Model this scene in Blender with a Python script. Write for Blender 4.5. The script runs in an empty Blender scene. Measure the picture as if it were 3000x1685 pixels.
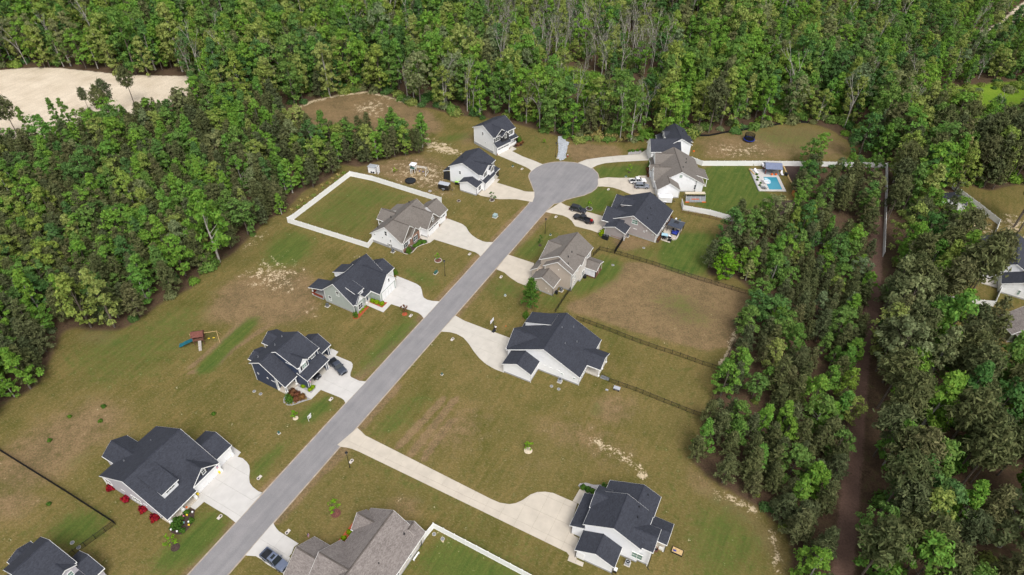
import bpy, bmesh, math, random
import numpy as np
from mathutils import Vector, Matrix
R = math.radians
rnd = random.Random(7)
nrng = np.random.default_rng(11)
sc = bpy.context.scene
col = sc.collection

# ---------------------------------------------------------------- camera, sky, sun, exposure
cam_d = bpy.data.cameras.new('camera'); cam = bpy.data.objects.new('camera', cam_d); col.objects.link(cam)
cam_d.sensor_width = 36.0; cam_d.lens = 24.0; cam_d.clip_start = 1.0; cam_d.clip_end = 6000.0
cam.matrix_world = Matrix.Translation((0, 0, 120)) @ Matrix.Rotation(R(48.0), 4, 'X') @ Matrix.Rotation(R(1.2), 4, 'Z')
sc.camera = cam
SUN_EL, SUN_AZ = 56.0, 160.0            # azimuth measured clockwise from +Y
world = bpy.data.worlds.new('World'); sc.world = world; world.use_nodes = True
wn = world.node_tree; wn.nodes.clear()
sky = wn.nodes.new('ShaderNodeTexSky'); sky.sky_type = 'NISHITA'; sky.sun_disc = False
sky.sun_elevation = R(SUN_EL); sky.sun_rotation = R(SUN_AZ); sky.dust_density = 4.0; sky.air_density = 1.0; sky.ozone_density = 1.0
hs = wn.nodes.new('ShaderNodeHueSaturation'); hs.inputs['Saturation'].default_value = 0.3   # overcast: a grey-white sky
bg = wn.nodes.new('ShaderNodeBackground'); bg.inputs['Strength'].default_value = 0.15
wo = wn.nodes.new('ShaderNodeOutputWorld')
wn.links.new(sky.outputs[0], hs.inputs['Color']); wn.links.new(hs.outputs[0], bg.inputs['Color']); wn.links.new(bg.outputs[0], wo.inputs['Surface'])
sun_d = bpy.data.lights.new('sun', 'SUN'); sun_d.energy = 1.15; sun_d.angle = R(24); sun_d.color = (1.0, 0.96, 0.9)
sun = bpy.data.objects.new('sun', sun_d); col.objects.link(sun)
_sd = Vector((math.sin(R(SUN_AZ)) * math.cos(R(SUN_EL)), math.cos(R(SUN_AZ)) * math.cos(R(SUN_EL)), math.sin(R(SUN_EL))))
sun.rotation_euler = _sd.to_track_quat('Z', 'Y').to_euler(); sun.location = _sd * 300
vs = sc.view_settings; vs.view_transform = 'Standard'; vs.look = 'None'; vs.exposure = 0.45; vs.gamma = 1.0; vs.use_curve_mapping = False
sc.cycles.max_bounces = 6; sc.cycles.diffuse_bounces = 4; sc.cycles.transmission_bounces = 3; sc.cycles.transparent_max_bounces = 4

# ---------------------------------------------------------------- materials
MATS = {}
def newmat(name):
    m = bpy.data.materials.new(name); m.use_nodes = True; m.node_tree.nodes.clear(); MATS[name] = m
    nt = m.node_tree; out = nt.nodes.new('ShaderNodeOutputMaterial')
    return m, nt, out
def N(nt, typ, **kw):
    n = nt.nodes.new(typ)
    for k, v in kw.items():
        if k in n.inputs: n.inputs[k].default_value = v
        else: setattr(n, k, v)
    return n
def noise(nt, vec, scale, detail=3, rough=0.55):
    n = N(nt, 'ShaderNodeTexNoise', Scale=scale, Detail=detail, Roughness=rough); nt.links.new(vec, n.inputs['Vector']); return n.outputs['Fac']
def mrange(nt, val, a, b, c=0.0, d=1.0, smooth=False):
    n = N(nt, 'ShaderNodeMapRange'); n.inputs[1].default_value = a; n.inputs[2].default_value = b; n.inputs[3].default_value = c; n.inputs[4].default_value = d
    if smooth: n.interpolation_type = 'SMOOTHSTEP'
    nt.links.new(val, n.inputs[0]); return n.outputs[0]
def mixc(nt, f, a, b):
    n = nt.nodes.new('ShaderNodeMix'); n.data_type = 'RGBA'
    if isinstance(f, float): n.inputs[0].default_value = f
    else: nt.links.new(f, n.inputs[0])
    for s, v in ((6, a), (7, b)):
        if isinstance(v, tuple): n.inputs[s].default_value = v + (1,) if len(v) == 3 else v
        else: nt.links.new(v, n.inputs[s])
    return n.outputs[2]
def math_(nt, op, a, b=None):
    n = nt.nodes.new('ShaderNodeMath'); n.operation = op
    for i, v in enumerate((a, b)):
        if v is None: continue
        if isinstance(v, (int, float)): n.inputs[i].default_value = v
        else: nt.links.new(v, n.inputs[i])
    return n.outputs[0]
def plain(name, c, rough=0.6, metal=0.0, var=0.12, scale=1.5, spec=0.3, lap=None, fleck=0.0, coat=0.0):
    """painted / solid surface with slight mottling; lap = spacing of horizontal board shadows (relief only)"""
    m, nt, out = newmat(name)
    tc = nt.nodes.new('ShaderNodeTexCoord'); b = N(nt, 'ShaderNodeBsdfPrincipled', Roughness=rough, Metallic=metal)
    b.inputs['Specular IOR Level'].default_value = spec; b.inputs['Coat Weight'].default_value = coat
    f = noise(nt, tc.outputs['Object'], scale, 4)
    lo = tuple(x * (1 - var) for x in c); hi = tuple(min(1, x * (1 + var)) for x in c)
    cc = mixc(nt, mrange(nt, f, 0.35, 0.65), lo, hi)
    if fleck:
        f2 = noise(nt, tc.outputs['Object'], 7.0, 2, 0.7)
        cc = mixc(nt, mrange(nt, f2, 0.38, 0.62), mixc(nt, 0.999, cc, tuple(x * (1 - fleck) for x in c)), mixc(nt, 0.35, cc, tuple(min(1, x * (1 + fleck)) for x in c)))
    nt.links.new(cc, b.inputs['Base Color'])
    if lap:
        sp = nt.nodes.new('ShaderNodeSeparateXYZ'); nt.links.new(tc.outputs['Object'], sp.inputs[0])
        w = math_(nt, 'FRACT', math_(nt, 'DIVIDE', sp.outputs['Z'], lap))
        bu = N(nt, 'ShaderNodeBump', Strength=0.5, Distance=0.03); nt.links.new(w, bu.inputs['Height']); nt.links.new(bu.outputs[0], b.inputs['Normal'])
    nt.links.new(b.outputs[0], out.inputs[0]); return m
def shingle(name, c, c2):
    m, nt, out = newmat(name)
    tc = nt.nodes.new('ShaderNodeTexCoord'); b = N(nt, 'ShaderNodeBsdfPrincipled', Roughness=0.85); b.inputs['Specular IOR Level'].default_value = 0.25
    f1 = noise(nt, tc.outputs['Object'], 0.35, 3); f2 = noise(nt, tc.outputs['Object'], 5.5, 3, 0.7)
    vo = N(nt, 'ShaderNodeTexVoronoi', Scale=3.2); vo.feature = 'F1'
    mp = nt.nodes.new('ShaderNodeMapping'); mp.inputs['Scale'].default_value = (1.0, 1.0, 3.0); nt.links.new(tc.outputs['Object'], mp.inputs[0]); nt.links.new(mp.outputs[0], vo.inputs['Vector'])
    cell = nt.nodes.new('ShaderNodeSeparateColor'); nt.links.new(vo.outputs['Color'], cell.inputs[0])
    k = math_(nt, 'ADD', math_(nt, 'MULTIPLY', cell.outputs[0], 0.45), math_(nt, 'MULTIPLY', f2, 0.75))
    cc = mixc(nt, mrange(nt, k, 0.25, 0.95), c, c2)
    cc = mixc(nt, mrange(nt, f1, 0.3, 0.7, 0.0, 0.22), cc, tuple(x * 1.25 for x in c2))
    nt.links.new(cc, b.inputs['Base Color'])
    bu = N(nt, 'ShaderNodeBump', Strength=0.35, Distance=0.04); nt.links.new(f2, bu.inputs['Height']); nt.links.new(bu.outputs[0], b.inputs['Normal'])
    nt.links.new(b.outputs[0], out.inputs[0]); return m
def leafmat(name, ramp, trans=0.32, card=0.35, spec=False):
    """foliage: one hue per tree (Object Info random), small shifts per leaf clump"""
    m, nt, out = newmat(name)
    oi = nt.nodes.new('ShaderNodeObjectInfo'); ge = nt.nodes.new('ShaderNodeNewGeometry')
    r = nt.nodes.new('ShaderNodeValToRGB'); els = r.color_ramp.elements
    for i, (p, c) in enumerate(ramp):
        e = els[i] if i < 2 else els.new(p)
        e.position = p; e.color = tuple(c) + (1,)
    nt.links.new(oi.outputs['Random'], r.inputs[0])
    hsv = nt.nodes.new('ShaderNodeHueSaturation')
    nt.links.new(r.outputs[0], hsv.inputs['Color'])
    nt.links.new(mrange(nt, ge.outputs['Random Per Island'], 0, 1, 1.12 - card, 1.18 + card), hsv.inputs['Value'])
    nt.links.new(mrange(nt, math_(nt, 'FRACT', math_(nt, 'MULTIPLY', ge.outputs['Random Per Island'], 17.3)), 0, 1, 0.485, 0.515), hsv.inputs['Hue'])
    d = nt.nodes.new('ShaderNodeBsdfDiffuse'); t = nt.nodes.new('ShaderNodeBsdfTranslucent'); mx = N(nt, 'ShaderNodeMixShader'); mx.inputs[0].default_value = trans
    nt.links.new(hsv.outputs[0], d.inputs[0]); nt.links.new(hsv.outputs[0], t.inputs[0])
    nt.links.new(d.outputs[0], mx.inputs[1]); nt.links.new(t.outputs[0], mx.inputs[2]); nt.links.new(mx.outputs[0], out.inputs[0]); return m

plain('white_siding', (0.86, 0.865, 0.88), 0.55, var=0.02, lap=0.18)
plain('white_trim', (0.82, 0.82, 0.80), 0.5, var=0.03)
plain('lavender_siding', (0.52, 0.50, 0.54), 0.6, var=0.03, lap=0.18)
plain('navy_siding', (0.042, 0.055, 0.095), 0.6, var=0.08, lap=0.18)
plain('sage_siding', (0.40, 0.44, 0.41), 0.6, var=0.03, lap=0.18)
plain('greige_siding', (0.37, 0.33, 0.32), 0.6, var=0.03, lap=0.18)
plain('beige_siding', (0.47, 0.40, 0.335), 0.6, var=0.03, lap=0.18)
plain('pale_and_lit_siding', (0.66, 0.62, 0.58), 0.6, var=0.03, lap=0.18)  # bottom house's own siding; on the beige house, east-side light put into colour
plain('olive_siding', (0.13, 0.15, 0.10), 0.6, var=0.05, lap=0.18)
plain('black_shake', (0.03, 0.03, 0.035), 0.7, var=0.2, lap=0.25)
plain('taupe_shake', (0.13, 0.11, 0.09), 0.7, var=0.15, lap=0.25)
plain('tan_shake', (0.35, 0.27, 0.17), 0.7, var=0.15, lap=0.25)
plain('block', (0.36, 0.36, 0.36), 0.85, var=0.12)
plain('concrete', (0.50, 0.465, 0.41), 0.85, var=0.05, scale=0.5)
plain('new_concrete', (0.52, 0.50, 0.475), 0.85, var=0.045, scale=0.5)
plain('warm_concrete', (0.50, 0.445, 0.37), 0.85, var=0.07, scale=0.4)
plain('brick', (0.30, 0.17, 0.12), 0.85, var=0.35, scale=9.0)
plain('glass', (0.025, 0.035, 0.045), 0.08, var=0.3, scale=0.6, spec=0.6)
plain('green_glass', (0.16, 0.25, 0.21), 0.1, var=0.2, scale=0.6, spec=0.6)
plain('black_metal', (0.012, 0.012, 0.014), 0.5, var=0.2)
plain('dark_plastic', (0.018, 0.02, 0.024), 0.45, var=0.2)
plain('grey_metal', (0.22, 0.23, 0.25), 0.45, 0.3, var=0.12)
plain('light_metal', (0.50, 0.52, 0.56), 0.4, 0.3, var=0.1)
plain('tyre', (0.014, 0.014, 0.015), 0.8)
plain('rim', (0.45, 0.46, 0.48), 0.3, 0.6, var=0.05)
plain('paint_black', (0.010, 0.011, 0.016), 0.28, var=0.05, spec=0.5, coat=0.6)
plain('paint_graphite', (0.05, 0.06, 0.085), 0.3, 0.3, var=0.05, spec=0.5, coat=0.6)
plain('paint_steel', (0.16, 0.19, 0.27), 0.32, 0.35, var=0.04, spec=0.5, coat=0.6)
plain('paint_white', (0.80, 0.80, 0.80), 0.3, var=0.02, spec=0.5, coat=0.5)
plain('paint_silver', (0.30, 0.32, 0.37), 0.3, 0.4, var=0.04, spec=0.5, coat=0.6)
plain('car_glass', (0.012, 0.018, 0.022), 0.06, var=0.1, spec=0.8)
plain('orange_wood', (0.45, 0.17, 0.05), 0.7, var=0.2, scale=4)
plain('wood', (0.30, 0.16, 0.07), 0.7, var=0.25, scale=4)
plain('brown_wood', (0.14, 0.065, 0.045), 0.7, var=0.25, scale=4)
plain('redwood', (0.22, 0.04, 0.02), 0.6, var=0.25, scale=4)
plain('pine_wood', (0.52, 0.36, 0.17), 0.7, var=0.2, scale=4)
plain('grey_wood', (0.33, 0.30, 0.27), 0.8, var=0.2, scale=4)
plain('teal_plastic', (0.015, 0.13, 0.17), 0.35, var=0.15, spec=0.5)
plain('yellow_plastic', (0.75, 0.55, 0.03), 0.4, var=0.05)
plain('orange_plastic', (0.70, 0.13, 0.02), 0.5, var=0.1)
plain('blue_plastic', (0.02, 0.05, 0.35), 0.5, var=0.15)
plain('red_plastic', (0.35, 0.02, 0.02), 0.5, var=0.1)
plain('green_metal', (0.03, 0.10, 0.08), 0.5, var=0.15)
plain('pale_green_metal', (0.30, 0.40, 0.39), 0.5, var=0.1)
plain('lime_plastic', (0.30, 0.62, 0.06), 0.5, var=0.1)
plain('white_cloth', (0.74, 0.74, 0.78), 0.8, var=0.06)
plain('blue_cloth', (0.03, 0.05, 0.30), 0.8, var=0.2)
plain('sky_cloth', (0.35, 0.55, 0.65), 0.8, var=0.1)
plain('tan_cloth', (0.55, 0.48, 0.36), 0.8, var=0.1)
plain('grey_cloth', (0.22, 0.23, 0.24), 0.8, var=0.15)
plain('slate_roof_metal', (0.17, 0.20, 0.30), 0.45, 0.1, var=0.08)
plain('mulch_red', (0.38, 0.085, 0.035), 0.95, var=0.25, scale=6, fleck=0.35)
plain('mulch_brown', (0.07, 0.045, 0.038), 0.95, var=0.3, scale=6, fleck=0.4)
plain('mulch_rust', (0.17, 0.065, 0.05), 0.95, var=0.3, scale=6, fleck=0.35)
plain('gravel_bed', (0.36, 0.34, 0.34), 0.95, var=0.2, scale=8, fleck=0.35)
plain('stone_edge', (0.52, 0.47, 0.42), 0.9, var=0.2, scale=5)
plain('riprap', (0.36, 0.38, 0.41), 0.9, var=0.3, scale=3)
plain('sandstone', (0.60, 0.50, 0.37), 0.95, var=0.15)
plain('bark', (0.13, 0.105, 0.085), 0.95, var=0.3, scale=5)
plain('pale_bark', (0.40, 0.37, 0.33), 0.95, var=0.25, scale=5)
plain('pool_tile', (0.42, 0.62, 0.72), 0.5, var=0.06)
plain('skin', (0.36, 0.20, 0.13), 0.6, var=0.05)
plain('hair', (0.02, 0.013, 0.01), 0.7)
plain('flag_red', (0.45, 0.03, 0.04), 0.8)
plain('flag_blue', (0.03, 0.05, 0.22), 0.8)
plain('pink', (0.75, 0.2, 0.35), 0.7)
shingle('dark_shingle', (0.024, 0.026, 0.034), (0.048, 0.052, 0.067))
shingle('taupe_shingle', (0.118, 0.104, 0.092), (0.188, 0.168, 0.150))
shingle('mixed_shingle', (0.105, 0.088, 0.082), (0.265, 0.235, 0.218))
plain('dark_ridge', (0.030, 0.033, 0.045), 0.9, var=0.2)
plain('taupe_ridge', (0.10, 0.085, 0.075), 0.9, var=0.2)
leafmat('yellow_green_leaf', [(0.0, (0.225, 0.290, 0.060)), (0.5, (0.270, 0.310, 0.095)), (1.0, (0.200, 0.295, 0.050))], trans=0.42)
leafmat('bright_green_leaf', [(0.0, (0.150, 0.285, 0.045)), (0.5, (0.185, 0.310, 0.050)), (1.0, (0.130, 0.265, 0.055))], trans=0.42)
leafmat('mid_green_leaf', [(0.0, (0.118, 0.220, 0.046)), (0.5, (0.150, 0.240, 0.058)), (1.0, (0.105, 0.205, 0.058))], trans=0.4)
leafmat('deep_green_leaf', [(0.0, (0.075, 0.165, 0.044)), (0.5, (0.095, 0.180, 0.060)), (1.0, (0.085, 0.155, 0.040))], trans=0.38)
leafmat('grey_green_leaf', [(0.0, (0.185, 0.220, 0.105)), (0.5, (0.200, 0.215, 0.090)), (1.0, (0.165, 0.225, 0.115))], trans=0.38)
leafmat('pine_leaf', [(0.0, (0.098, 0.116, 0.048)), (0.4, (0.125, 0.136, 0.055)), (0.7, (0.090, 0.112, 0.054)), (1.0, (0.140, 0.140, 0.062))], trans=0.3, card=0.45)
leafmat('swamp_leaf', [(0.0, (0.10, 0.12, 0.045)), (0.5, (0.14, 0.15, 0.065)), (1.0, (0.09, 0.13, 0.04))], trans=0.25)
leafmat('cream_leaf', [(0.0, (0.30, 0.28, 0.12)), (1.0, (0.22, 0.25, 0.09))], trans=0.25, card=0.5)
leafmat('bright_leaf', [(0.0, (0.13, 0.27, 0.02)), (0.5, (0.16, 0.30, 0.02)), (1.0, (0.11, 0.25, 0.02))])
leafmat('shrub_leaf', [(0.0, (0.05, 0.11, 0.02)), (1.0, (0.08, 0.16, 0.02))], trans=0.2)
leafmat('lime_leaf', [(0.0, (0.16, 0.26, 0.01)), (1.0, (0.20, 0.29, 0.01))], trans=0.25)
leafmat('red_leaf', [(0.0, (0.22, 0.012, 0.02)), (1.0, (0.28, 0.015, 0.03))], trans=0.25, card=0.5)
leafmat('rust_leaf', [(0.0, (0.13, 0.05, 0.03)), (0.5, (0.17, 0.09, 0.035)), (1.0, (0.11, 0.05, 0.035))], trans=0.2, card=0.5)
leafmat('straw_leaf', [(0.0, (0.34, 0.27, 0.10)), (1.0, (0.24, 0.22, 0.08))], trans=0.25, card=0.4)

# ---------------------------------------------------------------- mesh helpers
class MB:
    """collects faces for ONE mesh; flip = house frame (u along the ridge line, v to the right of it)"""
    def __init__(s, flip=False): s.v = []; s.f = []; s.flip = flip
    def add(s, vs, fs):
        o = len(s.v); s.v += [tuple(p) for p in vs]; s.f += [tuple(i + o for i in f) for f in fs]; return s
    def box(s, x0, x1, y0, y1, z0, z1):
        return s.add([(x0, y0, z0), (x1, y0, z0), (x1, y1, z0), (x0, y1, z0), (x0, y0, z1), (x1, y0, z1), (x1, y1, z1), (x0, y1, z1)],
                     [(3, 2, 1, 0), (4, 5, 6, 7), (0, 1, 5, 4), (1, 2, 6, 5), (2, 3, 7, 6), (3, 0, 4, 7)])
    def prism(s, poly, z0, z1):
        n = len(poly); vs = [(p[0], p[1], z0) for p in poly] + [(p[0], p[1], z1) for p in poly]
        return s.add(vs, [tuple(range(n))[::-1], tuple(range(n, 2 * n))] + [(i, (i + 1) % n, n + (i + 1) % n, n + i) for i in range(n)])
    def extr(s, prof, a0, a1, axis):
        """profile points (b, z) extruded along the axis a (x or y)"""
        n = len(prof); P = (lambda a, b, z: (a, b, z)) if axis == 'u' else (lambda a, b, z: (b, a, z))
        vs = [P(a0, b, z) for b, z in prof] + [P(a1, b, z) for b, z in prof]
        return s.add(vs, [tuple(range(n))[::-1], tuple(range(n, 2 * n))] + [(i, (i + 1) % n, n + (i + 1) % n, n + i) for i in range(n)])
    def tube(s, p0, p1, r0, r1=None, n=6, caps=True):
        r1 = r0 if r1 is None else r1; p0 = Vector(p0); p1 = Vector(p1); d = (p1 - p0)
        if d.length < 1e-6: return s
        d.normalize(); a = d.orthogonal().normalized(); b = d.cross(a)
        vs = []
        for p, r in ((p0, r0), (p1, r1)):
            vs += [tuple(p + (a * math.cos(2 * math.pi * i / n) + b * math.sin(2 * math.pi * i / n)) * r) for i in range(n)]
        fs = [(i, (i + 1) % n, n + (i + 1) % n, n + i) for i in range(n)]
        if caps: fs += [tuple(range(n))[::-1], tuple(range(n, 2 * n))]
        return s.add(vs, fs)
    def path(s, pts, rs, n=6):
        for i in range(len(pts) - 1): s.tube(pts[i], pts[i + 1], rs[i], rs[i + 1], n, True)
        return s
    def ball(s, c, r, n=10, m=6, sq=(1, 1, 1)):
        vs = [(c[0], c[1], c[2] - r * sq[2])]
        for j in range(1, m):
            t = math.pi * j / m - math.pi / 2
            vs += [(c[0] + r * sq[0] * math.cos(t) * math.cos(2 * math.pi * i / n), c[1] + r * sq[1] * math.cos(t) * math.sin(2 * math.pi * i / n), c[2] + r * sq[2] * math.sin(t)) for i in range(n)]
        vs.append((c[0], c[1], c[2] + r * sq[2])); fs = []
        for i in range(n): fs.append((0, 1 + (i + 1) % n, 1 + i)); fs.append((len(vs) - 1, 1 + (m - 2) * n + i, 1 + (m - 2) * n + (i + 1) % n))
        for j in range(m - 2):
            for i in range(n): a = 1 + j * n; fs.append((a + i, a + (i + 1) % n, a + n + (i + 1) % n, a + n + i))
        return s.add(vs, fs)
    def ring(s, c, r0, r1, z0, z1, n=24):
        vs = []
        for r, z in ((r0, z0), (r1, z0), (r1, z1), (r0, z1)): vs += [(c[0] + r * math.cos(2 * math.pi * i / n), c[1] + r * math.sin(2 * math.pi * i / n), z) for i in range(n)]
        fs = []
        for k in range(4):
            a = k * n; b = ((k + 1) % 4) * n
            fs += [(a + i, a + (i + 1) % n, b + (i + 1) % n, b + i) for i in range(n)]
        return s.add(vs, fs)
    def mesh(s, name):
        me = bpy.data.meshes.new(name)
        v = [(p[0], -p[1], p[2]) for p in s.v] if s.flip else s.v
        f = [t[::-1] for t in s.f] if s.flip else s.f
        me.from_pydata(v, [], f); return me
    def build(s, name, mat, parent=None, loc=None, rz=0.0, smooth=False, fix=False):
        me = s.mesh(name)
        if fix:
            bm = bmesh.new(); bm.from_mesh(me); bmesh.ops.recalc_face_normals(bm, faces=bm.faces); bm.to_mesh(me); bm.free()
        me.materials.append(MATS[mat] if isinstance(mat, str) else mat)
        if smooth: me.shade_smooth()
        o = bpy.data.objects.new(name, me); col.objects.link(o)
        if parent is not None: o.parent = parent
        if loc is not None: o.location = loc
        if rz: o.rotation_euler.z = rz
        return o
def tag(o, label=None, cat=None, group=None, kind=None):
    if label: o['label'] = label
    if cat: o['category'] = cat
    if group: o['group'] = group
    if kind: o['kind'] = kind
    return o
def empty(name, loc, label, cat, rz=0.0, group=None):
    o = bpy.data.objects.new(name, None); col.objects.link(o); o.empty_display_size = 0.5
    o.location = (loc[0], loc[1], loc[2] if len(loc) > 2 else 0.0); o.rotation_euler.z = rz
    return tag(o, label, cat, group)
def share(o, parent, loc=None, rz=None, scale=None):
    """a part that shares its mesh with an alike one"""
    c = o.copy(); col.objects.link(c); c.parent = parent
    if loc is not None: c.location = loc
    if rz is not None: c.rotation_euler.z = rz
    if scale is not None: c.scale = scale
    return c
def copy_tree(o, parent=None):
    c = o.copy(); col.objects.link(c); c.parent = parent
    for ch in list(o.children): copy_tree(ch, c)
    return c
def smooth_poly(pts, it=2):
    for _ in range(it):
        q = []
        for i in range(len(pts)):
            a = pts[i]; b = pts[(i + 1) % len(pts)]
            q += [(a[0] * .75 + b[0] * .25, a[1] * .75 + b[1] * .25), (a[0] * .25 + b[0] * .75, a[1] * .25 + b[1] * .75)]
        pts = q
    return pts

# ---------------------------------------------------------------- the ground: one sheet to beyond the horizon, with what grows or lies on it as masks
CLEARED = [(-120.5,73.34),(-110.15,90.6),(-108.9,93.53),(-105.76,95.92),(-105.3,97.79),(-108.36,114.38),(-106.17,115.14),(-94.8,114.2),(-90.89,119.5),(-88.1,124.89),(-84.34,129.25),(-81.92,132.11),(-82.52,136.88),(-77.36,143.79),(-74.33,152.12),(-72.57,157.8),(-70.76,162.38),(-67.88,163.67),(-65.02,175.21),(-61.45,178.55),(-57.68,183.93),(-57.29,191.66),(-50.58,189.64),(-44.91,193.61),(-39.69,196.37),(-30.38,200.21),(-30.89,204.87),(-42.3,208.99),(-54.0,208.51),(-62.49,204.71),(-71.2,210.13),(-79.76,212.14),(-83.71,223.07),(-83.41,226.17),(-75.76,235.59),(-66.38,241.03),(-57.68,244.0),(-50.7,241.18),(-39.04,233.97),(-29.63,230.11),(-23.72,226.96),(-8.8,224.02),(-1.23,221.32),(8.73,216.58),(15.21,212.54),(17.84,210.08),(31.48,209.25),(43.04,210.18),(51.19,211.68),(62.61,214.99),(75.87,217.94),(94.1,224.39),(106.56,225.93),(112.61,222.43),(116.48,213.2),(119.07,207.56),(111.64,201.07),(103.8,198.18),(95.73,197.86),(88.64,181.48),(88.01,174.02),(79.14,162.92),(77.31,166.58),(65.17,166.15),(61.67,163.15),(55.38,147.57),(51.64,139.64),(60.14,139.35),(63.26,133.04),(62.02,129.48),(56.75,120.16),(53.83,114.73),(49.59,106.94),(47.85,102.85),(42.75,92.46),(40.23,88.16),(37.44,80.79),(40.5,76.79),(46.81,71.92),(50.56,69.16),(52.34,66.37),(52.06,61.1),(51.47,56.51),(51.59,42.36),(41.37,26.03),(-86.68,23.81)]
YARD_EAST = [(138.2,180.47),(145.32,187.48),(151.14,183.8),(178.02,192.72),(173.92,159.93),(140.18,106.92),(131.92,93.93),(116.56,100.2),(114.25,106.21),(114.03,113.74),(111.21,118.22),(108.59,121.68),(109.67,127.86),(116.29,134.56),(121.15,142.99),(125.87,155.12),(132.1,168.52)]
LOT = [(-219.26,254.1),(-204.34,255.43),(-196.12,257.66),(-187.68,258.68),(-178.31,257.91),(-167.89,255.98),(-157.59,254.07),(-147.78,253.11),(-137.93,253.22),(-128.41,254.27),(-124.07,239.6),(-123.68,233.15),(-129.55,225.65),(-140.72,218.24),(-151.84,212.05),(-160.71,202.61),(-171.91,198.67),(-186.57,193.85)]
POND = [(-300.54,346.83),(-253.43,347.24),(-233.21,314.17),(-221.33,290.85),(-214.61,280.2),(-213.03,268.18),(-245.78,264.88)]
MARSH = [[(17.42,273.81),(25.88,267.83),(31.49,263.14),(29.11,252.31),(22.92,253.18),(18.99,258.9)], [(39.56,274.91),(43.73,277.74),(48.46,275.35),(45.49,263.81),(39.68,264.76)],
         [(152.61,265.24),(162.16,253.86),(183.78,260.69),(213.88,266.93),(197.62,237.96),(178.28,239.21),(164.93,242.88),(155.36,250.15)], [(118.32,272.96),(126.62,271.46),(122.68,262.61),(117.85,266.04)]]
TRAIL = [(119.95,194.6),(112.04,174.89),(102.57,151.25),(94.12,131.24),(89.17,121.11),(83.64,110.68),(77.02,95.31),(69.53,77.88),(60.79,57.64),(54.68,42.42)]
FAR_TRACK = [(277.92,373.58),(251.89,349.22),(230.59,325.69),(219.33,317.08),(211.38,312.76)]

def pip(X, Y, poly):
    ins = np.zeros(X.shape, bool); n = len(poly); j = n - 1
    for i in range(n):
        xi, yi = poly[i]; xj, yj = poly[j]
        if yi != yj: ins ^= ((yi > Y) != (yj > Y)) & (X < (xj - xi) * (Y - yi) / (yj - yi) + xi)
        j = i
    return ins
def dline(X, Y, pts):
    d = np.full(X.shape, 1e9)
    for (ax, ay), (bx, by) in zip(pts[:-1], pts[1:]):
        L2 = (bx - ax) ** 2 + (by - ay) ** 2 + 1e-9
        t = np.clip(((X - ax) * (bx - ax) + (Y - ay) * (by - ay)) / L2, 0, 1)
        d = np.minimum(d, np.hypot(X - ax - t * (bx - ax), Y - ay - t * (by - ay)))
    return d
def blur(a, r):
    r = max(1, int(round(r)))
    for _ in range(2):
        for ax in (0, 1):
            p = np.pad(a, [(r + 1, r) if k == ax else (0, 0) for k in (0, 1)], mode='edge'); c = np.cumsum(p, axis=ax)
            a = (np.take(c, range(2 * r + 1, c.shape[ax]), ax) - np.take(c, range(0, c.shape[ax] - 2 * r - 1), ax)) / (2 * r + 1)
    return a
gx = np.concatenate([[-3500, -1200, -600, -420], np.arange(-330, 331, 1.0), [420, 600, 1200, 3500]])
gy = np.concatenate([[-1500, -300, -60, 0], np.arange(26, 391, 1.0), [440, 600, 1200, 4500]])
GX, GY = np.meshgrid(gx, gy)
masks = {k: np.zeros(GX.shape) for k in ('green', 'dirt', 'sand', 'wood', 'marsh', 'clay', 'lot')}
def zone(k, poly, w=1.0, feather=2):
    masks[k] = np.maximum(masks[k], blur(pip(GX, GY, poly).astype(float) * w, feather))
def stripe(k, pts, width, w=1.0):
    d = dline(GX, GY, pts); masks[k] = np.maximum(masks[k], w * np.clip(1.35 - d / width, 0, 1))
wood = ~(pip(GX, GY, CLEARED) | pip(GX, GY, YARD_EAST))
masks['wood'] = blur(wood.astype(float), 1)
zone('lot', LOT, 1, 1)
for m_ in MARSH: zone('marsh', m_, 1, 3)
stripe('clay', TRAIL, 2.3, 1.0); stripe('lot', FAR_TRACK, 4.0, 0.9)
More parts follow.
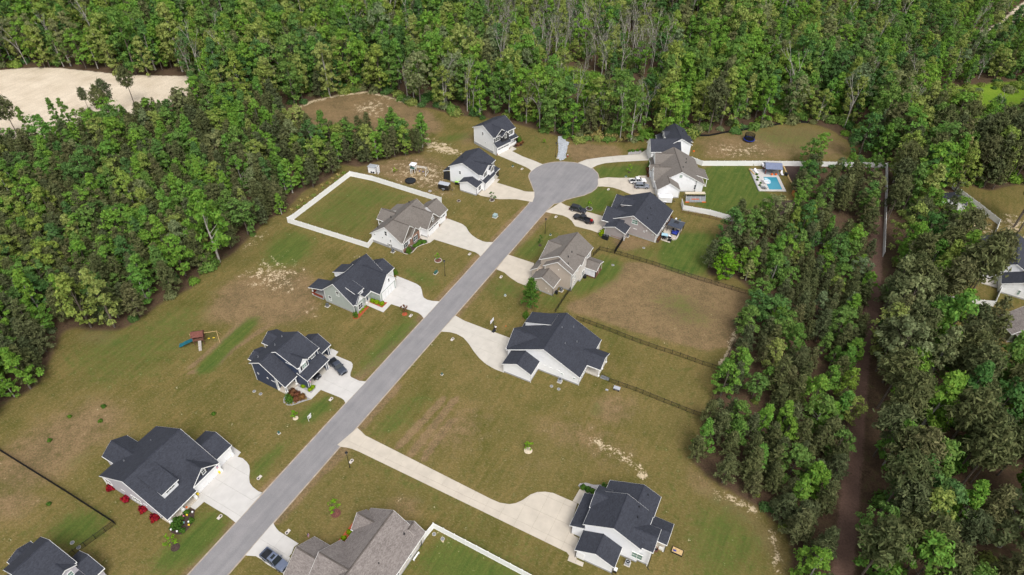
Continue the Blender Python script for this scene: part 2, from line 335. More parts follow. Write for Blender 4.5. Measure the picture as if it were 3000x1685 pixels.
GREEN = [([(62.52,194.88),(77.52,195.46),(77.23,181.05),(85.1,176.66),(79.32,174.07),(76.9,166.57),(65.27,166.16),(55.82,172.86),(59.19,179.44)], .95, 1),
 ([(43.36,154.93),(48.26,158.11),(58.95,158.1),(57.32,152.46),(54.16,143.56),(52.04,139.47),(45.42,141.25),(40.62,144.14),(40.95,149.39)], 1, 2),
 ([(33.79,151.67),(41.44,151.2),(40.62,144.14),(31.35,148.01)], .6, 2),
 ([(21.91,147.34),(31.08,145.55),(29.22,140.4),(26.24,136.37),(20.4,132.39),(15.68,130.39),(13.73,133.43),(18.13,136.44),(23.83,140.89)], .85, 2),
 ([(25.27,192.38),(44.88,196.4),(42.77,187.14),(29.49,186.25),(25.83,188.44)], .85, 2),
 ([(26.06,181.19),(29.41,181.31),(36.28,177.16),(32.01,177.3),(30.15,171.55),(26.79,166.24),(21.56,168.49),(18.05,171.67),(15.36,172.97),(21.58,176.33)], .8, 2),
 ([(-0.86,147.44),(10.1,158.14),(15.4,156.44),(9.94,151.96),(7.57,144.84),(4.65,143.6)], .7, 2),
 ([(-3.96,139.98),(0.01,137.93),(4.58,130.73),(0.5,126.6),(-5.7,129.39),(-7.9,132.39)], .6, 3),
 ([(14.98,132.07),(11.26,124.49),(6.6,126.78),(7.34,130.81)], .75, 2),
 ([(-21.97,121.58),(-23.67,119.19),(-34.47,100.99),(-36.12,101.73),(-33.69,108.74),(-26.53,120.97)], 1, 2),
 ([(-29.19,141.38),(-23.93,139.34),(-19.51,134.11),(-21.41,128.91),(-24.15,135.02),(-30.25,138.59)], .8, 2),
 ([(-58.54,69.16),(-53.3,66.48),(-51.61,65.15),(-55.64,58.78),(-61.39,53.77),(-63.83,55.15),(-63.74,57.85),(-59.65,63.09)], .85, 2),
 ([(-52.12,77.34),(-46.98,83.9),(-45.41,84.27),(-49.15,74.95),(-50.12,72.83)], .8, 1),
 ([(-39.31,96.52),(-38.75,92.46),(-44.49,87.35),(-46.33,89.05),(-43.22,94.17)], .85, 1),
 ([(-82.38,67.21),(-73.86,64.92),(-77.89,59.18),(-84.77,60.77),(-85.36,62.98)], .9, 2),
 ([(-93.15,65.09),(-91.65,66.53),(-91.26,66.07),(-92.64,64.95)], .9, 1),
 ([(-90.25,60.65),(-89.68,62.14),(-87.5,64.91),(-86.98,65.54),(-88.1,62.32),(-88.77,60.97)], .7, 1),
 ([(-88.6,77.44),(-85.04,82.25),(-83.96,82.28),(-87.31,77.3),(-88.04,76.93)], .8, 1),
 ([(-63.56,121.52),(-62.33,120.14),(-69.09,102.02),(-71.19,101.96),(-72.05,103.54)], 1.25, 1),
 ([(-50.78,166.21),(-49.01,166.27),(-46.61,159.75),(-46.0,153.48),(-49.37,153.36),(-48.84,160.32)], .85, 2),
 ([(-52.22,184.17),(-37.83,177.96),(-27.01,173.3),(-38.49,168.69),(-41.2,155.19),(-43.32,151.13),(-55.68,156.25),(-63.83,161.42)], .45, 3),
 ([(-15.67,60.93),(-8.51,63.7),(3.93,56.43),(6.17,48.32),(-17.97,55.96)], .8, 3),
 ([(36.35,74.58),(44.73,71.84),(49.44,64.99),(48.93,58.54),(35.82,53.46),(31.74,57.02)], .55, 4),
 ([(34.56,101.98),(38.15,94.47),(34.76,68.76),(30.28,56.99),(30.56,71.51),(35.21,90.79)], .5, 4),
 ([(-108.13,113.98),(-89.99,118.15),(-81.22,132.17),(-76.42,131.28),(-76.75,117.62),(-75.22,104.67),(-86.95,96.49),(-98.6,96.18)], .42, 4),
 ([(-64.41,158.74),(-53.95,149.8),(-59.19,138.2),(-68.62,140.1),(-69.1,148.11)], .7, 3),
 ([(-15.1,98.31),(-26.14,84.42),(-30.33,86.0),(-21.07,98.15)], .6, 2),
 ([(-32.02,82.95),(-14.44,73.38),(0.19,65.23),(11.23,59.48),(8.76,58.18),(-8.71,66.66),(-22.49,74.38),(-32.62,80.34)], .5, 2),
 ([(15.63,117.12),(22.16,121.68),(25.45,118.64),(32.37,113.99),(29.91,111.57),(22.47,114.9)], .55, 3),
 ([(18.44,95.62),(19.31,96.65),(20.18,92.71),(17.79,92.16)], .9, 1),
 ([(38.85,107.27),(43.6,104.64),(39.39,97.18),(34.47,99.1),(34.22,104.39)], .4, 4),
 ([(37.9,135.78),(46.54,128.3),(51.22,126.95),(48.26,120.23),(43.29,121.49),(37.42,128.02)], .7, 4),
 ([(-27.96,208.98),(-16.49,215.9),(-14.32,210.44),(-25.72,204.62)], .6, 2), ([(-0.63,218.46),(13.29,211.59),(13.8,199.34),(4.95,203.25)], .3, 3),
 ([(79.1,221.83),(108.35,224.04),(114.45,213.94),(97.11,202.66),(81.6,212.59)], .4, 4)]
for p_, w_, f_ in GREEN: zone('green', p_, w_, f_)
DIRT = [([(31.01,144.86),(40.52,143.45),(51.84,138.48),(62.56,132.14),(56.29,120.46),(53.04,113.12),(45.66,112.91),(30.81,117.77),(17.41,124.45),(14.99,124.97),(14.34,128.52),(18.3,128.94),(28.58,138.4)], .95, 1),
 ([(32.26,156.86),(40.49,153.44),(35.67,151.11),(31.93,149.8),(30.04,150.21),(27.72,155.71),(31.23,154.35)], 1, 1),
 ([(-104.37,80.5),(-99.77,87.33),(-90.51,95.53),(-84.71,93.08),(-79.7,86.8),(-85.44,80.97),(-87.76,74.63),(-91.45,71.56),(-95.96,65.78),(-106.06,74.2)], .6, 4),
 ([(-76.42,131.28),(-72.59,135.61),(-56.19,140.5),(-47.58,124.16),(-51.96,117.44),(-63.57,117.09),(-76.75,117.62)], .7, 3),
 ([(-83.38,226.21),(-75.68,235.13),(-66.28,240.51),(-57.53,243.45),(-50.58,240.73),(-39.02,233.37),(-30.82,228.51),(-25.26,216.15),(-40.73,203.82),(-59.24,213.86),(-69.89,210.02)], .8, 2),
 ([(-52.83,189.63),(-44.63,194.81),(-32.06,199.5),(-22.79,194.85),(-20.05,181.6),(-19.64,170.07),(-22.29,174.9),(-40.67,183.09)], .6, 3),
 ([(62.53,214.54),(106.38,225.42),(116.16,212.19),(115.59,201.69),(96.34,200.09),(62.0,199.57)], .5, 3),
 ([(-0.35,94.2),(21.17,88.68),(28.64,80.56),(25.52,77.35),(9.63,84.98)], .55, 4), ([(19.0,97.69),(30.73,96.12),(24.1,89.45),(17.05,91.03)], .7, 3),
 ([(1.27,81.17),(8.38,80.06),(6.68,76.9),(1.04,77.38)], .8, 3), ([(-32.21,70.05),(-24.57,70.8),(-14.27,71.62),(-17.44,67.57),(-20.74,67.5),(-24.31,69.1)], .7, 2),
 ([(-14.44,73.38),(-2.53,71.32),(-3.69,67.88),(-11.57,70.53)], .5, 3), ([(-10.68,95.03),(-0.35,94.2),(-4.41,85.64),(-11.07,80.87),(-16.71,79.77),(-23.18,83.17)], .45, 4),
 ([(18.66,208.2),(34.89,206.21),(35.17,200.19),(21.55,195.49),(18.16,197.84)], 1.0, 2), ([(-18.93,213.28),(-14.9,213.01),(-14.27,205.67),(-18.07,207.21)], .9, 2),
 ([(22.27,112.52),(31.83,109.89),(26.64,101.5),(22.84,104.62)], .5, 4), ([(17.46,101.78),(26.5,100.18),(23.82,93.78),(17.76,97.37)], .4, 3),
 ([(-100.09,73.01),(-94.78,71.46),(-88.11,69.97),(-87.91,67.88),(-95.54,65.04),(-101.6,68.04)], .8, 3), ([(-107.5,114.0),(-94.46,113.49),(-94.3,109.57),(-102.86,111.05)], .8, 2),
 ([(36.38,83.99),(40.2,75.27),(46.93,70.17),(50.7,65.02),(51.03,57.43),(49.09,57.39),(46.31,67.64),(36.35,74.58)], .8, 2)]
for p_, w_, f_ in DIRT: zone('dirt', p_, w_, f_)
for l_, wd, w_ in [([(-14.86,95.67),(-18.88,89.4),(-22.9,83.18)], .8, .9), ([(-12.21,95.74),(-15.96,88.78),(-20.17,81.29)], .8, .9), ([(-12.34,89.92),(-15.03,85.04),(-17.32,80.39)], .8, .9),
                   ([(-58.99,118.15),(-65.89,109.1),(-67.62,104.88),(-72.99,101.91)], .7, .8), ([(-65.6,121.7),(-68.7,112.91),(-73.57,103.5)], .7, .8),
                   ([(-36.37,90.72),(-43.43,77.55),(-47.97,70.84),(-50.86,65.16),(-56.25,55.15)], 1.6, .8), ([(-25.95,98.79),(-31.66,88.72),(-33.5,84.91)], 1.6, .8), ([(3.58,169.1),(-5.11,153.27),(-18.54,127.5),(-35.21,100.07)], 1.5, .7),
                   ([(-34.54,81.58),(-39.89,73.97),(-43.66,66.42)], 1.8, .8), ([(10.31,166.63),(0.22,149.24),(-4.33,140.52),(-13.77,122.77)], 1.4, .6)]:
    stripe('dirt', l_, wd, w_)
SAND = [([(-27.91,205.11),(-21.29,203.7),(-17.59,200.12),(-17.87,198.08),(-22.31,200.34),(-27.15,201.79)], .95, 1), ([(-33.43,212.38),(-21.91,204.59),(-21.34,197.52),(-30.17,201.86)], .7, 2),
 ([(-43.86,189.98),(-33.76,195.24),(-21.0,193.29),(-19.29,172.17),(-25.28,176.24),(-41.02,185.37)], .45, 3), ([(-72.92,136.67),(-66.31,144.7),(-55.66,138.32),(-56.55,127.83),(-69.89,132.52)], .5, 3),
 ([(-54.62,126.89),(-47.7,123.19),(-49.69,120.28)], .7, 2), ([(-51.72,239.17),(-47.17,236.41),(-47.72,222.27),(-59.89,226.31),(-61.13,232.87)], .45, 2),
 ([(69.75,211.19),(90.21,210.23),(83.98,200.44),(63.23,201.31)], .42, 3), ([(139.36,179.63),(142.48,169.56),(143.73,165.34),(139.27,158.89),(132.08,158.64),(133.45,164.98)], .5, 2),
 ([(144.59,165.36),(145.79,161.27),(148.33,158.66),(154.48,169.98),(150.29,173.05),(147.71,169.74)], .62, 2), ([(-22.67,72.01),(-20.29,71.77),(-18.29,70.37),(-20.87,70.31)], .8, 1),
 ([(-12.03,66.86),(-9.16,65.83),(-8.83,64.76),(-11.04,64.18)], .8, 1), ([(-14.56,64.36),(-9.69,62.88),(-11.31,61.54)], .8, 1), ([(11.49,96.74),(14.11,95.69),(13.45,94.19)], .8, 1),
 ([(-44.71,144.44),(-42.37,146.53),(-40.5,146.3),(-42.21,143.67)], .8, 1), ([(-77.13,143.2),(-73.81,151.55),(-68.77,159.23),(-67.08,158.64),(-72.75,147.98)], .55, 1),
 ([(-93.69,61.8),(-92.52,62.35),(-91.25,61.85),(-92.8,60.26)], .8, 1), ([(-51.31,183.83),(-46.45,182.49),(-46.61,180.97)], .7, 1)]
for p_, w_, f_ in SAND: zone('sand', p_, w_, f_)
stripe('sand', [(-83.38,226.21),(-75.68,235.13),(-66.28,240.51),(-57.53,243.45),(-50.58,240.73),(-36.71,232.99)], 1.6, .7)
stripe('sand', [(18.05,85.19),(23.84,81.72),(27.07,78.94),(27.06,76.77)], 1.5, .55)
stripe('sand', [(42.02,73.82),(44.8,72.13),(48.42,69.92)], 1.2, .6); stripe('sand', [(50.34,65.55),(49.83,61.85),(49.28,58.06)], 1.0, .55)
stripe('sand', [(56.03,119.34),(54.34,116.28),(53.04,113.12)], 1.0, .7); stripe('sand', [(55.39,117.97),(52.91,112.81),(49.42,107.56)], .9, .7)
masks['sand'] *= 1.0

def ground_material():
    m, nt, out = newmat('ground_cover')
    geo = nt.nodes.new('ShaderNodeNewGeometry'); P = geo.outputs['Position']
    A = {k: N(nt, 'ShaderNodeAttribute', attribute_name='m_' + k).outputs['Fac'] for k in masks}
    n0 = noise(nt, P, 0.035, 3); n1 = noise(nt, P, 0.13, 4, 0.6); n2 = noise(nt, P, 0.6, 4, 0.65); n3 = noise(nt, P, 2.6, 3, 0.7); n4 = noise(nt, P, 9.0, 2, 0.7)
    rot = nt.nodes.new('ShaderNodeMapping'); rot.inputs['Rotation'].default_value = (0, 0, R(-62.3)); nt.links.new(P, rot.inputs[0])
    sq = nt.nodes.new('ShaderNodeMapping'); sq.inputs['Scale'].default_value = (0.10, 0.95, 1); nt.links.new(rot.outputs[0], sq.inputs[0])
    ns = noise(nt, sq.outputs[0], 1.0, 3, 0.6)                                    # mowing lanes and wheel tracks run along the street
    sq2 = nt.nodes.new('ShaderNodeMapping'); sq2.inputs['Scale'].default_value = (1.0, 0.3, 1); nt.links.new(rot.outputs[0], sq2.inputs[0])
    nb = noise(nt, sq2.outputs[0], 4.0, 3, 0.75)
    grain = math_(nt, 'ADD', math_(nt, 'MULTIPLY', n3, 0.5), math_(nt, 'MULTIPLY', n4, 0.5))
    mix_n = math_(nt, 'ADD', math_(nt, 'ADD', math_(nt, 'MULTIPLY', n1, 0.45), math_(nt, 'MULTIPLY', ns, 0.3)), math_(nt, 'MULTIPLY', n2, 0.25))
    lawn = mixc(nt, mrange(nt, mix_n, 0.40, 0.60), (0.088, 0.086, 0.019), (0.182, 0.132, 0.047))
    lawn = mixc(nt, mrange(nt, n0, 0.42, 0.6, 0, 0.5), lawn, mixc(nt, n2, (0.135, 0.112, 0.034), (0.180, 0.132, 0.056)))
    lawn = mixc(nt, mrange(nt, n2, 0.50, 0.66, 0, 0.7), lawn, (0.070, 0.080, 0.016))
    lawn = mixc(nt, mrange(nt, nb, 0.52, 0.70, 0, 0.65), lawn, (0.245, 0.190, 0.095))
    def edge(a, nz, amt, lo, hi):                                                 # a soft mask broken up by noise into an irregular edge
        return mrange(nt, math_(nt, 'ADD', a, math_(nt, 'MULTIPLY', math_(nt, 'SUBTRACT', nz, 0.5), amt)), lo, hi, smooth=True)
    n12 = math_(nt, 'ADD', math_(nt, 'MULTIPLY', n1, 0.35), math_(nt, 'ADD', math_(nt, 'MULTIPLY', n2, 0.4), math_(nt, 'MULTIPLY', n3, 0.25)))
    dirt = mixc(nt, mrange(nt, n12, 0.38, 0.62), (0.125, 0.090, 0.048), (0.262, 0.172, 0.092))
    dirt = mixc(nt, mrange(nt, nb, 0.5, 0.72, 0, 0.75), dirt, (0.098, 0.100, 0.035))
    c = mixc(nt, math_(nt, 'MULTIPLY', edge(A['dirt'], n12, 1.6, 0.12, 0.6), 0.92), lawn, dirt)
    grn = mixc(nt, mrange(nt, math_(nt, 'ADD', math_(nt, 'MULTIPLY', ns, 0.6), math_(nt, 'MULTIPLY', n2, 0.4)), 0.35, 0.65), (0.048, 0.092, 0.016), (0.105, 0.125, 0.028))
    c = mixc(nt, math_(nt, 'MULTIPLY', edge(A['green'], n12, 1.9, 0.12, 0.7), 0.95), c, grn)
    c = mixc(nt, math_(nt, 'MULTIPLY', edge(A['green'], nb, 0.5, 0.95, 1.25), 0.8), c, (0.075, 0.155, 0.022))
    snd = mixc(nt, n2, (0.36, 0.28, 0.17), (0.60, 0.49, 0.335))
    nsd = math_(nt, 'ADD', math_(nt, 'MULTIPLY', n2, 0.6), math_(nt, 'MULTIPLY', n3, 0.4))
    c = mixc(nt, edge(A['sand'], nsd, 3.4, 0.42, 0.72), c, snd)
    wd = mixc(nt, mrange(nt, n12, 0.38, 0.62), (0.055, 0.038, 0.024), (0.125, 0.078, 0.050))
    wd = mixc(nt, mrange(nt, n2, 0.52, 0.72, 0, 0.7), wd, (0.050, 0.066, 0.018))
    c = mixc(nt, edge(A['wood'], n12, 1.2, 0.3, 0.8), c, wd)
    cl = mixc(nt, n2, (0.12, 0.072, 0.055), (0.20, 0.125, 0.095))
    c = mixc(nt, edge(A['clay'], n12, 1.2, 0.35, 0.8), c, cl)
    mr = mixc(nt, mrange(nt, n12, 0.35, 0.65), (0.10, 0.20, 0.012), (0.19, 0.26, 0.03))
    c = mixc(nt, edge(A['marsh'], n12, 1.0, 0.3, 0.7), c, mr)
    lt = mixc(nt, mrange(nt, math_(nt, 'ADD', math_(nt, 'MULTIPLY', n1, 0.6), math_(nt, 'MULTIPLY', ns, 0.4)), 0.35, 0.65), (0.50, 0.415, 0.31), (0.66, 0.57, 0.45))
    c = mixc(nt, edge(A['lot'], n2, 0.5, 0.35, 0.65), c, lt)
    hv = nt.nodes.new('ShaderNodeHueSaturation'); nt.links.new(c, hv.inputs['Color']); nt.links.new(mrange(nt, grain, 0.32, 0.68, 0.66, 1.34), hv.inputs['Value'])
    b = N(nt, 'ShaderNodeBsdfPrincipled', Roughness=0.95); b.inputs['Specular IOR Level'].default_value = 0.1
    nt.links.new(hv.outputs[0], b.inputs['Base Color'])
    bu = N(nt, 'ShaderNodeBump', Strength=0.5, Distance=0.12); nt.links.new(grain, bu.inputs['Height']); nt.links.new(bu.outputs[0], b.inputs['Normal'])
    nt.links.new(b.outputs[0], out.inputs[0]); return m
ground_material()
nx, ny = len(gx), len(gy)
me = bpy.data.meshes.new('ground')
me.vertices.add(nx * ny)
me.vertices.foreach_set('co', np.stack([GX, GY, np.zeros_like(GX)], -1).astype(np.float32).ravel())
ii = (np.arange(ny - 1)[:, None] * nx + np.arange(nx - 1)[None, :]).ravel()
quads = np.stack([ii, ii + 1, ii + nx + 1, ii + nx], -1).astype(np.int32)
me.loops.add(quads.size); me.loops.foreach_set('vertex_index', quads.ravel())
me.polygons.add(len(quads)); me.polygons.foreach_set('loop_start', np.arange(0, quads.size, 4, dtype=np.int32))
me.update(); me.validate()
for k, a in masks.items():
    at = me.attributes.new('m_' + k, 'FLOAT', 'POINT'); at.data.foreach_set('value', a.astype(np.float32).ravel())
me.materials.append(MATS['ground_cover'])
ground = bpy.data.objects.new('ground', me); col.objects.link(ground); tag(ground, 'mown olive and tan grass, bare sandy dirt and woodland floor', kind='structure')

# water: a pond at the back corner, a creek by the marsh
def water_mat(name, c, rough=0.08):
    m, nt, out = newmat(name); geo = nt.nodes.new('ShaderNodeNewGeometry')
    b = N(nt, 'ShaderNodeBsdfPrincipled', Roughness=rough); b.inputs['Base Color'].default_value = c + (1,); b.inputs['Specular IOR Level'].default_value = 0.6
    bu = N(nt, 'ShaderNodeBump', Strength=0.25, Distance=0.05); nt.links.new(noise(nt, geo.outputs['Position'], 1.6, 3), bu.inputs['Height']); nt.links.new(bu.outputs[0], b.inputs['Normal'])
    nt.links.new(b.outputs[0], out.inputs[0]); return m
water_mat('pond_water', (0.035, 0.04, 0.045)); water_mat('pool_water', (0.05, 0.27, 0.37), 0.05)
tag(MB().prism(smooth_poly(POND, 1), -0.3, 0.05).build('pond', 'pond_water'), 'dark pond beyond the trees in the far corner', kind='structure')
CREEK = [(21.41,254.27),(26.58,253.35),(33.0,249.05),(45.98,254.26),(56.5,254.75),(59.92,266.98),(59.03,271.99),(60.85,269.53),(58.78,252.53),(50.47,248.73),(41.16,248.3),(33.55,243.5),(27.16,246.53),(21.75,250.82)]
tag(MB().prism(CREEK, -0.3, 0.06).build('creek', 'pond_water'), 'shallow dark creek running past the bright green marsh', kind='structure')

# ---------------------------------------------------------------- road with the turning circle
def asphalt():
    m, nt, out = newmat('asphalt'); geo = nt.nodes.new('ShaderNodeNewGeometry'); P = geo.outputs['Position']
    rot = nt.nodes.new('ShaderNodeMapping'); rot.inputs['Rotation'].default_value = (0, 0, R(-62.3)); nt.links.new(P, rot.inputs[0])
    sq = nt.nodes.new('ShaderNodeMapping'); sq.inputs['Scale'].default_value = (0.05, 0.8, 1); nt.links.new(rot.outputs[0], sq.inputs[0])
    f = math_(nt, 'ADD', math_(nt, 'MULTIPLY', noise(nt, sq.outputs[0], 1.0, 3), 0.5), math_(nt, 'MULTIPLY', noise(nt, P, 0.25, 4, 0.65), 0.5))
    c = mixc(nt, mrange(nt, f, 0.35, 0.65), (0.195, 0.19, 0.195), (0.262, 0.25, 0.252))
    hv = nt.nodes.new('ShaderNodeHueSaturation'); nt.links.new(c, hv.inputs['Color']); nt.links.new(mrange(nt, noise(nt, P, 7.0, 2, 0.7), 0.3, 0.7, 0.88, 1.12), hv.inputs['Value'])
    b = N(nt, 'ShaderNodeBsdfPrincipled', Roughness=0.9); b.inputs['Specular IOR Level'].default_value = 0.2
    nt.links.new(hv.outputs[0], b.inputs['Base Color']); nt.links.new(b.outputs[0], out.inputs[0])
asphalt()
plain('road_dust', (0.36, 0.30, 0.24), 0.95, var=0.2, scale=0.8)
road_l = [(-60.89,46.68),(-56.41,55.14),(-13.86,135.89),(-5.52,152.21),(0.75,163.88),(4.34,170.82),(5.72,174.12),(6.18,178.04),(6.33,177.94),(5.38,183.27),(4.82,185.82),(4.75,186.93),(5.0,188.44),(5.63,189.91),(7.1,192.04),(9.22,194.06),(12.19,195.36),(15.58,195.97),(19.44,195.65),(22.99,194.59),(25.41,192.39),(26.85,189.37),(27.05,186.37),(26.57,183.01),(26.1,181.64),(25.54,180.43),(24.22,178.76),(21.61,176.77),(18.24,175.29),(15.73,173.98),(14.21,172.51)]
road_r = [(12.15,171.82),(9.56,167.64),(7.61,164.12),(-1.33,146.94),(-7.05,136.1),(-49.6,55.29),(-54.04,46.81)]
ROAD = road_l + road_r
tag(MB().prism(ROAD, -0.1, 0.02).build('road', 'asphalt'), 'grey asphalt street ending in a round turning circle', kind='structure')
ctr = (sum(p[0] for p in ROAD) / len(ROAD), sum(p[1] for p in ROAD) / len(ROAD))
def grow(poly, d):
    n = len(poly); q = []
    ar = sum(poly[i][0] * poly[(i + 1) % n][1] - poly[(i + 1) % n][0] * poly[i][1] for i in range(n)); sg = 1 if ar > 0 else -1
    for i in range(n):
        a = Vector(poly[i - 1]); b = Vector(poly[i]); c = Vector(poly[(i + 1) % n])
        e1 = (b - a).normalized(); e2 = (c - b).normalized(); nn = Vector((e1.y + e2.y, -e1.x - e2.x))
        if nn.length < 1e-6: nn = Vector((e1.y, -e1.x))
        q.append(tuple(b + nn.normalized() * d * sg))
    return q
tag(MB().prism(grow(ROAD, 0.28), -0.1, 0.012).build('road_shoulder', 'road_dust'), 'dusty gravel edge of the street', kind='structure')

# ---------------------------------------------------------------- driveways and walks, cast as slabs
def clip(poly, a, b, c):
    """keep the part of poly with a*x + b*y <= c"""
    out = []
    for i in range(len(poly)):
        p = poly[i]; q = poly[(i + 1) % len(poly)]; dp = a * p[0] + b * p[1] - c; dq = a * q[0] + b * q[1] - c
        if dp <= 0: out.append(p)
        if (dp < 0) != (dq < 0): t = dp / (dp - dq); out.append((p[0] + t * (q[0] - p[0]), p[1] + t * (q[1] - p[1])))
    return out
def paving(name, label, poly, head, su, sv, mat, org=None, z=0.05, gap=0.012):
    root = bpy.data.objects.new(name, None); col.objects.link(root); tag(root, label, kind='structure')
    o = org or poly[0]; root.location = (o[0], o[1], 0); h = R(head); cu, su_ = math.cos(h), math.sin(h)
    loc = [((p[0] - o[0]) * cu + (p[1] - o[1]) * su_, -(p[0] - o[0]) * su_ + (p[1] - o[1]) * cu) for p in poly]; root.rotation_euler.z = h
    us = [p[0] for p in loc]; ws = [p[1] for p in loc]
    for i in range(math.floor(min(us) / su), math.floor(max(us) / su) + 1):
        for j in range(math.floor(min(ws) / sv), math.floor(max(ws) / sv) + 1):
            q = clip(clip(clip(clip(loc, 1, 0, (i + 1) * su - gap), -1, 0, -i * su - gap), 0, 1, (j + 1) * sv - gap), 0, -1, -j * sv - gap)
            if len(q) < 3: continue
            ar = abs(sum(q[k][0] * q[(k + 1) % len(q)][1] - q[(k + 1) % len(q)][0] * q[k][1] for k in range(len(q)))) / 2
            if ar < 0.12: continue
            MB().prism(q, -0.08, z + rnd.uniform(-.004, .004)).build('slab', mat, root, fix=True)
    return root
paving('driveway', 'curved pale concrete driveway of the navy gabled lavender house', [(-61.57,72.37),(-58.84,78.16),(-57.59,82.51),(-55.04,80.87),(-55.39,79.8),(-54.23,79.44),(-53.16,78.62),(-52.4,77.79),(-51.92,76.65),(-51.57,75.02),(-51.08,73.81),(-50.18,72.87),(-48.88,72.03),(-47.91,71.7),(-47.84,71.94),(-51.16,65.29),(-53.39,66.78),(-56.06,68.15),(-58.63,69.51),(-59.75,67.81),(-61.0,68.4),(-60.47,70.53)], 62.3, 3.6, 3.9, 'new_concrete')
paving('driveway', 'pale concrete driveway under the graphite pickup', [(-44.8,98.49),(-45.06,101.19),(-43.38,103.82),(-43.06,107.3),(-42.78,110.36),(-40.75,109.25),(-41.14,108.08),(-38.13,106.61),(-37.11,106.13),(-36.64,105.42),(-36.52,104.61),(-36.64,102.8),(-36.56,102.01),(-36.24,101.53),(-34.25,100.51),(-32.64,100.32),(-36.06,94.05),(-36.61,94.95),(-37.3,95.49),(-42.33,97.7),(-43.78,95.04),(-46.25,96.18),(-48.57,97.53),(-48.07,98.78),(-44.23,96.65),(-43.51,98.33)], 62.3, 3.2, 3.6, 'new_concrete')
paving('driveway', 'pale concrete driveway of the sage green house', [(-33.34,126.87),(-30.5,132.52),(-30.87,136.99),(-27.37,135.11),(-25.12,133.86),(-23.95,132.73),(-23.45,131.33),(-23.08,129.56),(-22.63,128.57),(-21.7,127.85),(-20.3,127.45),(-18.51,127.33),(-21.83,121.04),(-22.6,122.24),(-23.52,123.05),(-30.68,125.97),(-32.22,122.9),(-37.54,125.76),(-36.96,126.76),(-32.73,124.57),(-31.69,126.55)], 62.3, 3.6, 4.0, 'new_concrete')
paving('driveway', 'pale concrete driveway of the brown roofed white house', [(-24.25,153.97),(-21.63,158.75),(-19.79,163.24),(-15.53,160.88),(-14.66,160.22),(-13.67,159.02),(-12.8,156.89),(-11.72,155.19),(-10.18,153.66),(-8.52,152.55),(-7.54,152.27),(-5.62,152.26),(-8.92,145.83),(-9.51,146.8),(-10.5,147.64),(-22.37,152.99),(-23.56,151.26),(-26.63,153.63),(-26.41,154.56)], 62.3, 3.6, 4.0, 'concrete')
paving('driveway', 'sandy pink concrete driveway of the white two storey house with side garage', [(-11.22,176.07),(-9.66,178.58),(-6.55,183.55),(-6.31,185.47),(-4.66,184.54),(-5.51,182.68),(1.76,179.01),(3.36,178.11),(4.55,177.95),(6.37,178.01),(6.3,175.16),(5.69,172.41),(3.75,173.02),(0.82,173.76),(-1.72,173.77),(-4.45,173.57),(-10.2,175.24)], 58, 3.6, 3.6, 'warm_concrete')
paving('driveway', 'straight pale driveway of the farthest white two storey house', [(-6.25,199.68),(-1.62,203.66),(-1.43,205.77),(0.59,203.54),(-0.95,202.02),(2.72,198.7),(5.89,196.62),(9.26,194.07),(7.1,192.04),(5.52,189.79),(4.81,191.1),(3.77,192.22)], 45, 3.6, 3.4, 'concrete')
paving('driveway', 'long curved pale driveway reaching the far right white house', [(20.89,195.46),(23.88,197.65),(28.41,199.08),(35.22,200.61),(42.04,201.74),(44.68,204.86),(45.11,198.07),(34.81,196.67),(29.88,195.65),(27.14,194.23),(25.04,192.21),(23.61,193.53)], 4, 4.0, 4.2, 'concrete')
paving('driveway', 'pale concrete driveway under the white pickup and silver car', [(26.57,183.01),(26.18,181.64),(27.78,181.79),(29.44,181.67),(31.08,181.32),(33.3,180.12),(35.12,178.58),(37.56,176.86),(42.77,178.86),(45.42,176.63),(45.23,179.83),(44.27,183.67),(44.79,188.61),(39.98,188.43),(39.82,187.18),(33.32,186.93),(29.93,187.11),(26.75,186.06)], 90, 3.6, 3.6, 'warm_concrete')
paving('driveway', 'pale concrete driveway under the black pickup with lowered tailgate', [(14.24,172.51),(16.08,170.9),(18.75,169.75),(21.54,168.21),(26.68,165.83),(27.88,163.36),(26.27,160.19),(24.82,157.48),(22.77,158.8),(20.06,159.85),(18.1,160.68),(17.62,161.96),(17.22,163.25),(16.12,164.8),(14.74,165.81),(13.8,166.1),(9.54,167.41)], 62, 3.6, 3.6, 'warm_concrete')
paving('driveway', 'short pale driveway of the beige two storey house', [(-1.29,146.85),(5.92,143.36),(5.33,138.1),(3.73,134.05),(1.45,135.3),(-0.69,137.36),(-2.15,139.22),(-4.33,140.52)], 62.3, 3.5, 3.6, 'warm_concrete')
paving('driveway', 'pale driveway curving to the white house beside the basketball hoop', [(-14.07,122.29),(-11.62,120.48),(-0.16,114.89),(0.67,112.72),(-1.51,103.88),(-3.53,104.83),(-5.75,106.4),(-7.39,108.22),(-8.75,110.29),(-10.17,112.84),(-11.57,114.78),(-13.27,115.94),(-14.92,116.48),(-17.14,116.64)], 64, 3.5, 3.6, 'concrete')
paving('driveway', 'very long straight driveway to the white house at lower right', [(-32.3,87.56),(-31.29,86.66),(-30.27,85.66),(-28.12,84.54),(-3.05,71.3),(-1.47,70.62),(0.35,70.35),(1.64,70.61),(2.94,71.3),(4.51,72.56),(5.83,73.12),(7.41,73.24),(8.98,72.99),(10.52,72.26),(13.58,70.83),(12.06,66.31),(12.58,64.17),(13.42,63.66),(12.81,61.55),(12.82,59.51),(14.11,58.92),(13.82,58.16),(11.15,59.28),(11.51,60.25),(11.05,60.87),(-30.95,81.67),(-32.44,82.28),(-33.61,82.58),(-34.74,82.72),(-35.67,83.19)], -25.8, 3.3, 3.6, 'warm_concrete')
paving('walkway', 'short pale walk along the front of the lower right white house', [(12.71,71.31),(14.23,73.99),(16.04,73.17),(15.41,73.05),(13.9,70.63)], 65, 1.6, 1.6, 'warm_concrete')
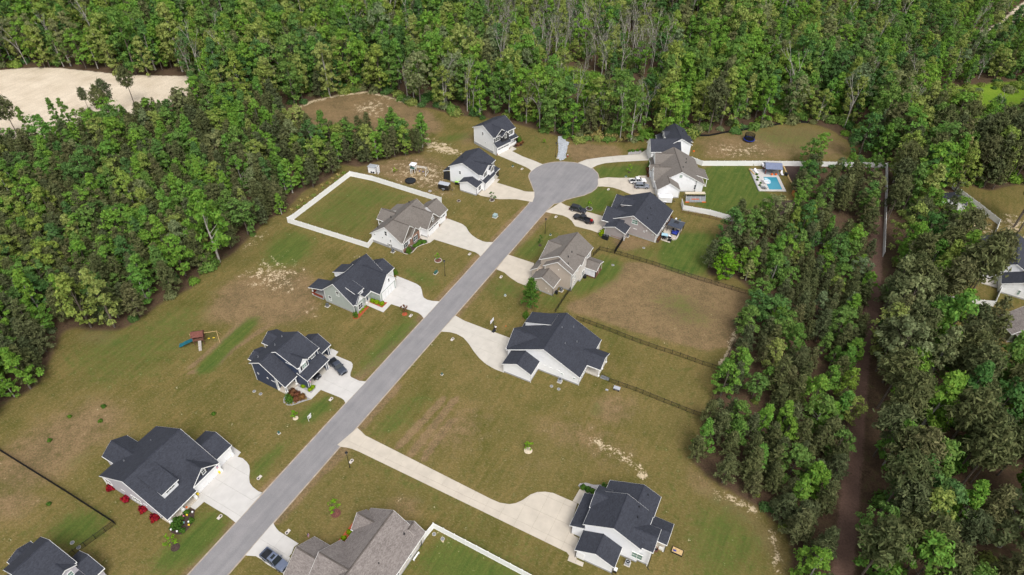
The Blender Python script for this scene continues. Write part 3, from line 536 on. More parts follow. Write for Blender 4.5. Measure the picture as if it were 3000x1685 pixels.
paving('driveway', 'pale concrete driveway under the steel grey pickup', [(-44.16,65.47),(-43.76,64.89),(-43.25,64.33),(-42.62,63.77),(-38.35,61.41),(-39.03,60.84),(-39.55,55.67),(-42.89,57.31),(-44.37,58.28),(-45.51,58.88),(-47.46,58.95)], 62.3, 3.6, 3.6, 'new_concrete')

# ---------------------------------------------------------------- houses
class House:
    """u runs along the given heading, v to its right; everything is a part of ONE house"""
    def __init__(s, label, org, head, siding='white_siding', roof='dark_shingle', name='house', cat='house'):
        s.r = empty(name, org, label, cat, R(head)); s.sid = siding; s.rf = roof; s.ridge = 'dark_ridge' if roof == 'dark_shingle' else 'taupe_ridge'
    def mb(s): return MB(True)
    def part(s, name, mb, mat, parent=None, fix=True): return mb.build(name, mat, parent or s.r, fix=fix)
    def box(s, name, mat, *b, parent=None): return s.part(name, s.mb().box(*b), mat, parent, False)
    def gable(s, u0, u1, v0, v1, e0, e1, zr, axis='u', rp=None, ov=.32, wall=True, mat=None, ends=(1, 1), z0=0.0, rmat=None, cap=True, gmat=None):
        """ridged roof (outline incl. overhang) over a gabled wall block; e0/e1 eave heights at the low/high side, ends: 1 = open gable end, 0 = runs into another roof"""
        (a0, a1, b0, b1) = (u0, u1, v0, v1) if axis == 'u' else (v0, v1, u0, u1)
        rp = (b0 + b1) / 2 if rp is None else rp
        rf = s.rf if rmat is None else rmat
        t = .07
        top = [(b0, e0), (rp, zr), (b1, e1)]
        roof = s.part('roof', s.mb().extr(top + [(b1, e1 - t), (rp, zr - t), (b0, e0 - t)], a0, a1, axis), rf)
        k0 = (zr - e0) / (rp - b0); k1 = (zr - e1) / (b1 - rp); x = .055
        fz = [(b0 - x, e0 - k0 * x - .05), (rp, zr - .05), (b1 + x, e1 - k1 * x - .05)]
        s.part('fascia', s.mb().extr(fz + [(b, z - .2) for b, z in fz[::-1]], a0 - (x if ends[0] else -.06), a1 + (x if ends[1] else -.06), axis), 'white_trim', roof)
        if cap:
            w = .16
            s.part('ridge_cap', s.mb().extr([(rp - w, zr - k0 * w + .035), (rp, zr + .05), (rp + w, zr - k1 * w + .035), (rp + w, zr - k1 * w - .02), (rp - w, zr - k0 * w - .02)], a0 + (.15 if ends[0] else 0), a1 - (.15 if ends[1] else 0), axis), s.ridge, roof)
        if wall:
            wa0 = a0 + (ov if ends[0] else 0); wa1 = a1 - (ov if ends[1] else 0); c = .16
            prof = [(b0 + ov, z0), (b1 - ov, z0), (b1 - ov, e1 + k1 * ov - c), (rp, zr - c), (b0 + ov, e0 + k0 * ov - c)]
            s.part('wall', s.mb().extr(prof, wa0, wa1, axis), mat or s.sid)
            if z0 == 0.0:
                s.part('foundation', s.mb().extr([(b0 + ov - .03, -.2), (b1 - ov + .03, -.2), (b1 - ov + .03, .38), (b0 + ov - .03, .38)], wa0 - .03, wa1 + .03, axis), 'block')
        return roof
    def shed(s, a0, a1, b0, b1, z0, z1, axis='u', wall=None, mat=None, ov=.25, ends=(1, 1), fas=True):
        """single-slope roof: height z0 at b0, z1 at b1; wall = bottom height of a wall block under it"""
        t = .07; roof = s.part('roof', s.mb().extr([(b0, z0), (b1, z1), (b1, z1 - t), (b0, z0 - t)], a0, a1, axis), s.rf)
        if fas:
            x = .05; k = (z1 - z0) / (b1 - b0); lo0 = z0 < z1
            c0 = b0 - (x if lo0 else 0); c1 = b1 + (0 if lo0 else x)
            f = [(c0, z0 + k * (c0 - b0) - .05), (c1, z1 + k * (c1 - b1) - .05)]
            s.part('fascia', s.mb().extr(f + [(b, z - .18) for b, z in f[::-1]], a0 - (x if ends[0] else 0), a1 + (x if ends[1] else 0), axis), 'white_trim', roof)
        if wall is not None:
            k = (z1 - z0) / (b1 - b0); lo = b0 + (ov if z0 < z1 else 0); hi = b1 - (0 if z0 < z1 else ov)
            s.part('wall', s.mb().extr([(lo, wall), (hi, wall), (hi, z0 + k * (hi - b0) - .13), (lo, z0 + k * (lo - b0) - .13)], a0 + ov, a1 - ov, axis), mat or s.sid)
        return roof
    def _f(s, face, c, a0, a1, d0, d1, z0, z1):
        """box on a wall face: d = distance out from the wall plane"""
        sg = 1 if face[1] == '+' else -1; lo, hi = sorted((c + sg * d0, c + sg * d1))
        return (lo, hi, a0, a1, z0, z1) if face[0] == 'u' else (a0, a1, lo, hi, z0, z1)
    def window(s, face, c, a, z, w=.9, h=1.4, n=1, glass='glass', shut=None, mull=True):
        f = s.mb(); W = w * n; d = .07
        f.box(*s._f(face, c, a - W / 2 - .09, a + W / 2 + .09, -.05, d, z + h, z + h + .11)); f.box(*s._f(face, c, a - W / 2 - .09, a + W / 2 + .09, -.05, d + .02, z - .11, z))
        for k in range(n + 1):
            x = a - W / 2 + k * w; q = .09 if k in (0, n) else .06
            f.box(*s._f(face, c, x - (q if k == 0 else q / 2 if k < n else 0), x + (q if k == n else q / 2 if k else 0), -.05, d, z, z + h))
        if mull: f.box(*s._f(face, c, a - W / 2, a + W / 2, -.05, .05, z + h / 2 - .035, z + h / 2 + .035))
        fr = s.part('window', f, 'white_trim', None, False)
        for k in range(n):
            x = a - W / 2 + k * w
            s.part('pane', s.mb().box(*s._f(face, c, x + .02, x + w - .02, -.04, .025, z, z + h / 2 if mull else z + h)), glass, fr, False)
            if mull: s.part('pane', s.mb().box(*s._f(face, c, x + .02, x + w - .02, -.04, .032, z + h / 2, z + h)), glass if glass == 'glass' else 'green_glass', fr, False)
        if shut:
            for q in (-1, 1):
                x0 = a + q * (W / 2 + .31); s.box('shutter', shut, *s._f(face, c, x0 - .19, x0 + .19, 0, .05, z - .05, z + h + .05))
    def garage(s, face, c, a, w=4.88, h=2.2, lites=False, z=.05):
        d = s.mb()
        d.box(*s._f(face, c, a - w / 2 - .14, a - w / 2, 0, .06, z, z + h + .14)); d.box(*s._f(face, c, a + w / 2, a + w / 2 + .14, 0, .06, z, z + h + .14)); d.box(*s._f(face, c, a - w / 2, a + w / 2, 0, .06, z + h, z + h + .14))
        fr = s.part('garage_door', d, 'white_trim', None, False)
        n = max(2, round(w / 1.22)); pw = w / n
        for j in range(4):
            for k in range(n):
                s.part('panel', s.mb().box(*s._f(face, c, a - w / 2 + k * pw + .04, a - w / 2 + (k + 1) * pw - .04, -.02, .035, z + j * h / 4 + .025, z + (j + 1) * h / 4 - .025)), 'paint_white', fr, False)
                if lites and j == 3: s.part('pane', s.mb().box(*s._f(face, c, a - w / 2 + k * pw + .1, a - w / 2 + (k + 1) * pw - .1, .03, .05, z + j * h / 4 + .1, z + (j + 1) * h / 4 - .12)), 'glass', fr, False)
    def door(s, face, c, a, z=.4, w=1.0, h=2.1, mat='navy_siding'):
        fr = s.box('door', mat, *s._f(face, c, a - w / 2, a + w / 2, -.02, .05, z, z + h))
        s.box('door_frame', 'white_trim', *s._f(face, c, a - w / 2 - .12, a - w / 2, -.02, .07, z, z + h + .1), parent=fr)
        s.box('door_frame', 'white_trim', *s._f(face, c, a + w / 2, a + w / 2 + .12, -.02, .07, z, z + h + .1), parent=fr)
    def post(s, u, v, z0, z1, w=.12, mat='white_trim', base=True):
        p = s.box('post', mat, u - w, u + w, v - w, v + w, z0, z1)
        if base: s.box('post_base', mat, u - w - .1, u + w + .1, v - w - .1, v + w + .1, z0, z0 + .75 if w > .14 else z0 + .25, parent=p)
    def slab(s, u0, u1, v0, v1, z=.3, mat='concrete', name='porch_floor'): return s.box(name, mat, u0, u1, v0, v1, -.05, z)
    def spout(s, u, v, z, mat='white_trim', du=0, dv=0):
        m = s.mb().tube((u, v, .12), (u, v, z), .055, .055, 6); m.tube((u, v, .14), (u + du, v + dv, .05), .06, .06, 6); s.part('downspout', m, mat, None, False)
    def vents(s, pts, mat='grey_metal'):
        for u, v, z in pts: s.part('vent_pipe', s.mb().tube((u, v, z - .25), (u, v, z + .3), .09, .09, 8).tube((u, v, z - .2), (u, v, z + .04), .2, .12, 8), mat, None, False)
    def trim(s, face, c, pts, zr=None, w=.14, mat='white_trim'):
        """corner boards: list of (a, z0, z1)"""
        for a, z0, z1 in pts: s.box('corner_board', mat, *s._f(face, c, a - w / 2, a + w / 2, 0, .035, z0, z1))
    def ledge(s, face, c, a, z, w=1.1, h=.13): s.box('wall_vent', 'white_trim', *s._f(face, c, a - w / 2, a + w / 2, 0, .05, z, z + h))
    def box_vent(s, face, c, a, z, q=.42):
        f = s.box('wall_hatch', 'white_trim', *s._f(face, c, a - q / 2, a + q / 2, 0, .05, z, z + q)); s.box('pane', 'glass', *s._f(face, c, a - q / 4, a + q / 4, .03, .07, z + q / 4, z + q * 3 / 4), parent=f)

# lavender house with the navy gable, lower left
H = House('lavender sided house with navy garage gable and wide charcoal roof', (-78.87,72.85), 62.3, 'lavender_siding')
H.gable(-.25, 13.2, -.25, 15.5, 3.2, 4.44, 8.45, rp=9.05)
H.shed(-.25, 6.65, 15.5, 18.35, 4.44, 2.78, ends=(1, 1))
H.shed(6.65, 13.2, 15.5, 17.6, 4.44, 3.2, ends=(0, 1))
H.gable(6.6, 12.8, 10.2, 17.55, 3.15, 3.15, 5.75, 'v', ends=(0, 1), mat='navy_siding')
H.gable(12.6, 17.3, 9.5, 16.7, 3.15, 3.15, 5.2, ends=(0, 1), mat='white_siding')
H.gable(2.95, 8.75, -3.6, 4.2, 3.2, 3.2, 5.0, 'v', ends=(1, 0))
H.shed(1.9, 5.7, 10.0, 15.9, 7.95, 6.05, wall=4.4, mat='white_siding', fas=False); H.box('fascia', 'white_trim', 1.85, 5.75, 15.88, 15.97, 5.86, 6.03)
H.window('v+', 15.65, 3.8, 5.15, .62, .62, 3, mull=False)
H.window('v+', 17.23, 9.9, 3.55, .72, 1.15, 1, shut='black_shake')
H.garage('v+', 17.23, 9.75, 4.9); H.garage('v+', 16.38, 15.2, 2.9); H.box('garage_front', 'white_siding', 6.95, 12.9, 17.22, 17.24, 0, 2.9)
H.slab(0.05, 6.5, 15.4, 18.0, .32, 'warm_concrete')
for u_ in (.3, 3.1, 6.2): H.post(u_, 17.75, .3, 2.75, .17)
H.post(12.95, 17.35, 0, 2.95, .16); H.post(16.8, 16.5, 0, 2.95, .16)
H.door('v+', 15.2, 4.9, .35)
for v_, n_ in ((1.3, 2), (9.2, 3)): H.window('u-', .07, v_, 1.2, .8, 1.3, n_)
for v_ in (5.6, 11.9): H.ledge('u-', .07, v_, 2.2)
H.vents([(9.5, 3.8, 5.4), (3.9, 2.6, 4.9)]); H.spout(.0, .0, 3.1); H.trim('u-', .07, [(.15, .3, 3.2), (15.1, .3, 4.4)])

# dark blue house with the open garage
H = House('dark blue house with white gable window over an open double garage', (-57.35,100.27), 62.3, 'navy_siding')
H.gable(-.3, 3.6, -.32, 9.4, 5.8, 3.15, 7.75, rp=3.15, wall=False, ends=(1, 0)); H.part('wall', H.mb().extr([(0, 0), (6.45, 0), (6.45, 5.1), (3.15, 7.55), (0, 5.75)], 0, 3.6, 'u'), 'navy_siding')
H.gable(3.4, 10.6, -.32, 10.3, 5.8, 6.1, 8.55, rp=4.75, z0=2.6)
H.part('wall', H.mb().box(3.55, 10.35, 0, 8.4, 0, 2.7), 'navy_siding')
H.shed(3.4, 10.75, 9.7, 12.5, 4.45, 3.2)
for u0_, u1_ in ((3.65, 4.25), (9.75, 10.4)): H.box('garage_pier', 'navy_siding', u0_, u1_, 11.7, 12.1, 0, 3.2)
H.box('garage_wall', 'navy_siding', 3.65, 3.8, 8.4, 11.7, 0, 3.9); H.box('garage_wall', 'navy_siding', 10.25, 10.4, 8.4, 11.7, 0, 3.9); H.box('garage_header', 'navy_siding', 4.25, 9.75, 11.72, 12.06, 2.5, 3.2)
H.slab(3.8, 10.25, 8.4, 12.0, .055, 'concrete', 'garage_floor')
for u_ in (3.72, 4.2, 9.8, 10.33): H.box('corner_board', 'white_trim', u_ - .07, u_ + .07, 12.1, 12.14, 0, 3.0)
H.gable(10.2, 14.6, 2.95, 9.75, 3.15, 3.15, 5.1, ends=(0, 1), wall=False)
H.box('wall', 'navy_siding', 10.4, 14.25, 3.3, 8.2, 0, 3.1); H.part('wall', H.mb().extr([(3.3, 3.1), (9.4, 3.1), (6.35, 4.9)], 14.15, 14.25, 'u'), 'navy_siding')
for u0_, u1_ in ((10.5, 11.1), (13.6, 14.25)): H.box('garage_pier', 'navy_siding', u0_, u1_, 8.2, 9.4, 0, 3.1); H.box('corner_board', 'white_trim', u1_ - .14, u1_, 9.4, 9.44, 0, 3.0); H.box('corner_board', 'white_trim', u0_, u0_ + .14, 9.4, 9.44, 0, 3.0)
H.slab(11.1, 13.6, 8.2, 9.3, .055, 'concrete', 'garage_floor')
H.gable(7.2, 12.25, -4.55, 2.2, 3.2, 3.2, 4.75, 'v', ends=(1, 0), wall=False); H.box('wall', 'navy_siding', 7.7, 11.8, -2.4, 0, 0, 3.3)
for u_ in (7.5, 11.95): H.post(u_, -4.2, 0, 3.1, .1)
H.gable(1.9, 6.3, -3.6, 0, 3.2, 3.2, 4.2, 'v', ends=(1, 0))
H.gable(3.75, 6.9, 6.6, 10.55, 6.05, 6.05, 7.6, 'v', ends=(0, 1), ov=.2, mat='white_siding', z0=4.2)
H.window('v+', 10.37, 5.35, 4.65, .6, 1.15, 2, 'green_glass', shut='black_shake'); H.window('v+', 10.0, 8.6, 4.7, .6, 1.0, 2, shut='black_shake')
H.trim('v+', 10.0, [(10.2, 4.2, 6.0)]); H.box('corner_board', 'white_trim', 3.6, 3.74, 10.36, 10.40, 4.2, 6.0)
H.box_vent('u-', 0, 1.2, 2.6); H.box_vent('u-', 0, 4.0, 2.6); H.ledge('u-', 0, 5.6, 2.6); H.trim('u-', 0, [(.1, 0, 5.6), (6.38, 0, 5.0)])
H.slab(-.05, 3.6, 6.4, 9.15, .32, 'warm_concrete'); H.post(.15, 8.95, .3, 3.05, .17); H.post(3.2, 8.95, .3, 3.05, .12); H.post(.15, 6.6, .3, 4.8, .1)
H.door('v+', 6.45, 2.5); H.vents([(8.8, 1.2, 6.8), (5.8, 2.0, 7.2), (1.6, .8, 6.6)]); H.spout(-.05, 9.2, 3.1, 'dark_plastic', 0, .4)

# sage green house with orange mulch
H = House('sage green house with white garage gable and orange mulch beds', (-39.37,122.45), 62.3, 'sage_siding')
H.gable(-.35, 13.2, -9.35, .45, 4.05, 3.0, 7.8, rp=-5.2)
H.shed(-.4, 3.5, -14.0, -9.3, 2.85, 4.1, ends=(1, 1)); H.shed(3.5, 13.2, -10.4, -9.3, 3.1, 4.1, ends=(0, 1))
H.slab(0, 3.4, -13.5, -9.9, .45, 'block'); H.box('railing', 'redwood', 0, .06, -13.4, -10.0, .45, 1.25); H.box('railing', 'redwood', 0, 3.3, -13.45, -13.39, .45, 1.25)
for v_ in (-13.3, ): H.post(.15, v_, .4, 2.75, .11)
H.gable(6.1, 13.35, -3.8, 3.75, 3.15, 3.15, 7.2, 'v', ends=(0, 1))
H.box('garage_front', 'white_siding', 6.42, 13.03, 3.42, 3.45, 2.75, 3.4); H.part('gable_front', H.mb().extr([(6.45, 3.35), (13.0, 3.35), (9.72, 6.95)], 3.43, 3.46, 'v'), 'white_siding')
H.garage('v+', 3.43, 9.72, 4.9, 2.25); H.window('v+', 3.46, 10.4, 4.1, .6, 1.0, 1)
H.trim('v+', 3.43, [(6.5, 0, 3.2), (12.95, 0, 3.2)])
H.gable(12.7, 16.4, -5.95, .7, 3.15, 3.15, 5.0, ends=(0, 1)); H.garage('v+', .38, 14.75, 2.45, 2.2); H.trim('v+', .38, [(16.0, 0, 3.1)])
H.gable(.1, 3.5, -3.2, 1.15, 3.05, 3.05, 5.3, 'v', ends=(0, 1), ov=.25)
H.window('v+', .9, 1.6, .85, .75, 1.5, 2); H.part('gable_front', H.mb().extr([(0.0, 3.2), (3.15, 3.2), (1.58, 5.1)], .9, .93, 'v'), 'white_siding'); H.box('stone_skirt', 'block', -.12, 3.3, .89, .95, 0, .9)
H.shed(1.6, 4.6, -3.7, .1, 6.3, 4.95, wall=3.6, mat='white_siding', ov=.2); H.window('v+', -.1, 3.1, 4.1, .62, .52, 2, mull=False)
H.gable(3.4, 6.4, -.6, .85, 3.05, 3.0, 3.6, ends=(0, 0), wall=False, cap=False); H.slab(3.3, 6.1, -.2, .7, .3, 'concrete'); H.post(4.2, .6, .3, 2.95, .1); H.door('v+', .13, 4.9, .35)
H.shed(5.0, 8.6, -9.9, -6.0, 5.7, 7.3, wall=4.2, mat='white_siding', ov=.2)
H.window('u-', 0.0, -7.4, 1.1, .8, 1.35, 1); H.window('u-', 0.0, -4.5, 3.9, .8, 1.35, 1); H.trim('u-', 0.0, [(.2, 0, 3.0), (-9.0, 0, 4.1)])
H.vents([(8.2, -7.6, 5.9)]); H.spout(-.02, .5, 2.9, 'dark_plastic')

# white house with brown roof and white fenced yard
H = House('white house with brown shingle roof, brick bay and long garage row', (-30.72,146.85), 62.3, 'white_siding', 'taupe_shingle')
H.gable(-.32, 15.4, -10.35, .55, 3.05, 3.4, 7.15, rp=-4.98)
H.shed(11.4, 15.3, -12.3, -9.4, 2.75, 3.75, wall=0, ends=(1, 1)); H.gable(6.0, 11.45, -12.75, -6.0, 3.1, 3.1, 5.2, 'v', ends=(1, 0), wall=False); H.post(6.3, -12.4, .2, 3.0, .1); H.box('porch_wall', 'taupe_shake', 6.6, 11.1, -10.0, -9.9, .3, 3.0)
H.box('railing', 'white_trim', 6.2, 11.2, -12.45, -12.4, .3, 1.2); H.slab(6.2, 11.2, -12.4, -10, .3)
H.gable(8.7, 15.6, -4.2, 2.85, 3.2, 3.2, 6.85, 'v', ends=(0, 1)); H.part('gable_front', H.mb().extr([(9.2, 3.3), (15.1, 3.3), (12.15, 6.55)], 2.53, 2.56, 'v'), 'taupe_shake')
H.shed(8.9, 15.4, 2.55, 3.05, 3.45, 3.2, ends=(0, 0)); H.window('v+', 2.56, 12.15, 3.95, .7, 1.35, 1)
H.garage('v+', 2.53, 12.1, 4.9, 2.25, True); H.trim('v+', 2.53, [(9.05, .0, 3.1), (15.25, 0, 3.1)])
H.gable(14.8, 19.9, -4.9, 2.5, 3.2, 3.2, 5.95, ends=(0, 1)); H.garage('v+', 2.18, 17.4, 2.75, 2.25, True); H.box('brick_pier', 'brick', 18.95, 19.5, 2.18, 2.24, 0, 1.0); H.box('brick_pier', 'brick', 14.9, 15.28, 2.53, 2.6, 0, 1.0); H.box('brick_pier', 'brick', 9.0, 9.35, 2.53, 2.6, 0, 1.0)
H.gable(.1, 7.5, -4.98, .62, 3.4, 3.4, 7.1, 'v', ends=(0, 1), ov=.3); H.part('gable_front', H.mb().extr([(.0, 3.6), (7.1, 3.6), (3.57, 6.8)], .33, .36, 'v'), 'taupe_shake')
H.gable(3.3, 7.75, -1.5, 1.15, 3.2, 3.2, 5.45, 'v', ends=(0, 1), ov=.25, mat='brick'); H.part('gable_front', H.mb().extr([(3.6, 3.35), (7.4, 3.35), (5.52, 5.25)], .9, .93, 'v'), 'taupe_shake')
H.window('v+', .9, 5.4, .95, .8, 1.6, 2, shut='black_shake'); H.window('v+', .33, 1.7, .95, .85, 1.6, 1, shut='black_shake'); H.box('brick_skirt', 'brick', .0, 3.5, .33, .40, 0, .95)
H.shed(-.1, 3.4, .3, .85, 3.65, 3.35, ends=(1, 0)); H.window('u-', 0.0, -4.9, 4.1, .7, 1.35, 1)
for v_, z_ in ((-8.9, 2.7), (-6.2, 2.6)): H.box_vent('u-', 0, v_, z_, .5)
H.window('u-', 0, -3.5, 2.3, .4, .8, 1); H.window('u-', 0, -4.0, .5, .5, .9, 1, shut='block'); H.trim('u-', 0, [(.2, .38, 3.3), (-9.95, .38, 3.0)]); H.box('foundation_course', 'block', -.05, .02, -9.95, .2, 0, .75)
H.vents([(14.3, -7.0, 6.0), (6.2, -7.6, 5.5), (2.0, -9.2, 4.2), (15.9, -3.0, 4.9)], 'dark_plastic'); H.spout(-.05, .5, 3.2); H.spout(8.98, 2.7, 3.1); H.door('v+', .24, 8.3, .3, mat='white_trim')

# white two-storey house with a side garage, near the turning circle
H = House('white two storey house with low side garage, closer to the street', (-11.58,175.37), 63, 'white_siding')
H.gable(2.5, 12.9, -11.4, -.35, 5.65, 5.75, 8.35, rp=-6.3)
H.gable(2.95, 9.9, -6.0, .65, 5.7, 5.7, 7.6, 'v', ends=(0, 1)); H.gable(7.0, 10.1, -2, 1.0, 5.5, 5.5, 6.7, 'v', ends=(0, 1), ov=.22)
H.gable(-.42, 4.0, -6.1, .35, 3.1, 3.1, 4.4, ends=(1, 0))
H.shed(3.1, 9.6, -.3, 1.55, 4.1, 3.0, ends=(0, 1)); H.box('garage_block', 'white_siding', 3.4, 9.35, -.5, 1.05, 0, 3.2); H.shed(9.6, 12.9, -2.6, 1.2, 4.1, 3.0, ends=(0, 1)); H.slab(9.6, 12.6, -1.9, .9, .3); H.post(12.5, .8, .3, 2.9, .1, 'dark_plastic'); H.post(9.75, .85, .3, 2.9, .1)
H.garage('v+', 1.05, 6.4, 4.9, 2.2); H.window('v+', .03, 2.0, 1.0, 1.5, 1.3, 1); H.window('v+', .33, 5.1, 4.3, .75, 1.35, 1, shut='black_shake'); H.window('v+', .78, 8.6, 4.3, .75, 1.35, 1, shut='black_shake'); H.window('v+', -.67, 11.5, 4.1, .75, 1.35, 2, shut='black_shake')
H.window('u-', 2.82, -7.4, 3.9, .62, 1.0, 1); H.trim('u-', 2.82, [(-11.0, .4, 5.7), (-.75, 3.2, 5.7)]); H.shed(2.8, 7.0, -13.6, -11.1, 3.2, 4.2, ends=(1, 1)); H.box('porch_screen', 'black_shake', 3.1, 3.2, -13.4, -11.1, 0, 3.1); H.post(3.0, -13.4, 0, 3.1, .1, 'dark_plastic')
H.spout(.0, .1, 3.0, 'dark_plastic'); H.spout(3.35, 1.15, 3.0, 'dark_plastic'); H.vents([(7.5, -9.3, 6.9)], 'dark_plastic')

# farthest white two-storey house
H = House('white two storey house with black shake gable, last before the trees', (-6.56,199.54), 45.5, 'white_siding')
H.gable(-.35, 10.0, -10.7, -.5, 6.2, 6.2, 8.85, rp=-5.6)
H.gable(.12, 6.1, -5.6, -.1, 6.2, 6.2, 8.4, 'v', ends=(0, 1)); H.gable(2.6, 6.2, -1.6, .65, 5.9, 5.9, 7.35, 'v', ends=(0, 1), ov=.22, mat='black_shake')
H.part('gable_front', H.mb().extr([(.0, 6.2), (5.7, 6.2), (2.85, 8.1)], -.41, -.38, 'v'), 'black_shake')
H.shed(-.25, 6.4, -.5, 1.15, 4.4, 3.1, ends=(1, 1)); H.box('garage_block', 'white_siding', 0, 6.15, -1, .75, 0, 3.3)
H.shed(6.3, 10.4, -2.4, .4, 4.3, 3.1, ends=(0, 1)); H.slab(6.3, 10.2, -1.5, .1, .35); H.post(10.0, 0, .3, 3.0, .14, 'dark_plastic'); H.box('railing', 'white_trim', 6.9, 10.1, .02, .08, .4, 1.3); H.box('railing', 'white_trim', 10.05, 10.12, -1.4, 0, .4, 1.3)
H.garage('v+', .75, 3.1, 4.9, 2.2, True); H.window('v+', -.42, 1.35, 4.6, .8, 1.35, 2, shut='black_shake'); H.window('v+', .43, 4.4, 4.9, .7, 1.2, 1); H.window('v+', -.82, 8.2, 4.3, .8, 1.4, 1, shut='black_shake')
H.window('u-', -.03, -5.9, 5.0, .6, 1.0, 1); H.box_vent('u-', -.03, -4.6, 2.4, .4); H.trim('u-', -.03, [(-10.3, .4, 6.0), (-.9, .4, 6.0)]); H.box('foundation_course', 'block', -.09, 0, -10.35, -.8, 0, .85)
H.box('brick_pier', 'brick', .1, .55, .75, .8, 0, .7); H.box('brick_pier', 'brick', 5.6, 6.05, .75, .8, 0, .7); H.spout(-.1, .8, 3.1, 'dark_plastic'); H.vents([(2.0, -8.0, 7.7)], 'dark_plastic')

# white house right of the turning circle, against the trees
H = House('white two storey house with charcoal roof and long side garage by the silt fence', (58.4,200.21), 94.0, 'white_siding')
H.gable(-.35, 10.2, -7.7, .2, 5.1, 5.1, 7.4)
H.gable(-2.45, 4.1, -14.0, -3.8, 3.85, 3.85, 6.9, 'v', ends=(1, 0), ov=.3)
H.shed(5.0, 9.0, .0, 2.2, 3.9, 3.0); H.shed(4.2, 10.0, -9.6, -7.4, 3.1, 4.0); H.post(9.8, -9.4, 0, 3.0, .1); H.post(8.6, 2.0, 0, 2.9, .1)
H.gable(5.0, 8.4, -8.0, -5.6, 5.1, 5.1, 6.3, 'v', ends=(1, 0), ov=.2, z0=3.0); H.window('v-', -7.8, 6.7, 3.6, .7, 1.2, 1)
H.garage('v-', -13.7, .8, 4.9, 2.2); H.window('v-', -13.7, .8, 4.2, .7, 1.1, 1); H.trim('u-', -.03, [(-.2, .4, 5.0)]); H.trim('u-', -2.15, [(-13.55, .3, 3.8)]); H.box('brick_course', 'mulch_rust', -2.2, -2.1, -13.6, -8, 0, .3); H.vents([(6.5, -1.6, 6.4)], 'dark_plastic')

# white house with brown roof beside the pool lawn
H = House('white house with swooping brown roof and side garage beside the pool lawn', (59.48,179.85), 90.5, 'white_siding', 'taupe_shingle')
H.gable(-.35, 14.6, -15.6, -2.9, 3.1, 4.4, 7.4, rp=-8.2); H.shed(-.35, 3.0, -2.9, -.5, 4.4, 3.0, wall=0); H.shed(3.0, 8.5, -2.9, 1.4, 4.4, 2.9); H.shed(8.5, 14.6, -2.9, -.5, 4.4, 3.0, wall=0)
H.slab(3.2, 8.4, -3, 1.1, .25); H.post(3.2, 1.1, 0, 2.8, .1); H.post(8.3, 1.1, 0, 2.8, .1)
H.gable(-3.85, .5, -15.7, -8.55, 3.1, 3.1, 5.5, ends=(1, 0)); H.gable(1.2, 7.4, -16.0, -8.5, 3.1, 3.1, 6.3, 'v', ends=(1, 0)); H.gable(8.0, 13.8, -14.8, -8.2, 4.0, 4.0, 7.3, 'v', ends=(1, 0)); H.gable(7.0, 9.6, -16.4, -12.0, 3.1, 3.1, 4.6, 'v', ends=(1, 0))
for c_, u_ in ((-15.68, 4.3), ): H.window('v-', c_, u_, 4.0, .6, 1.1, 1, shut='brick'); H.garage('v-', c_, u_, 4.8, 2.2)
H.garage('v-', -15.38, -1.8, 2.6, 2.2); H.box('brick_pier', 'brick', -3.5, -3.2, -15.45, -15.38, 0, 1.0)
H.window('u-', -.03, -8.2, 5.2, .8, .9, 1, 'green_glass'); H.window('u-', -.03, -2.6, 1.1, .85, 1.5, 2); H.trim('u-', -.03, [(-.85, .4, 3.0)]); H.trim('u-', -3.53, [(-15.3, .3, 3.1), (-8.9, .3, 3.1)]); H.vents([(7.6, -5.3, 6.0), (10.5, -4.6, 5.5), (3.2, -7.2, 7.0)], 'dark_plastic'); H.spout(-3.6, -8.7, 3.0)

# grey-brown house with the patio gazebo
H = House('grey brown sided house with black roof and patio gazebo behind', (31.87,156.85), 62, 'greige_siding')
H.gable(.9, 14.6, -6.0, 9.35, 3.0, 3.0, 6.95, rp=1.7)
H.gable(-.15, 6.4, -7.15, -.6, 3.0, 3.0, 5.85, 'v', ends=(1, 0)); H.gable(7.5, 13.8, -7.2, -1.6, 3.0, 3.0, 5.5, 'v', ends=(1, 0))
H.shed(7.3, 10.4, -4.4, -.9, 4.75, 5.65, wall=3.5, ov=.18); H.shed(6.3, 7.6, -7.2, -5.6, 2.9, 3.3, ends=(0, 0))
H.gable(-2.75, 1.4, -5.4, 1.25, 2.75, 2.75, 4.05, ends=(1, 0)); H.spout(-2.5, 1.1, 2.7); H.trim('u-', -2.43, [(.85, 0, 2.7), (-5.0, 0, 2.7)]); H.box('brick_vent_course', 'brick', -2.47, -2.42, -3.0, .7, .25, .45)
H.garage('v-', -6.83, 3.1, 4.9, 2.2); H.window('v-', -6.88, 10.6, 1.0, .8, 1.5, 2); H.window('u-', 1.22, 2.3, 4.1, .82, 1.35, 2, 'green_glass'); H.ledge('u-', 1.22, 2.7, 2.4); H.box_vent('u-', 1.22, 5.4, 2.3, .5); H.box_vent('u-', 1.22, 8.0, 2.1, .5); H.box('wall_vent', 'white_trim', 1.17, 1.22, 1.1, 1.35, 5.6, 5.85); H.box('wall_vent', 'white_trim', 1.17, 1.22, 5.9, 6.3, 2.95, 3.15)
H.trim('u-', 1.22, [(8.95, 0, 3.0)], w=.2); H.spout(1.15, 9.2, 2.9); H.trim('v+', 9.03, [(1.3, 0, 2.9)]); H.vents([(8.5, 4.2, 5.7), (6.2, 5.2, 5.1), (4.0, 5.0, 5.3)], 'dark_plastic')
for u_ in (3.5, 8, 12): H.window('v+', 9.03, u_, .9, .85, 1.5, 2)

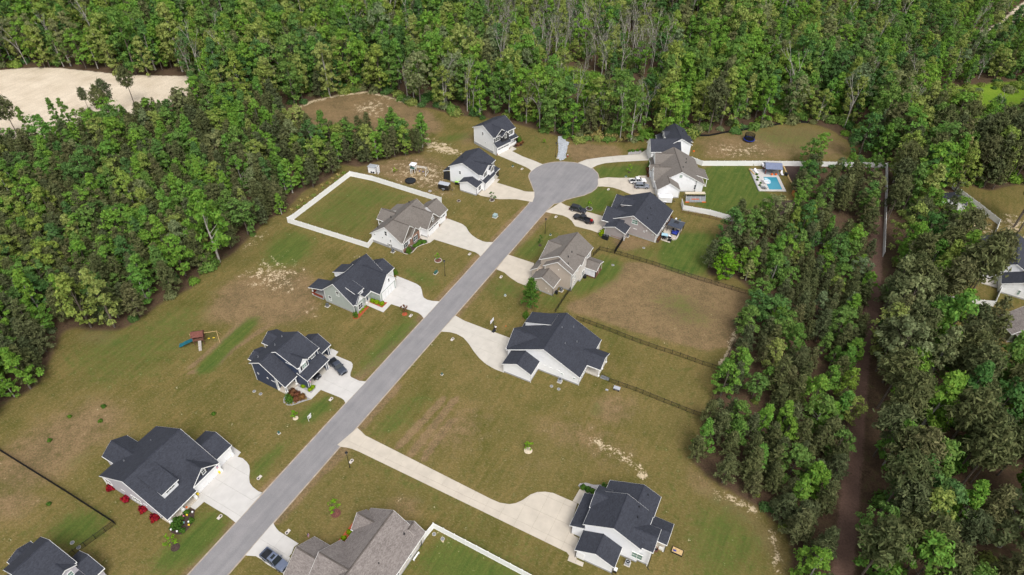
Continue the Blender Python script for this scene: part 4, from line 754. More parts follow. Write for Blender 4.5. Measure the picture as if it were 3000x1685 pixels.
# beige two-storey house
H = House('beige two storey house with brown roof and curtained back porch', (15.51,132.25), 62, 'beige_siding', 'taupe_shingle')
H.gable(-.3, 2.2, -8.4, .05, 5.6, 5.9, 8.4, rp=-4.4, ends=(1, 0)); H.gable(1.2, 12.8, -10.3, .05, 5.8, 5.9, 9.15, rp=-4.85, z0=2.6); H.box('wall', 'beige_siding', 1.8, 12.4, -9.9, -.3, 0, 2.7)
H.gable(1.65, 11.9, -10.4, -5.0, 5.75, 5.75, 8.3, 'v', ends=(1, 0), z0=3.0); H.gable(4.5, 8.3, -3.5, .5, 5.8, 5.8, 7.3, 'v', ends=(0, 1), ov=.2, mat='pale_and_lit_siding')  # east bump-out takes the paler tone too, brighter light painted into its siding
H.gable(-4.25, .3, -10.2, -3.3, 3.05, 3.05, 5.15, ends=(1, 0)); H.shed(-.8, 12.4, -11.9, -9.7, 2.95, 4.6, ends=(1, 1)); H.box('garage_block', 'beige_siding', -.5, 5.5, -11.4, -9, 0, 3.3); H.garage('v-', -11.42, 2.5, 4.8, 2.2)
H.box('lit_east_wall', 'pale_and_lit_siding', .05, 4.6, -.28, -.25, .3, 5.7); H.box('lit_east_wall', 'pale_and_lit_siding', 8.1, 12.4, -.28, -.25, .3, 5.7)  # beige boards painted paler here to carry the brighter light on the east side
for u_, z_ in ((.8, 4.0), (2.2, 2.8), (1.9, 1.0), (3.9, 4.1)): H.window('v+', -.25, u_, z_, .55, 1.0, 1)
H.window('v+', .3, 6.4, .9, .7, 1.5, 2); H.window('v+', -.25, 10.6, 4.0, .7, 1.2, 2)
H.gable(7.5, 12.3, -.3, 3.65, 2.9, 2.9, 3.9, 'v', ends=(0, 1), wall=False, ov=.2); H.slab(7.7, 12.1, -.3, 3.4, .35, 'brown_wood'); H.post(7.8, 3.3, 0, 2.85, .09, 'dark_plastic', False); H.post(12.0, 3.3, 0, 2.85, .09, 'beige_siding', False); H.post(9.9, 3.35, .3, 2.85, .07, 'beige_siding', False)
cu = H.mb(); 
for k in range(14): v_ = .0 + k * .235; cu.box(7.72 + .03 * (k % 2), 7.77 + .03 * (k % 2), v_, v_ + .235, .4, 2.75)
H.part('curtain', cu, 'white_cloth', None, False)
H.trim('u-', 0, [(-.35, .2, 5.8), (-7.9, 3.5, 5.4)], mat='white_trim'); H.spout(-.05, -.2, 5.7, 'dark_plastic', 0, .4); H.spout(-4.05, -3.45, 2.9, 'dark_plastic', 0, .4); H.spout(12.6, -.1, 5.7, 'dark_plastic'); H.box('wall_vent', 'white_trim', -.05, 0, -4.2, -3.95, 5.6, 5.85)
for v_, z_ in ((-5.6, 1.6), (-4.9, .9)): H.box('wall_vent', 'white_trim', -3.98, -3.93, v_, v_ + .22, z_, z_ + .25)
H.vents([(3.4, -3.1, 8.1), (5.6, -3.1, 8.1), (1.6, -2.2, 7.4)], 'dark_plastic')

# white house with the shed dormer, right of the street
H = House('broad white house with charcoal roof and white shed dormer beside the hoop', (15.52,100.56), 64, 'white_siding')
H.gable(-.32, 12.95, -18.3, .25, 3.1, 3.1, 7.8, rp=-9.02)
H.gable(.1, 8.0, -18.5, -10.6, 3.1, 3.1, 6.2, 'v', ends=(1, 0)); H.shed(8.35, 12.4, -17.7, -10.9, 4.65, 6.95, wall=3.2, ov=.12)
H.gable(4.0, 9.75, -1.8, 3.5, 3.05, 3.05, 4.5, 'v', ends=(0, 1), wall=False); H.slab(4.3, 9.5, 0, 3.1, .3); H.post(4.5, 3.1, .2, 3.0, .1); H.post(9.3, 3.1, .2, 3.0, .1); H.post(6.9, 3.1, .2, 3.0, .07); H.part('porch_gable', H.mb().extr([(4.4, 3.1), (9.4, 3.1), (6.9, 4.3)], 3.15, 3.2, 'v'), 'white_siding')
H.gable(-4.6, .1, -17.15, -9.8, 3.0, 3.0, 4.8, ends=(1, 0)); H.garage('v-', -18.17, 3.8, 4.9, 2.2); H.window('v-', -17.97, 10.5, 1.0, .8, 1.5, 2); H.door('v-', -17.97, 8.6, .3)
for v_ in (-8.6, -6.9, -5.2): H.ledge('u-', 0, v_, 2.35, 1.0, .06)
for v_ in (-4.2, -1.2): H.window('u-', 0, v_, 1.65, .6, .3, 1, 'green_glass', mull=False)
H.window('v+', -.07, 1.6, 1.0, .8, 1.4, 1); H.window('v+', -.07, 3.0, 1.0, .8, 1.4, 1); H.window('v+', -.07, 11.4, 1.0, .8, 1.4, 1); H.window('v+', -.07, 7.0, .5, 1.5, 2.0, 1)
H.spout(-.06, .1, 3.0); H.spout(-4.35, -9.95, 2.9); H.spout(-4.4, -16.9, 2.9); H.spout(12.7, .1, 3.0); H.trim('u-', 0, [(-.15, .3, 3.0)]); H.vents([(10.6, -6.2, 6.4), (5.0, -5.9, 6.25), (7.6, -4.0, 5.3), (8.3, -8.2, 7.4)])

# white house at lower right
H = House('large white house with charcoal roofs at the end of the long driveway', (25.47,58.33), 65, 'white_siding')
H.gable(-.3, 7.3, -12.75, -1.75, 5.55, 5.5, 8.5, rp=-7.25); H.gable(6.8, 11.4, -11.6, -1.6, 4.15, 5.45, 7.15, rp=-5.15, ends=(0, 1))
H.gable(.1, 5.05, -6.0, .3, 5.5, 5.5, 6.75, 'v', ends=(0, 1)); H.gable(3.5, 8.6, -12.95, -8.0, 5.5, 5.5, 7.0, 'v', ends=(1, 0), z0=3.0)
H.shed(-.2, 7.3, -15.2, -12.3, 3.0, 4.15, ends=(1, 1)); H.box('garage_block', 'white_siding', .1, 6.9, -14.75, -12.2, 0, 3.0); H.garage('v-', -14.77, 3.2, 4.9, 2.2)
H.gable(-4.2, .2, -12.6, -5.05, 2.95, 2.95, 4.75, ends=(1, 0)); H.gable(4.0, 8.6, -2.2, 2.1, 3.0, 3.0, 3.85, 'v', ends=(0, 1), wall=False, ov=.2); H.slab(4.2, 8.4, -1.9, 1.8, .3, 'warm_concrete'); H.post(4.3, 1.8, 0, 2.9, .09); H.post(8.3, 1.8, 0, 2.9, .09); H.box('porch_side', 'white_trim', 4.22, 4.28, .9, 1.75, .3, 1.2)
H.window('u-', .02, -2.2, 1.5, .95, 1.6, 2, 'green_glass'); H.ledge('u-', .02, -9.3, 3.6, 1.1, .05); H.ledge('u-', .02, -7.4, 3.4, 1.1, .05); H.door('u-', -3.88, -11.4, .1, mat='paint_white')
H.spout(-.05, .15, 5.3, 'dark_plastic', -.3, .3); H.spout(-4.0, -5.3, 2.9, 'dark_plastic', 0, .3); H.spout(-4.0, -12.4, 2.9, 'dark_plastic'); H.spout(.0, -14.8, 2.9, 'dark_plastic'); H.spout(4.1, 1.95, 2.9, 'dark_plastic')
H.vents([(10.0, -3.9, 6.6), (6.6, -4.6, 7.1), (4.6, -4.2, 6.9)], 'dark_plastic'); H.trim('u-', .02, [(-.1, .3, 5.3)])

# brown-roofed house at the bottom edge
H = House('low house with mottled brown roof and red mulch bed at the bottom edge', (-15.78,61.54), 62.3, 'pale_and_lit_siding', 'mixed_shingle')
H.gable(-26, .45, -11.4, .3, 3.0, 3.0, 7.0, rp=-5.72); H.gable(-4.75, -.15, -11.95, -7.5, 2.95, 2.95, 5.4, 'v', ends=(1, 0)); H.gable(-.5, 1.4, -4.4, .3, 3.0, 3.0, 4.9, ends=(0, 1))
H.gable(-17.1, -7.3, -12.3, -5.8, 3.0, 3.0, 7.0, 'v', ends=(1, 0)); H.gable(-17.15, -9.05, -16.8, -11.5, 3.0, 3.0, 6.1, 'v', ends=(1, 0)); H.garage('v-', -16.5, -13.1, 4.9, 2.2)
H.window('v+', -.02, -7.0, 1.2, .7, 1.3, 1); H.window('v+', -.02, -3.2, 1.2, .7, 1.3, 1); H.spout(.1, .1, 2.9, 'dark_plastic'); H.vents([(-1.7, -2.0, 5.5), (-8.2, -2.8, 5.0)], 'dark_plastic')

# house in the lower left corner
H = House('charcoal roofed house cut off by the lower left corner', (-86.1,61.7), 62.3, 'lavender_siding')
H.gable(-7.5, -.7, 4.8, 14.7, 5.6, 6.0, 8.4, rp=8.95, z0=2.5); H.box('wall', 'lavender_siding', -20, -1.0, 5.2, 13.0, 0, 3.0); H.gable(-20, -7.5, 4.8, 16.0, 4.0, 3.2, 7.9, rp=8.95)
H.gable(-6.2, -1.85, 2.3, 5.0, 3.6, 3.6, 4.4, 'v', ends=(1, 0)); H.gable(-4.4, -1.0, 12.5, 15.0, 5.9, 5.9, 6.9, 'v', ends=(0, 1), z0=3.5, ov=.2); H.window('v+', 14.8, -2.4, 4.2, .7, 1.2, 1, 'green_glass')
H.gable(-1.2, 1.25, 11.0, 17.6, 3.1, 3.1, 4.9, ends=(0, 1)); H.shed(-7.6, -1.0, 14.4, 17.6, 4.2, 3.1)

# houses beyond the wood on the right
H = House('white house with charcoal roof behind the tall pines at right edge', (126.76,142.09), 62, 'white_siding')
H.gable(-.32, 15.2, -.9, 13.8, 3.2, 3.2, 6.9, rp=6.4); H.gable(7.0, 12.3, -3.4, 2.5, 3.1, 3.1, 4.7, 'v', ends=(1, 0), wall=False); H.post(7.2, -3.2, 0, 3.0, .1); H.post(12.0, -3.2, 0, 3.0, .1); H.slab(7.2, 12.1, -3.2, -.6, .3)
H.gable(-5.2, .4, 4.4, 13.2, 3.1, 3.1, 5.3, ends=(1, 0)); H.window('u-', -4.9, 9.0, 1.0, .5, 1.4, 1, 'green_glass'); H.slab(-3.2, -.1, .9, 4.6, .15, 'concrete', 'patio')
H = House('olive green house with brown roof at the right edge', (120.49,122.22), 99, 'olive_siding', 'mixed_shingle')
H.gable(-5.6, .35, -.4, 14.5, 3.2, 3.2, 7.0, rp=7.0); H.gable(-9.8, -4.5, 1.0, 7.2, 2.9, 2.9, 4.7, 'u', ends=(1, 0), wall=False); H.slab(-9.5, -5.2, 1.3, 6.9, .3); H.box('screen', 'black_metal', -9.3, -5.4, 1.6, 6.6, .3, 2.75); H.post(-9.4, 1.4, 0, 2.8, .1, 'olive_siding', False); H.post(-5.6, 1.4, 0, 2.8, .1, 'olive_siding', False)
H.window('v-', -.08, -2.6, 1.2, .75, 1.2, 2); H.box('foundation_course', 'sandstone', -5.4, .1, -.14, -.05, 0, .45)
H = House('small white shed with charcoal roof under the trees at the right', (130.99,174.44), 62, 'white_siding', name='shed', cat='shed')
H.gable(-.2, 4.2, -.2, 6.5, 2.6, 2.6, 4.2, ov=.2)

# ---------------------------------------------------------------- fences
def along(pts, step):
    """posts every <= step metres along a polyline: list of (x, y, heading) bays"""
    bays = []
    for (ax, ay), (bx, by) in zip(pts[:-1], pts[1:]):
        L = math.hypot(bx - ax, by - ay); n = max(1, round(L / step)); h = math.atan2(by - ay, bx - ax)
        for i in range(n): bays.append((ax + (bx - ax) * i / n, ay + (by - ay) * i / n, h, L / n))
    return bays
def fence(name, label, pts, step, panel, post, top, mats, group=None):
    """panel(mb) builds a bay of length 1 along x, post(mb) a post at the origin; both meshes are shared"""
    root = empty(name, pts[0], label, 'fence', group=group)
    pm = panel(MB()).build('panel', mats[0], root); qm = post(MB()).build('post', mats[1], root); first = True
    bays = along(pts, step)
    for x, y, h, L in bays + [(pts[-1][0], pts[-1][1], bays[-1][2], 0)]:
        lx, ly = x - pts[0][0], y - pts[0][1]
        q = qm if first else share(qm, root); q.location = (lx, ly, 0); q.rotation_euler.z = h
        if L:
            p = pm if first else share(pm, root); p.location = (lx, ly, 0); p.rotation_euler.z = h; p.scale = (L, 1, 1)
        first = False
    return root
def vinyl(h):
    def panel(m):
        m.box(.02, .98, -.02, .02, .06, h - .02); m.box(.02, .98, -.045, .045, h - .12, h); m.box(.02, .98, -.045, .045, .04, .18)
        for k in range(1, 8): m.box(k / 8 - .004, k / 8 + .004, -.026, .026, .18, h - .12)
        return m
    def post(m): m.box(-.065, .065, -.065, .065, 0, h + .08); m.box(-.085, .085, -.085, .085, h + .08, h + .11); return m
    return panel, post
def pickets(h, n=20, w=.012):
    def panel(m):
        for z in (.1, h - .22, h - .05): m.box(0, 1, -.014, .014, z - .018, z + .018)
        for k in range(n): x = (k + .5) / n; m.box(x - .0045, x + .0045, -w / 2, w / 2, .05, h)
        return m
    def post(m): m.box(-.035, .035, -.035, .035, 0, h + .08); m.box(-.045, .045, -.045, .045, h + .08, h + .12); return m
    return panel, post
WV = ['white_trim', 'white_trim']; BK = ['black_metal', 'black_metal']
fence('vinyl_fence', 'white vinyl privacy fence round the back yard of the brown roofed house', [(-39.51,151.32),(-40.34,148.48),(-65.55,159.41),(-64.25,161.14),(-52.2,184.64),(-44.73,182.25),(-21.95,171.2)], 2.42, *vinyl(1.85), 0, WV, 'white vinyl fences')
fence('vinyl_fence', 'white vinyl privacy fence behind the pool lawn', [(58.64,197.69),(61.81,195.27),(71.36,195.64),(82.76,196.09),(96.43,196.41),(123.01,196.39),(117.46,182.55),(103.71,149.46)], 2.42, *vinyl(1.85), 0, WV, 'white vinyl fences')
fence('vinyl_fence', 'white vinyl privacy fence between the pool lawn and the gazebo house', [(51.18,172.9),(51.12,169.78),(58.71,167.67),(65.69,164.26),(73.67,160.97),(77.85,158.57),(86.0,155.74),(93.96,152.37)], 2.42, *vinyl(1.85), 0, WV, 'white vinyl fences')
fence('vinyl_fence', 'white vinyl privacy fence beside the low brown roofed house at the bottom edge', [(-15.78,61.83),(-14.95,63.29),(-13.8,65.05),(-9.7,62.93),(-3.36,59.67),(4.87,55.41),(13.15,51.15)], 2.42, *vinyl(1.85), 0, WV, 'white vinyl fences')
fence('vinyl_fence', 'white vinyl privacy fence along the sandy yard behind the right edge house', [(139.56,185.01),(140.08,181.53),(142.29,174.4),(144.38,165.78),(138.69,158.07),(136.74,156.16)], 2.42, *vinyl(1.85), 0, WV, 'white vinyl fences')
fence('vinyl_fence', 'white vinyl privacy fence in front of the tall leaning pines', [(129.16,135.54),(124.61,129.85),(118.8,130.42),(114.28,131.14),(110.54,132.32)], 2.42, *vinyl(1.85), 0, WV, 'white vinyl fences')
fence('metal_fence', 'black metal picket fence along the far side of the bare brown yard', [(22.27,146.83),(24.33,149.73),(28.36,148.26),(38.36,143.72),(49.59,137.92),(62.73,131.99)], 1.85, *pickets(1.35), 0, BK, 'black metal picket fences')
fence('metal_fence', 'black metal picket fence between the bare brown yard and the woods', [(62.69,131.84),(60.95,128.13),(56.72,120.2),(53.28,113.31),(50.72,108.72),(49.15,105.34),(46.26,99.41),(42.72,92.2)], 1.85, *pickets(1.35), 0, BK, 'black metal picket fences')
fence('metal_fence', 'black metal picket fence running behind the white dormer house', [(16.33,121.82),(24.27,117.83),(29.44,114.95),(34.94,112.29),(40.14,109.98),(45.0,107.58),(49.06,105.89)], 1.85, *pickets(1.35), 0, BK, 'black metal picket fences')
fence('metal_fence', 'black metal picket fence from the back porch across the mown grass', [(21.05,103.08),(22.58,101.79),(28.41,99.19),(34.23,96.16),(40.24,93.11),(42.72,92.2)], 1.85, *pickets(1.35), 0, BK, 'black metal picket fences')
fence('metal_fence', 'short black metal fence between the beige house and the white dormer house', [(11.02,124.08),(14.4,131.05),(15.17,132.24)], 1.85, *pickets(1.35), 0, BK, 'black metal picket fences')
fence('metal_fence', 'short black fence beside the grey brown garage wall', [(28.35,148.19),(31.34,154.16)], 1.85, *pickets(1.75, 30, .05), 0, BK, 'black metal picket fences')
fence('metal_fence', 'black metal fence crossing the lower left back yard', [(-112.47,83.63),(-104.07,79.97),(-85.54,70.69),(-73.44,64.46),(-78.16,58.6),(-80.0,55.75)], 1.85, *pickets(1.5, 22, .03), 0, BK, 'black metal picket fences')
fence('metal_fence', 'brown wooden rail fence below the white fence of the pool lawn', [(50.54,168.74),(58.37,165.99),(63.83,163.87)], 1.85, *pickets(1.2), 0, ['brown_wood', 'brown_wood'])
def silt(m): m.box(0, 1, -.01, .01, 0, .75); return m
def stake(m): m.box(-.02, .02, .01, .05, 0, .95); return m
fence('silt_fence', 'low black silt fence along the foot of the back woods', [(62.3,214.54),(68.2,214.96),(74.83,217.57),(81.41,219.54),(88.6,221.76),(97.13,225.03),(102.78,226.25),(106.78,225.93)], 1.9, silt, stake, 0, ['black_metal', 'brown_wood'])

# ---------------------------------------------------------------- vehicles (x forward, wheels on the ground)
def loft(m, rings):
    n = len(rings[0]); vs = [p for r in rings for p in r]; fs = []
    for k in range(len(rings) - 1):
        for i in range(n): fs.append((k * n + i, k * n + (i + 1) % n, (k + 1) * n + (i + 1) % n, (k + 1) * n + i))
    fs += [tuple(range(n))[::-1], tuple(range((len(rings) - 1) * n, len(rings) * n))]
    return m.add(vs, fs)
def vehicle(name, label, cat, loc, head, paint, kind, L, W=1.95, Ht=1.75, lights=True):
    r = empty(name, loc, label, cat, R(head)); w = W / 2; f = L / 2; belt = 1.05 if kind != 'suv' else 1.0; gc = .32 if kind == 'suv' else .42
    hood = belt + .06; pick = kind == 'pickup'
    cab0, cab1 = (-.55 * f * .42 - .15, f * .42) if pick else (-f + .12, f * .38)          # cabin from rear glass to windscreen base
    # body shell: rounded section lofted along the car
    def sec(x, hw, zt, zb=gc): return [(x, -hw + .10, zb), (x, -hw, zb + .22), (x, -hw, zt - .18), (x, -hw + .09, zt), (x, hw - .09, zt), (x, hw, zt - .18), (x, hw, zb + .22), (x, hw - .10, zb)]
    if pick:
        bed = cab0 - .05
        loft(b := MB(), [sec(bed, w, belt), sec(cab1, w, belt), sec(cab1 + .1, w, hood), sec(f - .35, w - .03, hood - .04), sec(f - .08, w - .10, hood - .2), sec(f, w - .16, hood - .35)])
        bd = MB(); bd.box(-f + .06, bed, -w, -w + .1, gc + .05, belt); bd.box(-f + .06, bed, w - .1, w, gc + .05, belt); bd.box(-f + .06, bed, -w + .1, w - .1, gc + .05, .62); b.v += []; 
        body = b.build('body', paint, r, fix=True); bd.build('truck_bed', paint, r)
        MB().box(-f + .12, bed - .02, -w + .12, w - .12, .621, .64).build('bed_liner', 'dark_plastic', r)
        if 'lowered' in label: tg = MB().box(-f - .5, -f + .06, -w + .12, w - .12, .6, .67)
        else: tg = MB().box(-f, -f + .07, -w + .1, w - .1, gc + .1, belt)
        tg.build('tailgate', paint, r)
    else:
        loft(b := MB(), [sec(-f, w - .14, belt - .1, gc + .1), sec(-f + .2, w - .02, belt), sec(cab1, w, belt), sec(cab1 + .1, w, hood), sec(f - .4, w - .04, hood - .08), sec(f - .08, w - .12, hood - .26), sec(f, w - .2, hood - .42)])
        body = b.build('body', paint, r, fix=True)
    # greenhouse: glass frustum, roof skin and pillars
    x0, x1 = cab0, cab1; t0, t1 = (x0 + .12, x1 - .75) if pick else (x0 + .38, x1 - .8); wt = w - .2; zr = Ht
    g_ = MB().add([(x0, -w + .08, belt), (x1, -w + .08, hood), (x1, w - .08, hood), (x0, w - .08, belt), (t0, -wt, zr - .05), (t1, -wt, zr - .05), (t1, wt, zr - .05), (t0, wt, zr - .05)],
                  [(0, 1, 5, 4), (1, 2, 6, 5), (2, 3, 7, 6), (3, 0, 4, 7), (4, 5, 6, 7)])
    g_.build('windows', 'car_glass', r, fix=True)
    roof = MB().add([(t0 - .06, -wt - .03, zr - .06), (t1 + .05, -wt - .03, zr - .06), (t1 + .05, wt + .03, zr - .06), (t0 - .06, wt + .03, zr - .06), (t0 + .08, -wt + .12, zr), (t1 - .12, -wt + .12, zr), (t1 - .12, wt - .12, zr), (t0 + .08, wt - .12, zr)],
                    [(3, 2, 1, 0), (4, 5, 6, 7), (0, 1, 5, 4), (1, 2, 6, 5), (2, 3, 7, 6), (3, 0, 4, 7)]).build('roof', paint, r)
    if 'sunroof' in label: MB().box(t1 - .75, t1 - .2, -.45, .45, zr - .02, zr + .012).build('sunroof', 'car_glass', roof)
    if not pick:
        for q in (-1, 1): MB().tube((t0 + .15, q * (wt - .1), zr + .05), (t1 - .25, q * (wt - .1), zr + .05), .025, .025, 6).build('roof_rail', 'dark_plastic', r)
    for q in (-1, 1):
        xs = [(x0, t0), (x1, t1), ((x0 + x1) / 2 - .1, (t0 + t1) / 2)] + ([((x0 * 3 + x1) / 4 + .1, (t0 * 3 + t1) / 4)] if not pick else [])
        for a, b2 in xs: MB().tube((a, q * (w - .07), belt), (b2, q * (wt + .01), zr - .06), .05, .045, 5).build('pillar', paint, r)
    wr = .37 if pick else .35; wx = f - .95; wb = -f + 1.05
    tw = MB().tube((0, -.13, 0), (0, .13, 0), wr, wr, 16).build('wheel', 'tyre', r); rm = MB().tube((0, -.135, 0), (0, .135, 0), wr * .62, wr * .62, 12).build('rim', 'rim' if paint != 'paint_black' or not pick else 'dark_plastic', tw)
    first = True
    for x in (wx, wb):
        for q in (-1, 1):
            if first: tw.location = (x, q * (w - .1), wr); first = False
            else: c = copy_tree(tw, r); c.location = (x, q * (w - .1), wr)
            MB().tube((x, q * (w - .24), wr + .02), (x, q * (w + .004), wr + .02), wr + .08, wr + .08, 14).build('wheel_arch', 'dark_plastic', r)
    for q in (-1, 1):
        MB().box(f - .22, f - .03, q * (w - .35) - .17, q * (w - .35) + .17, hood - .36, hood - .22).build('headlight', 'light_metal', r)
        MB().box(-f - .01, -f + .06 if not pick else -f + .05, q * (w - .1) - .07, q * (w - .1) + .07, belt - .38, belt - .1).build('tail_light', 'red_plastic', r)
        MB().box(x1 - .55, x1 - .38, q * (w + .1) - .1, q * (w + .1) + .1, belt + .02, belt + .2).build('mirror', paint, r)
    MB().box(f - .1, f + .03, -w + .2, w - .2, gc, gc + .22).build('bumper', 'dark_plastic' if paint != 'paint_white' else paint, r)
    MB().box(-f - .04, -f + .08, -w + .12, w - .12, gc, gc + .2).build('bumper', 'dark_plastic', r)
    MB().box(f - .04, f + .012, -.5, .5, hood - .42, hood - .25).build('grille', 'dark_plastic', r)
    for q in (-1, 1):
        for k in range(2): MB().box(x1 - 1.35 - k * 1.05, x1 - 1.15 - k * 1.05, q * w - .015, q * w + .02, belt - .14, belt - .1).build('door_handle', 'rim', r)
    return r
vehicle('pickup_truck', 'steel grey pickup with sunroof parked nose to the mottled brown roof', 'pickup', (-41.75,57.92), -32.0, 'paint_steel', 'pickup', 5.7, 2.0, 1.9)
vehicle('pickup_truck', 'graphite pickup parked askew before the open blue garage', 'pickup', (-39.78,104.12), -45.0, 'paint_graphite', 'pickup', 5.6, 1.95, 1.85)
vehicle('parked_car', 'black car nosing out of the open garage of the dark blue house', 'car', (-45.19,101.78), -27.7, 'paint_black', 'suv', 4.4, 1.8, 1.55)
vehicle('parked_car', 'black suv parked beside the black pickup', 'suv', (19.32,168.25), -23.4, 'paint_black', 'suv', 5.0, 1.95, 1.8)
vehicle('pickup_truck', 'black pickup with lowered tailgate and a box in its bed', 'pickup', (20.42,163.62), 148.3, 'paint_black', 'pickup', 5.7, 2.0, 1.9)
vehicle('pickup_truck', 'white pickup parked behind the silver suv', 'pickup', (39.31,184.49), 4.8, 'paint_white', 'pickup', 5.4, 1.9, 1.85)
vehicle('parked_car', 'silver suv parked in front of the white pickup', 'suv', (40.21,181.62), -0.2, 'paint_silver', 'suv', 4.7, 1.85, 1.72)
tag(MB().box(-.35, .35, -.3, .3, 0, .45).box(-.3, .3, -.25, .25, .45, .5).build('cargo_box', 'red_plastic', None, ((22.98,162.56)[0], (22.98,162.56)[1], .68), R(-30)), 'red box standing in the bed of the black pickup', 'box')
def trailer(label, loc, head, L, W, h, side, top):
    r = empty('box_trailer', loc, label, 'trailer', R(head)); b = MB()
    loft(b, [[(x, -W / 2, .5), (x, -W / 2, h - .08), (x, -W / 2 + .12, h), (x, W / 2 - .12, h), (x, W / 2, h - .08), (x, W / 2, .5)] for x in (-L / 2, L / 2)]); b.build('body', side, r, fix=True)
    loft(b := MB(), [[(x, -W / 2 - .02, h - .12), (x, -W / 2 + .11, h + .015), (x, W / 2 - .11, h + .015), (x, W / 2 + .02, h - .12)] for x in (-L / 2 - .03, L / 2 + .03)]); b.build('roof', top, r, fix=True)
    for q in (-1, 1): wh = MB().tube((0, q * (W / 2 + .02), .36), (0, q * (W / 2 + .2), .36), .36, .36, 14).build('wheel', 'tyre', r); MB().tube((0, q * (W / 2 + .1), .36), (0, q * (W / 2 + .21), .36), .2, .2, 10).build('rim', 'rim', wh); MB().box(-.5, .5, min(q * W / 2, q * (W / 2 + .22)), max(q * W / 2, q * (W / 2 + .22)), .74, .8).build('fender', top, r)
    MB().path([(L / 2, -.5, .5), (L / 2 + 1.1, 0, .48), (L / 2, .5, .5)], [.05] * 3, 6).build('drawbar', 'black_metal', r); MB().tube((L / 2 + 1.0, 0, 0), (L / 2 + 1.0, 0, .7), .04, .04, 6).build('jack', 'grey_metal', r)
    return r
trailer('black enclosed box trailer with silver roof in the sandy yard', (-21.67,178.41), -18.4, 3.4, 1.8, 2.2, 'paint_black', 'light_metal')
trailer('white enclosed trailer parked between the two houses', (46.19,174.03), -4, 4.2, 2.0, 2.3, 'paint_white', 'white_cloth')

# ---------------------------------------------------------------- street furniture and utilities
def lamp_post(loc, label, rz=0):
    r = empty('street_lamp', loc, label, 'street lamp', rz, 'lamp posts along the street')
    MB().tube((0, 0, 0), (0, 0, .5), .11, .09, 10).build('base', 'black_metal', r); MB().tube((0, 0, .5), (0, 0, 4.75), .065, .05, 8).build('pole', 'black_metal', r)
    m = MB(); m.tube((0, 0, 4.72), (0, 0, 4.82), .1, .16, 8); m.build('collar', 'black_metal', r)
    h = MB(); h.tube((0, 0, 4.82), (0, 0, 5.22), .15, .24, 8); h.build('lantern', 'grey_metal', r); MB().tube((0, 0, 5.22), (0, 0, 5.5), .32, .05, 8).build('cap', 'black_metal', r)
    for k in range(4): a = k * math.pi / 2 + .4; MB().tube((.16 * math.cos(a), .16 * math.sin(a), 4.82), (.25 * math.cos(a), .25 * math.sin(a), 5.22), .018, .018, 4).build('frame_bar', 'black_metal', r)
lamp_post((-32.01,77.82), 'black street lamp beside the very long driveway')
lamp_post((-17.93,137.35), 'black street lamp on the lawn of the brown roofed white house')
lamp_post((9.22,156.82), 'black street lamp across the street before the beige house')
lamp_post((13.62,199.03), 'black street lamp at the turning circle beside the grey stones')
def air_con(loc, rz, label, rnd_=False):
    r = empty('air_conditioner', loc, label, 'air conditioner', R(rz), 'air conditioners beside the houses'); MB().box(-.55, .55, -.55, .55, -.02, .09).build('pad', 'concrete', r)
    if rnd_: MB().tube((0, 0, .09), (0, 0, .85), .42, .42, 16).build('casing', 'grey_metal', r)
    else: MB().box(-.4, .4, -.4, .4, .09, .85).build('casing', 'light_metal', r)
    for k in range(5): MB().box(-.41, .41, -.41, .41, .18 + k * .13, .2 + k * .13).build('louvre', 'grey_metal', r) if not rnd_ else MB().ring((0, 0), .42, .43, .18 + k * .13, .2 + k * .13, 16).build('louvre', 'dark_plastic', r)
    MB().ring((0, 0), .12, .36, .85, .875, 16).build('fan_guard', 'dark_plastic', r); MB().tube((0, 0, .82), (0, 0, .88), .11, .11, 10).build('fan_hub', 'light_metal', r)
    MB().tube((.35, .45, 0), (.35, .55, 1.3), .03, .03, 6).build('pipe', 'grey_metal', r)
air_con((22.02,58.9), 65, 'square air conditioner beside the lower right white house')
air_con((11.34,101.53), 64, 'square air conditioner by the wall of the white dormer house')
air_con((12.87,132.37), 62, 'grey air conditioner in the corner of the beige house', True)
air_con((-33.23,147.01), 62, 'round air conditioner beside the brown roofed white house', True)
air_con((-46.62,124.75), 62, 'round dark air conditioner beside the sage green wall', True)
air_con((32.83,156.26), 62, 'small grey air conditioner in the corner of the grey brown house', True)
def bin_(loc, rz, label, body, lid):
    r = empty('wheelie_bin', loc, label, 'bin', R(rz), 'wheelie bins by the houses')
    loft(b := MB(), [[(-.24, -.22, .06), (.24, -.22, .06), (.24, .22, .06), (-.24, .22, .06)], [(-.31, -.28, .95), (.31, -.28, .95), (.31, .28, .95), (-.31, .28, .95)]]); b.build('body', body, r, fix=True)
    l = MB().box(-.34, .36, -.31, .31, .95, 1.03); l.build('lid', lid, r); MB().tube((-.36, -.25, .98), (-.36, .25, .98), .025, .025, 6).build('handle', body, r)
    for q in (-1, 1): MB().tube((-.25, q * .2, .1), (-.25, q * .27, .1), .1, .1, 10).build('wheel', 'tyre', r)
bin_((11.6,131.13), 150, 'black wheelie bin beside the beige garage', 'dark_plastic', 'dark_plastic')
bin_((-18.31,181.29), 60, 'dark bin with lime green lid, left of the pair', 'dark_plastic', 'lime_plastic'); bin_((-17.6,181.14), 60, 'dark bin with lime green lid, right of the pair', 'dark_plastic', 'lime_plastic')
bin_((19.63,57.36), 65, 'black bin with white lid at the corner of the lower right garage', 'dark_plastic', 'paint_white')
b = empty('bin_store', (26.62,155.3), 'black double bin store against the grey brown garage', 'bin store', R(62)); MB().box(-.9, 0, -.85, .95, 0, 1.15).build('box', 'dark_plastic', b)
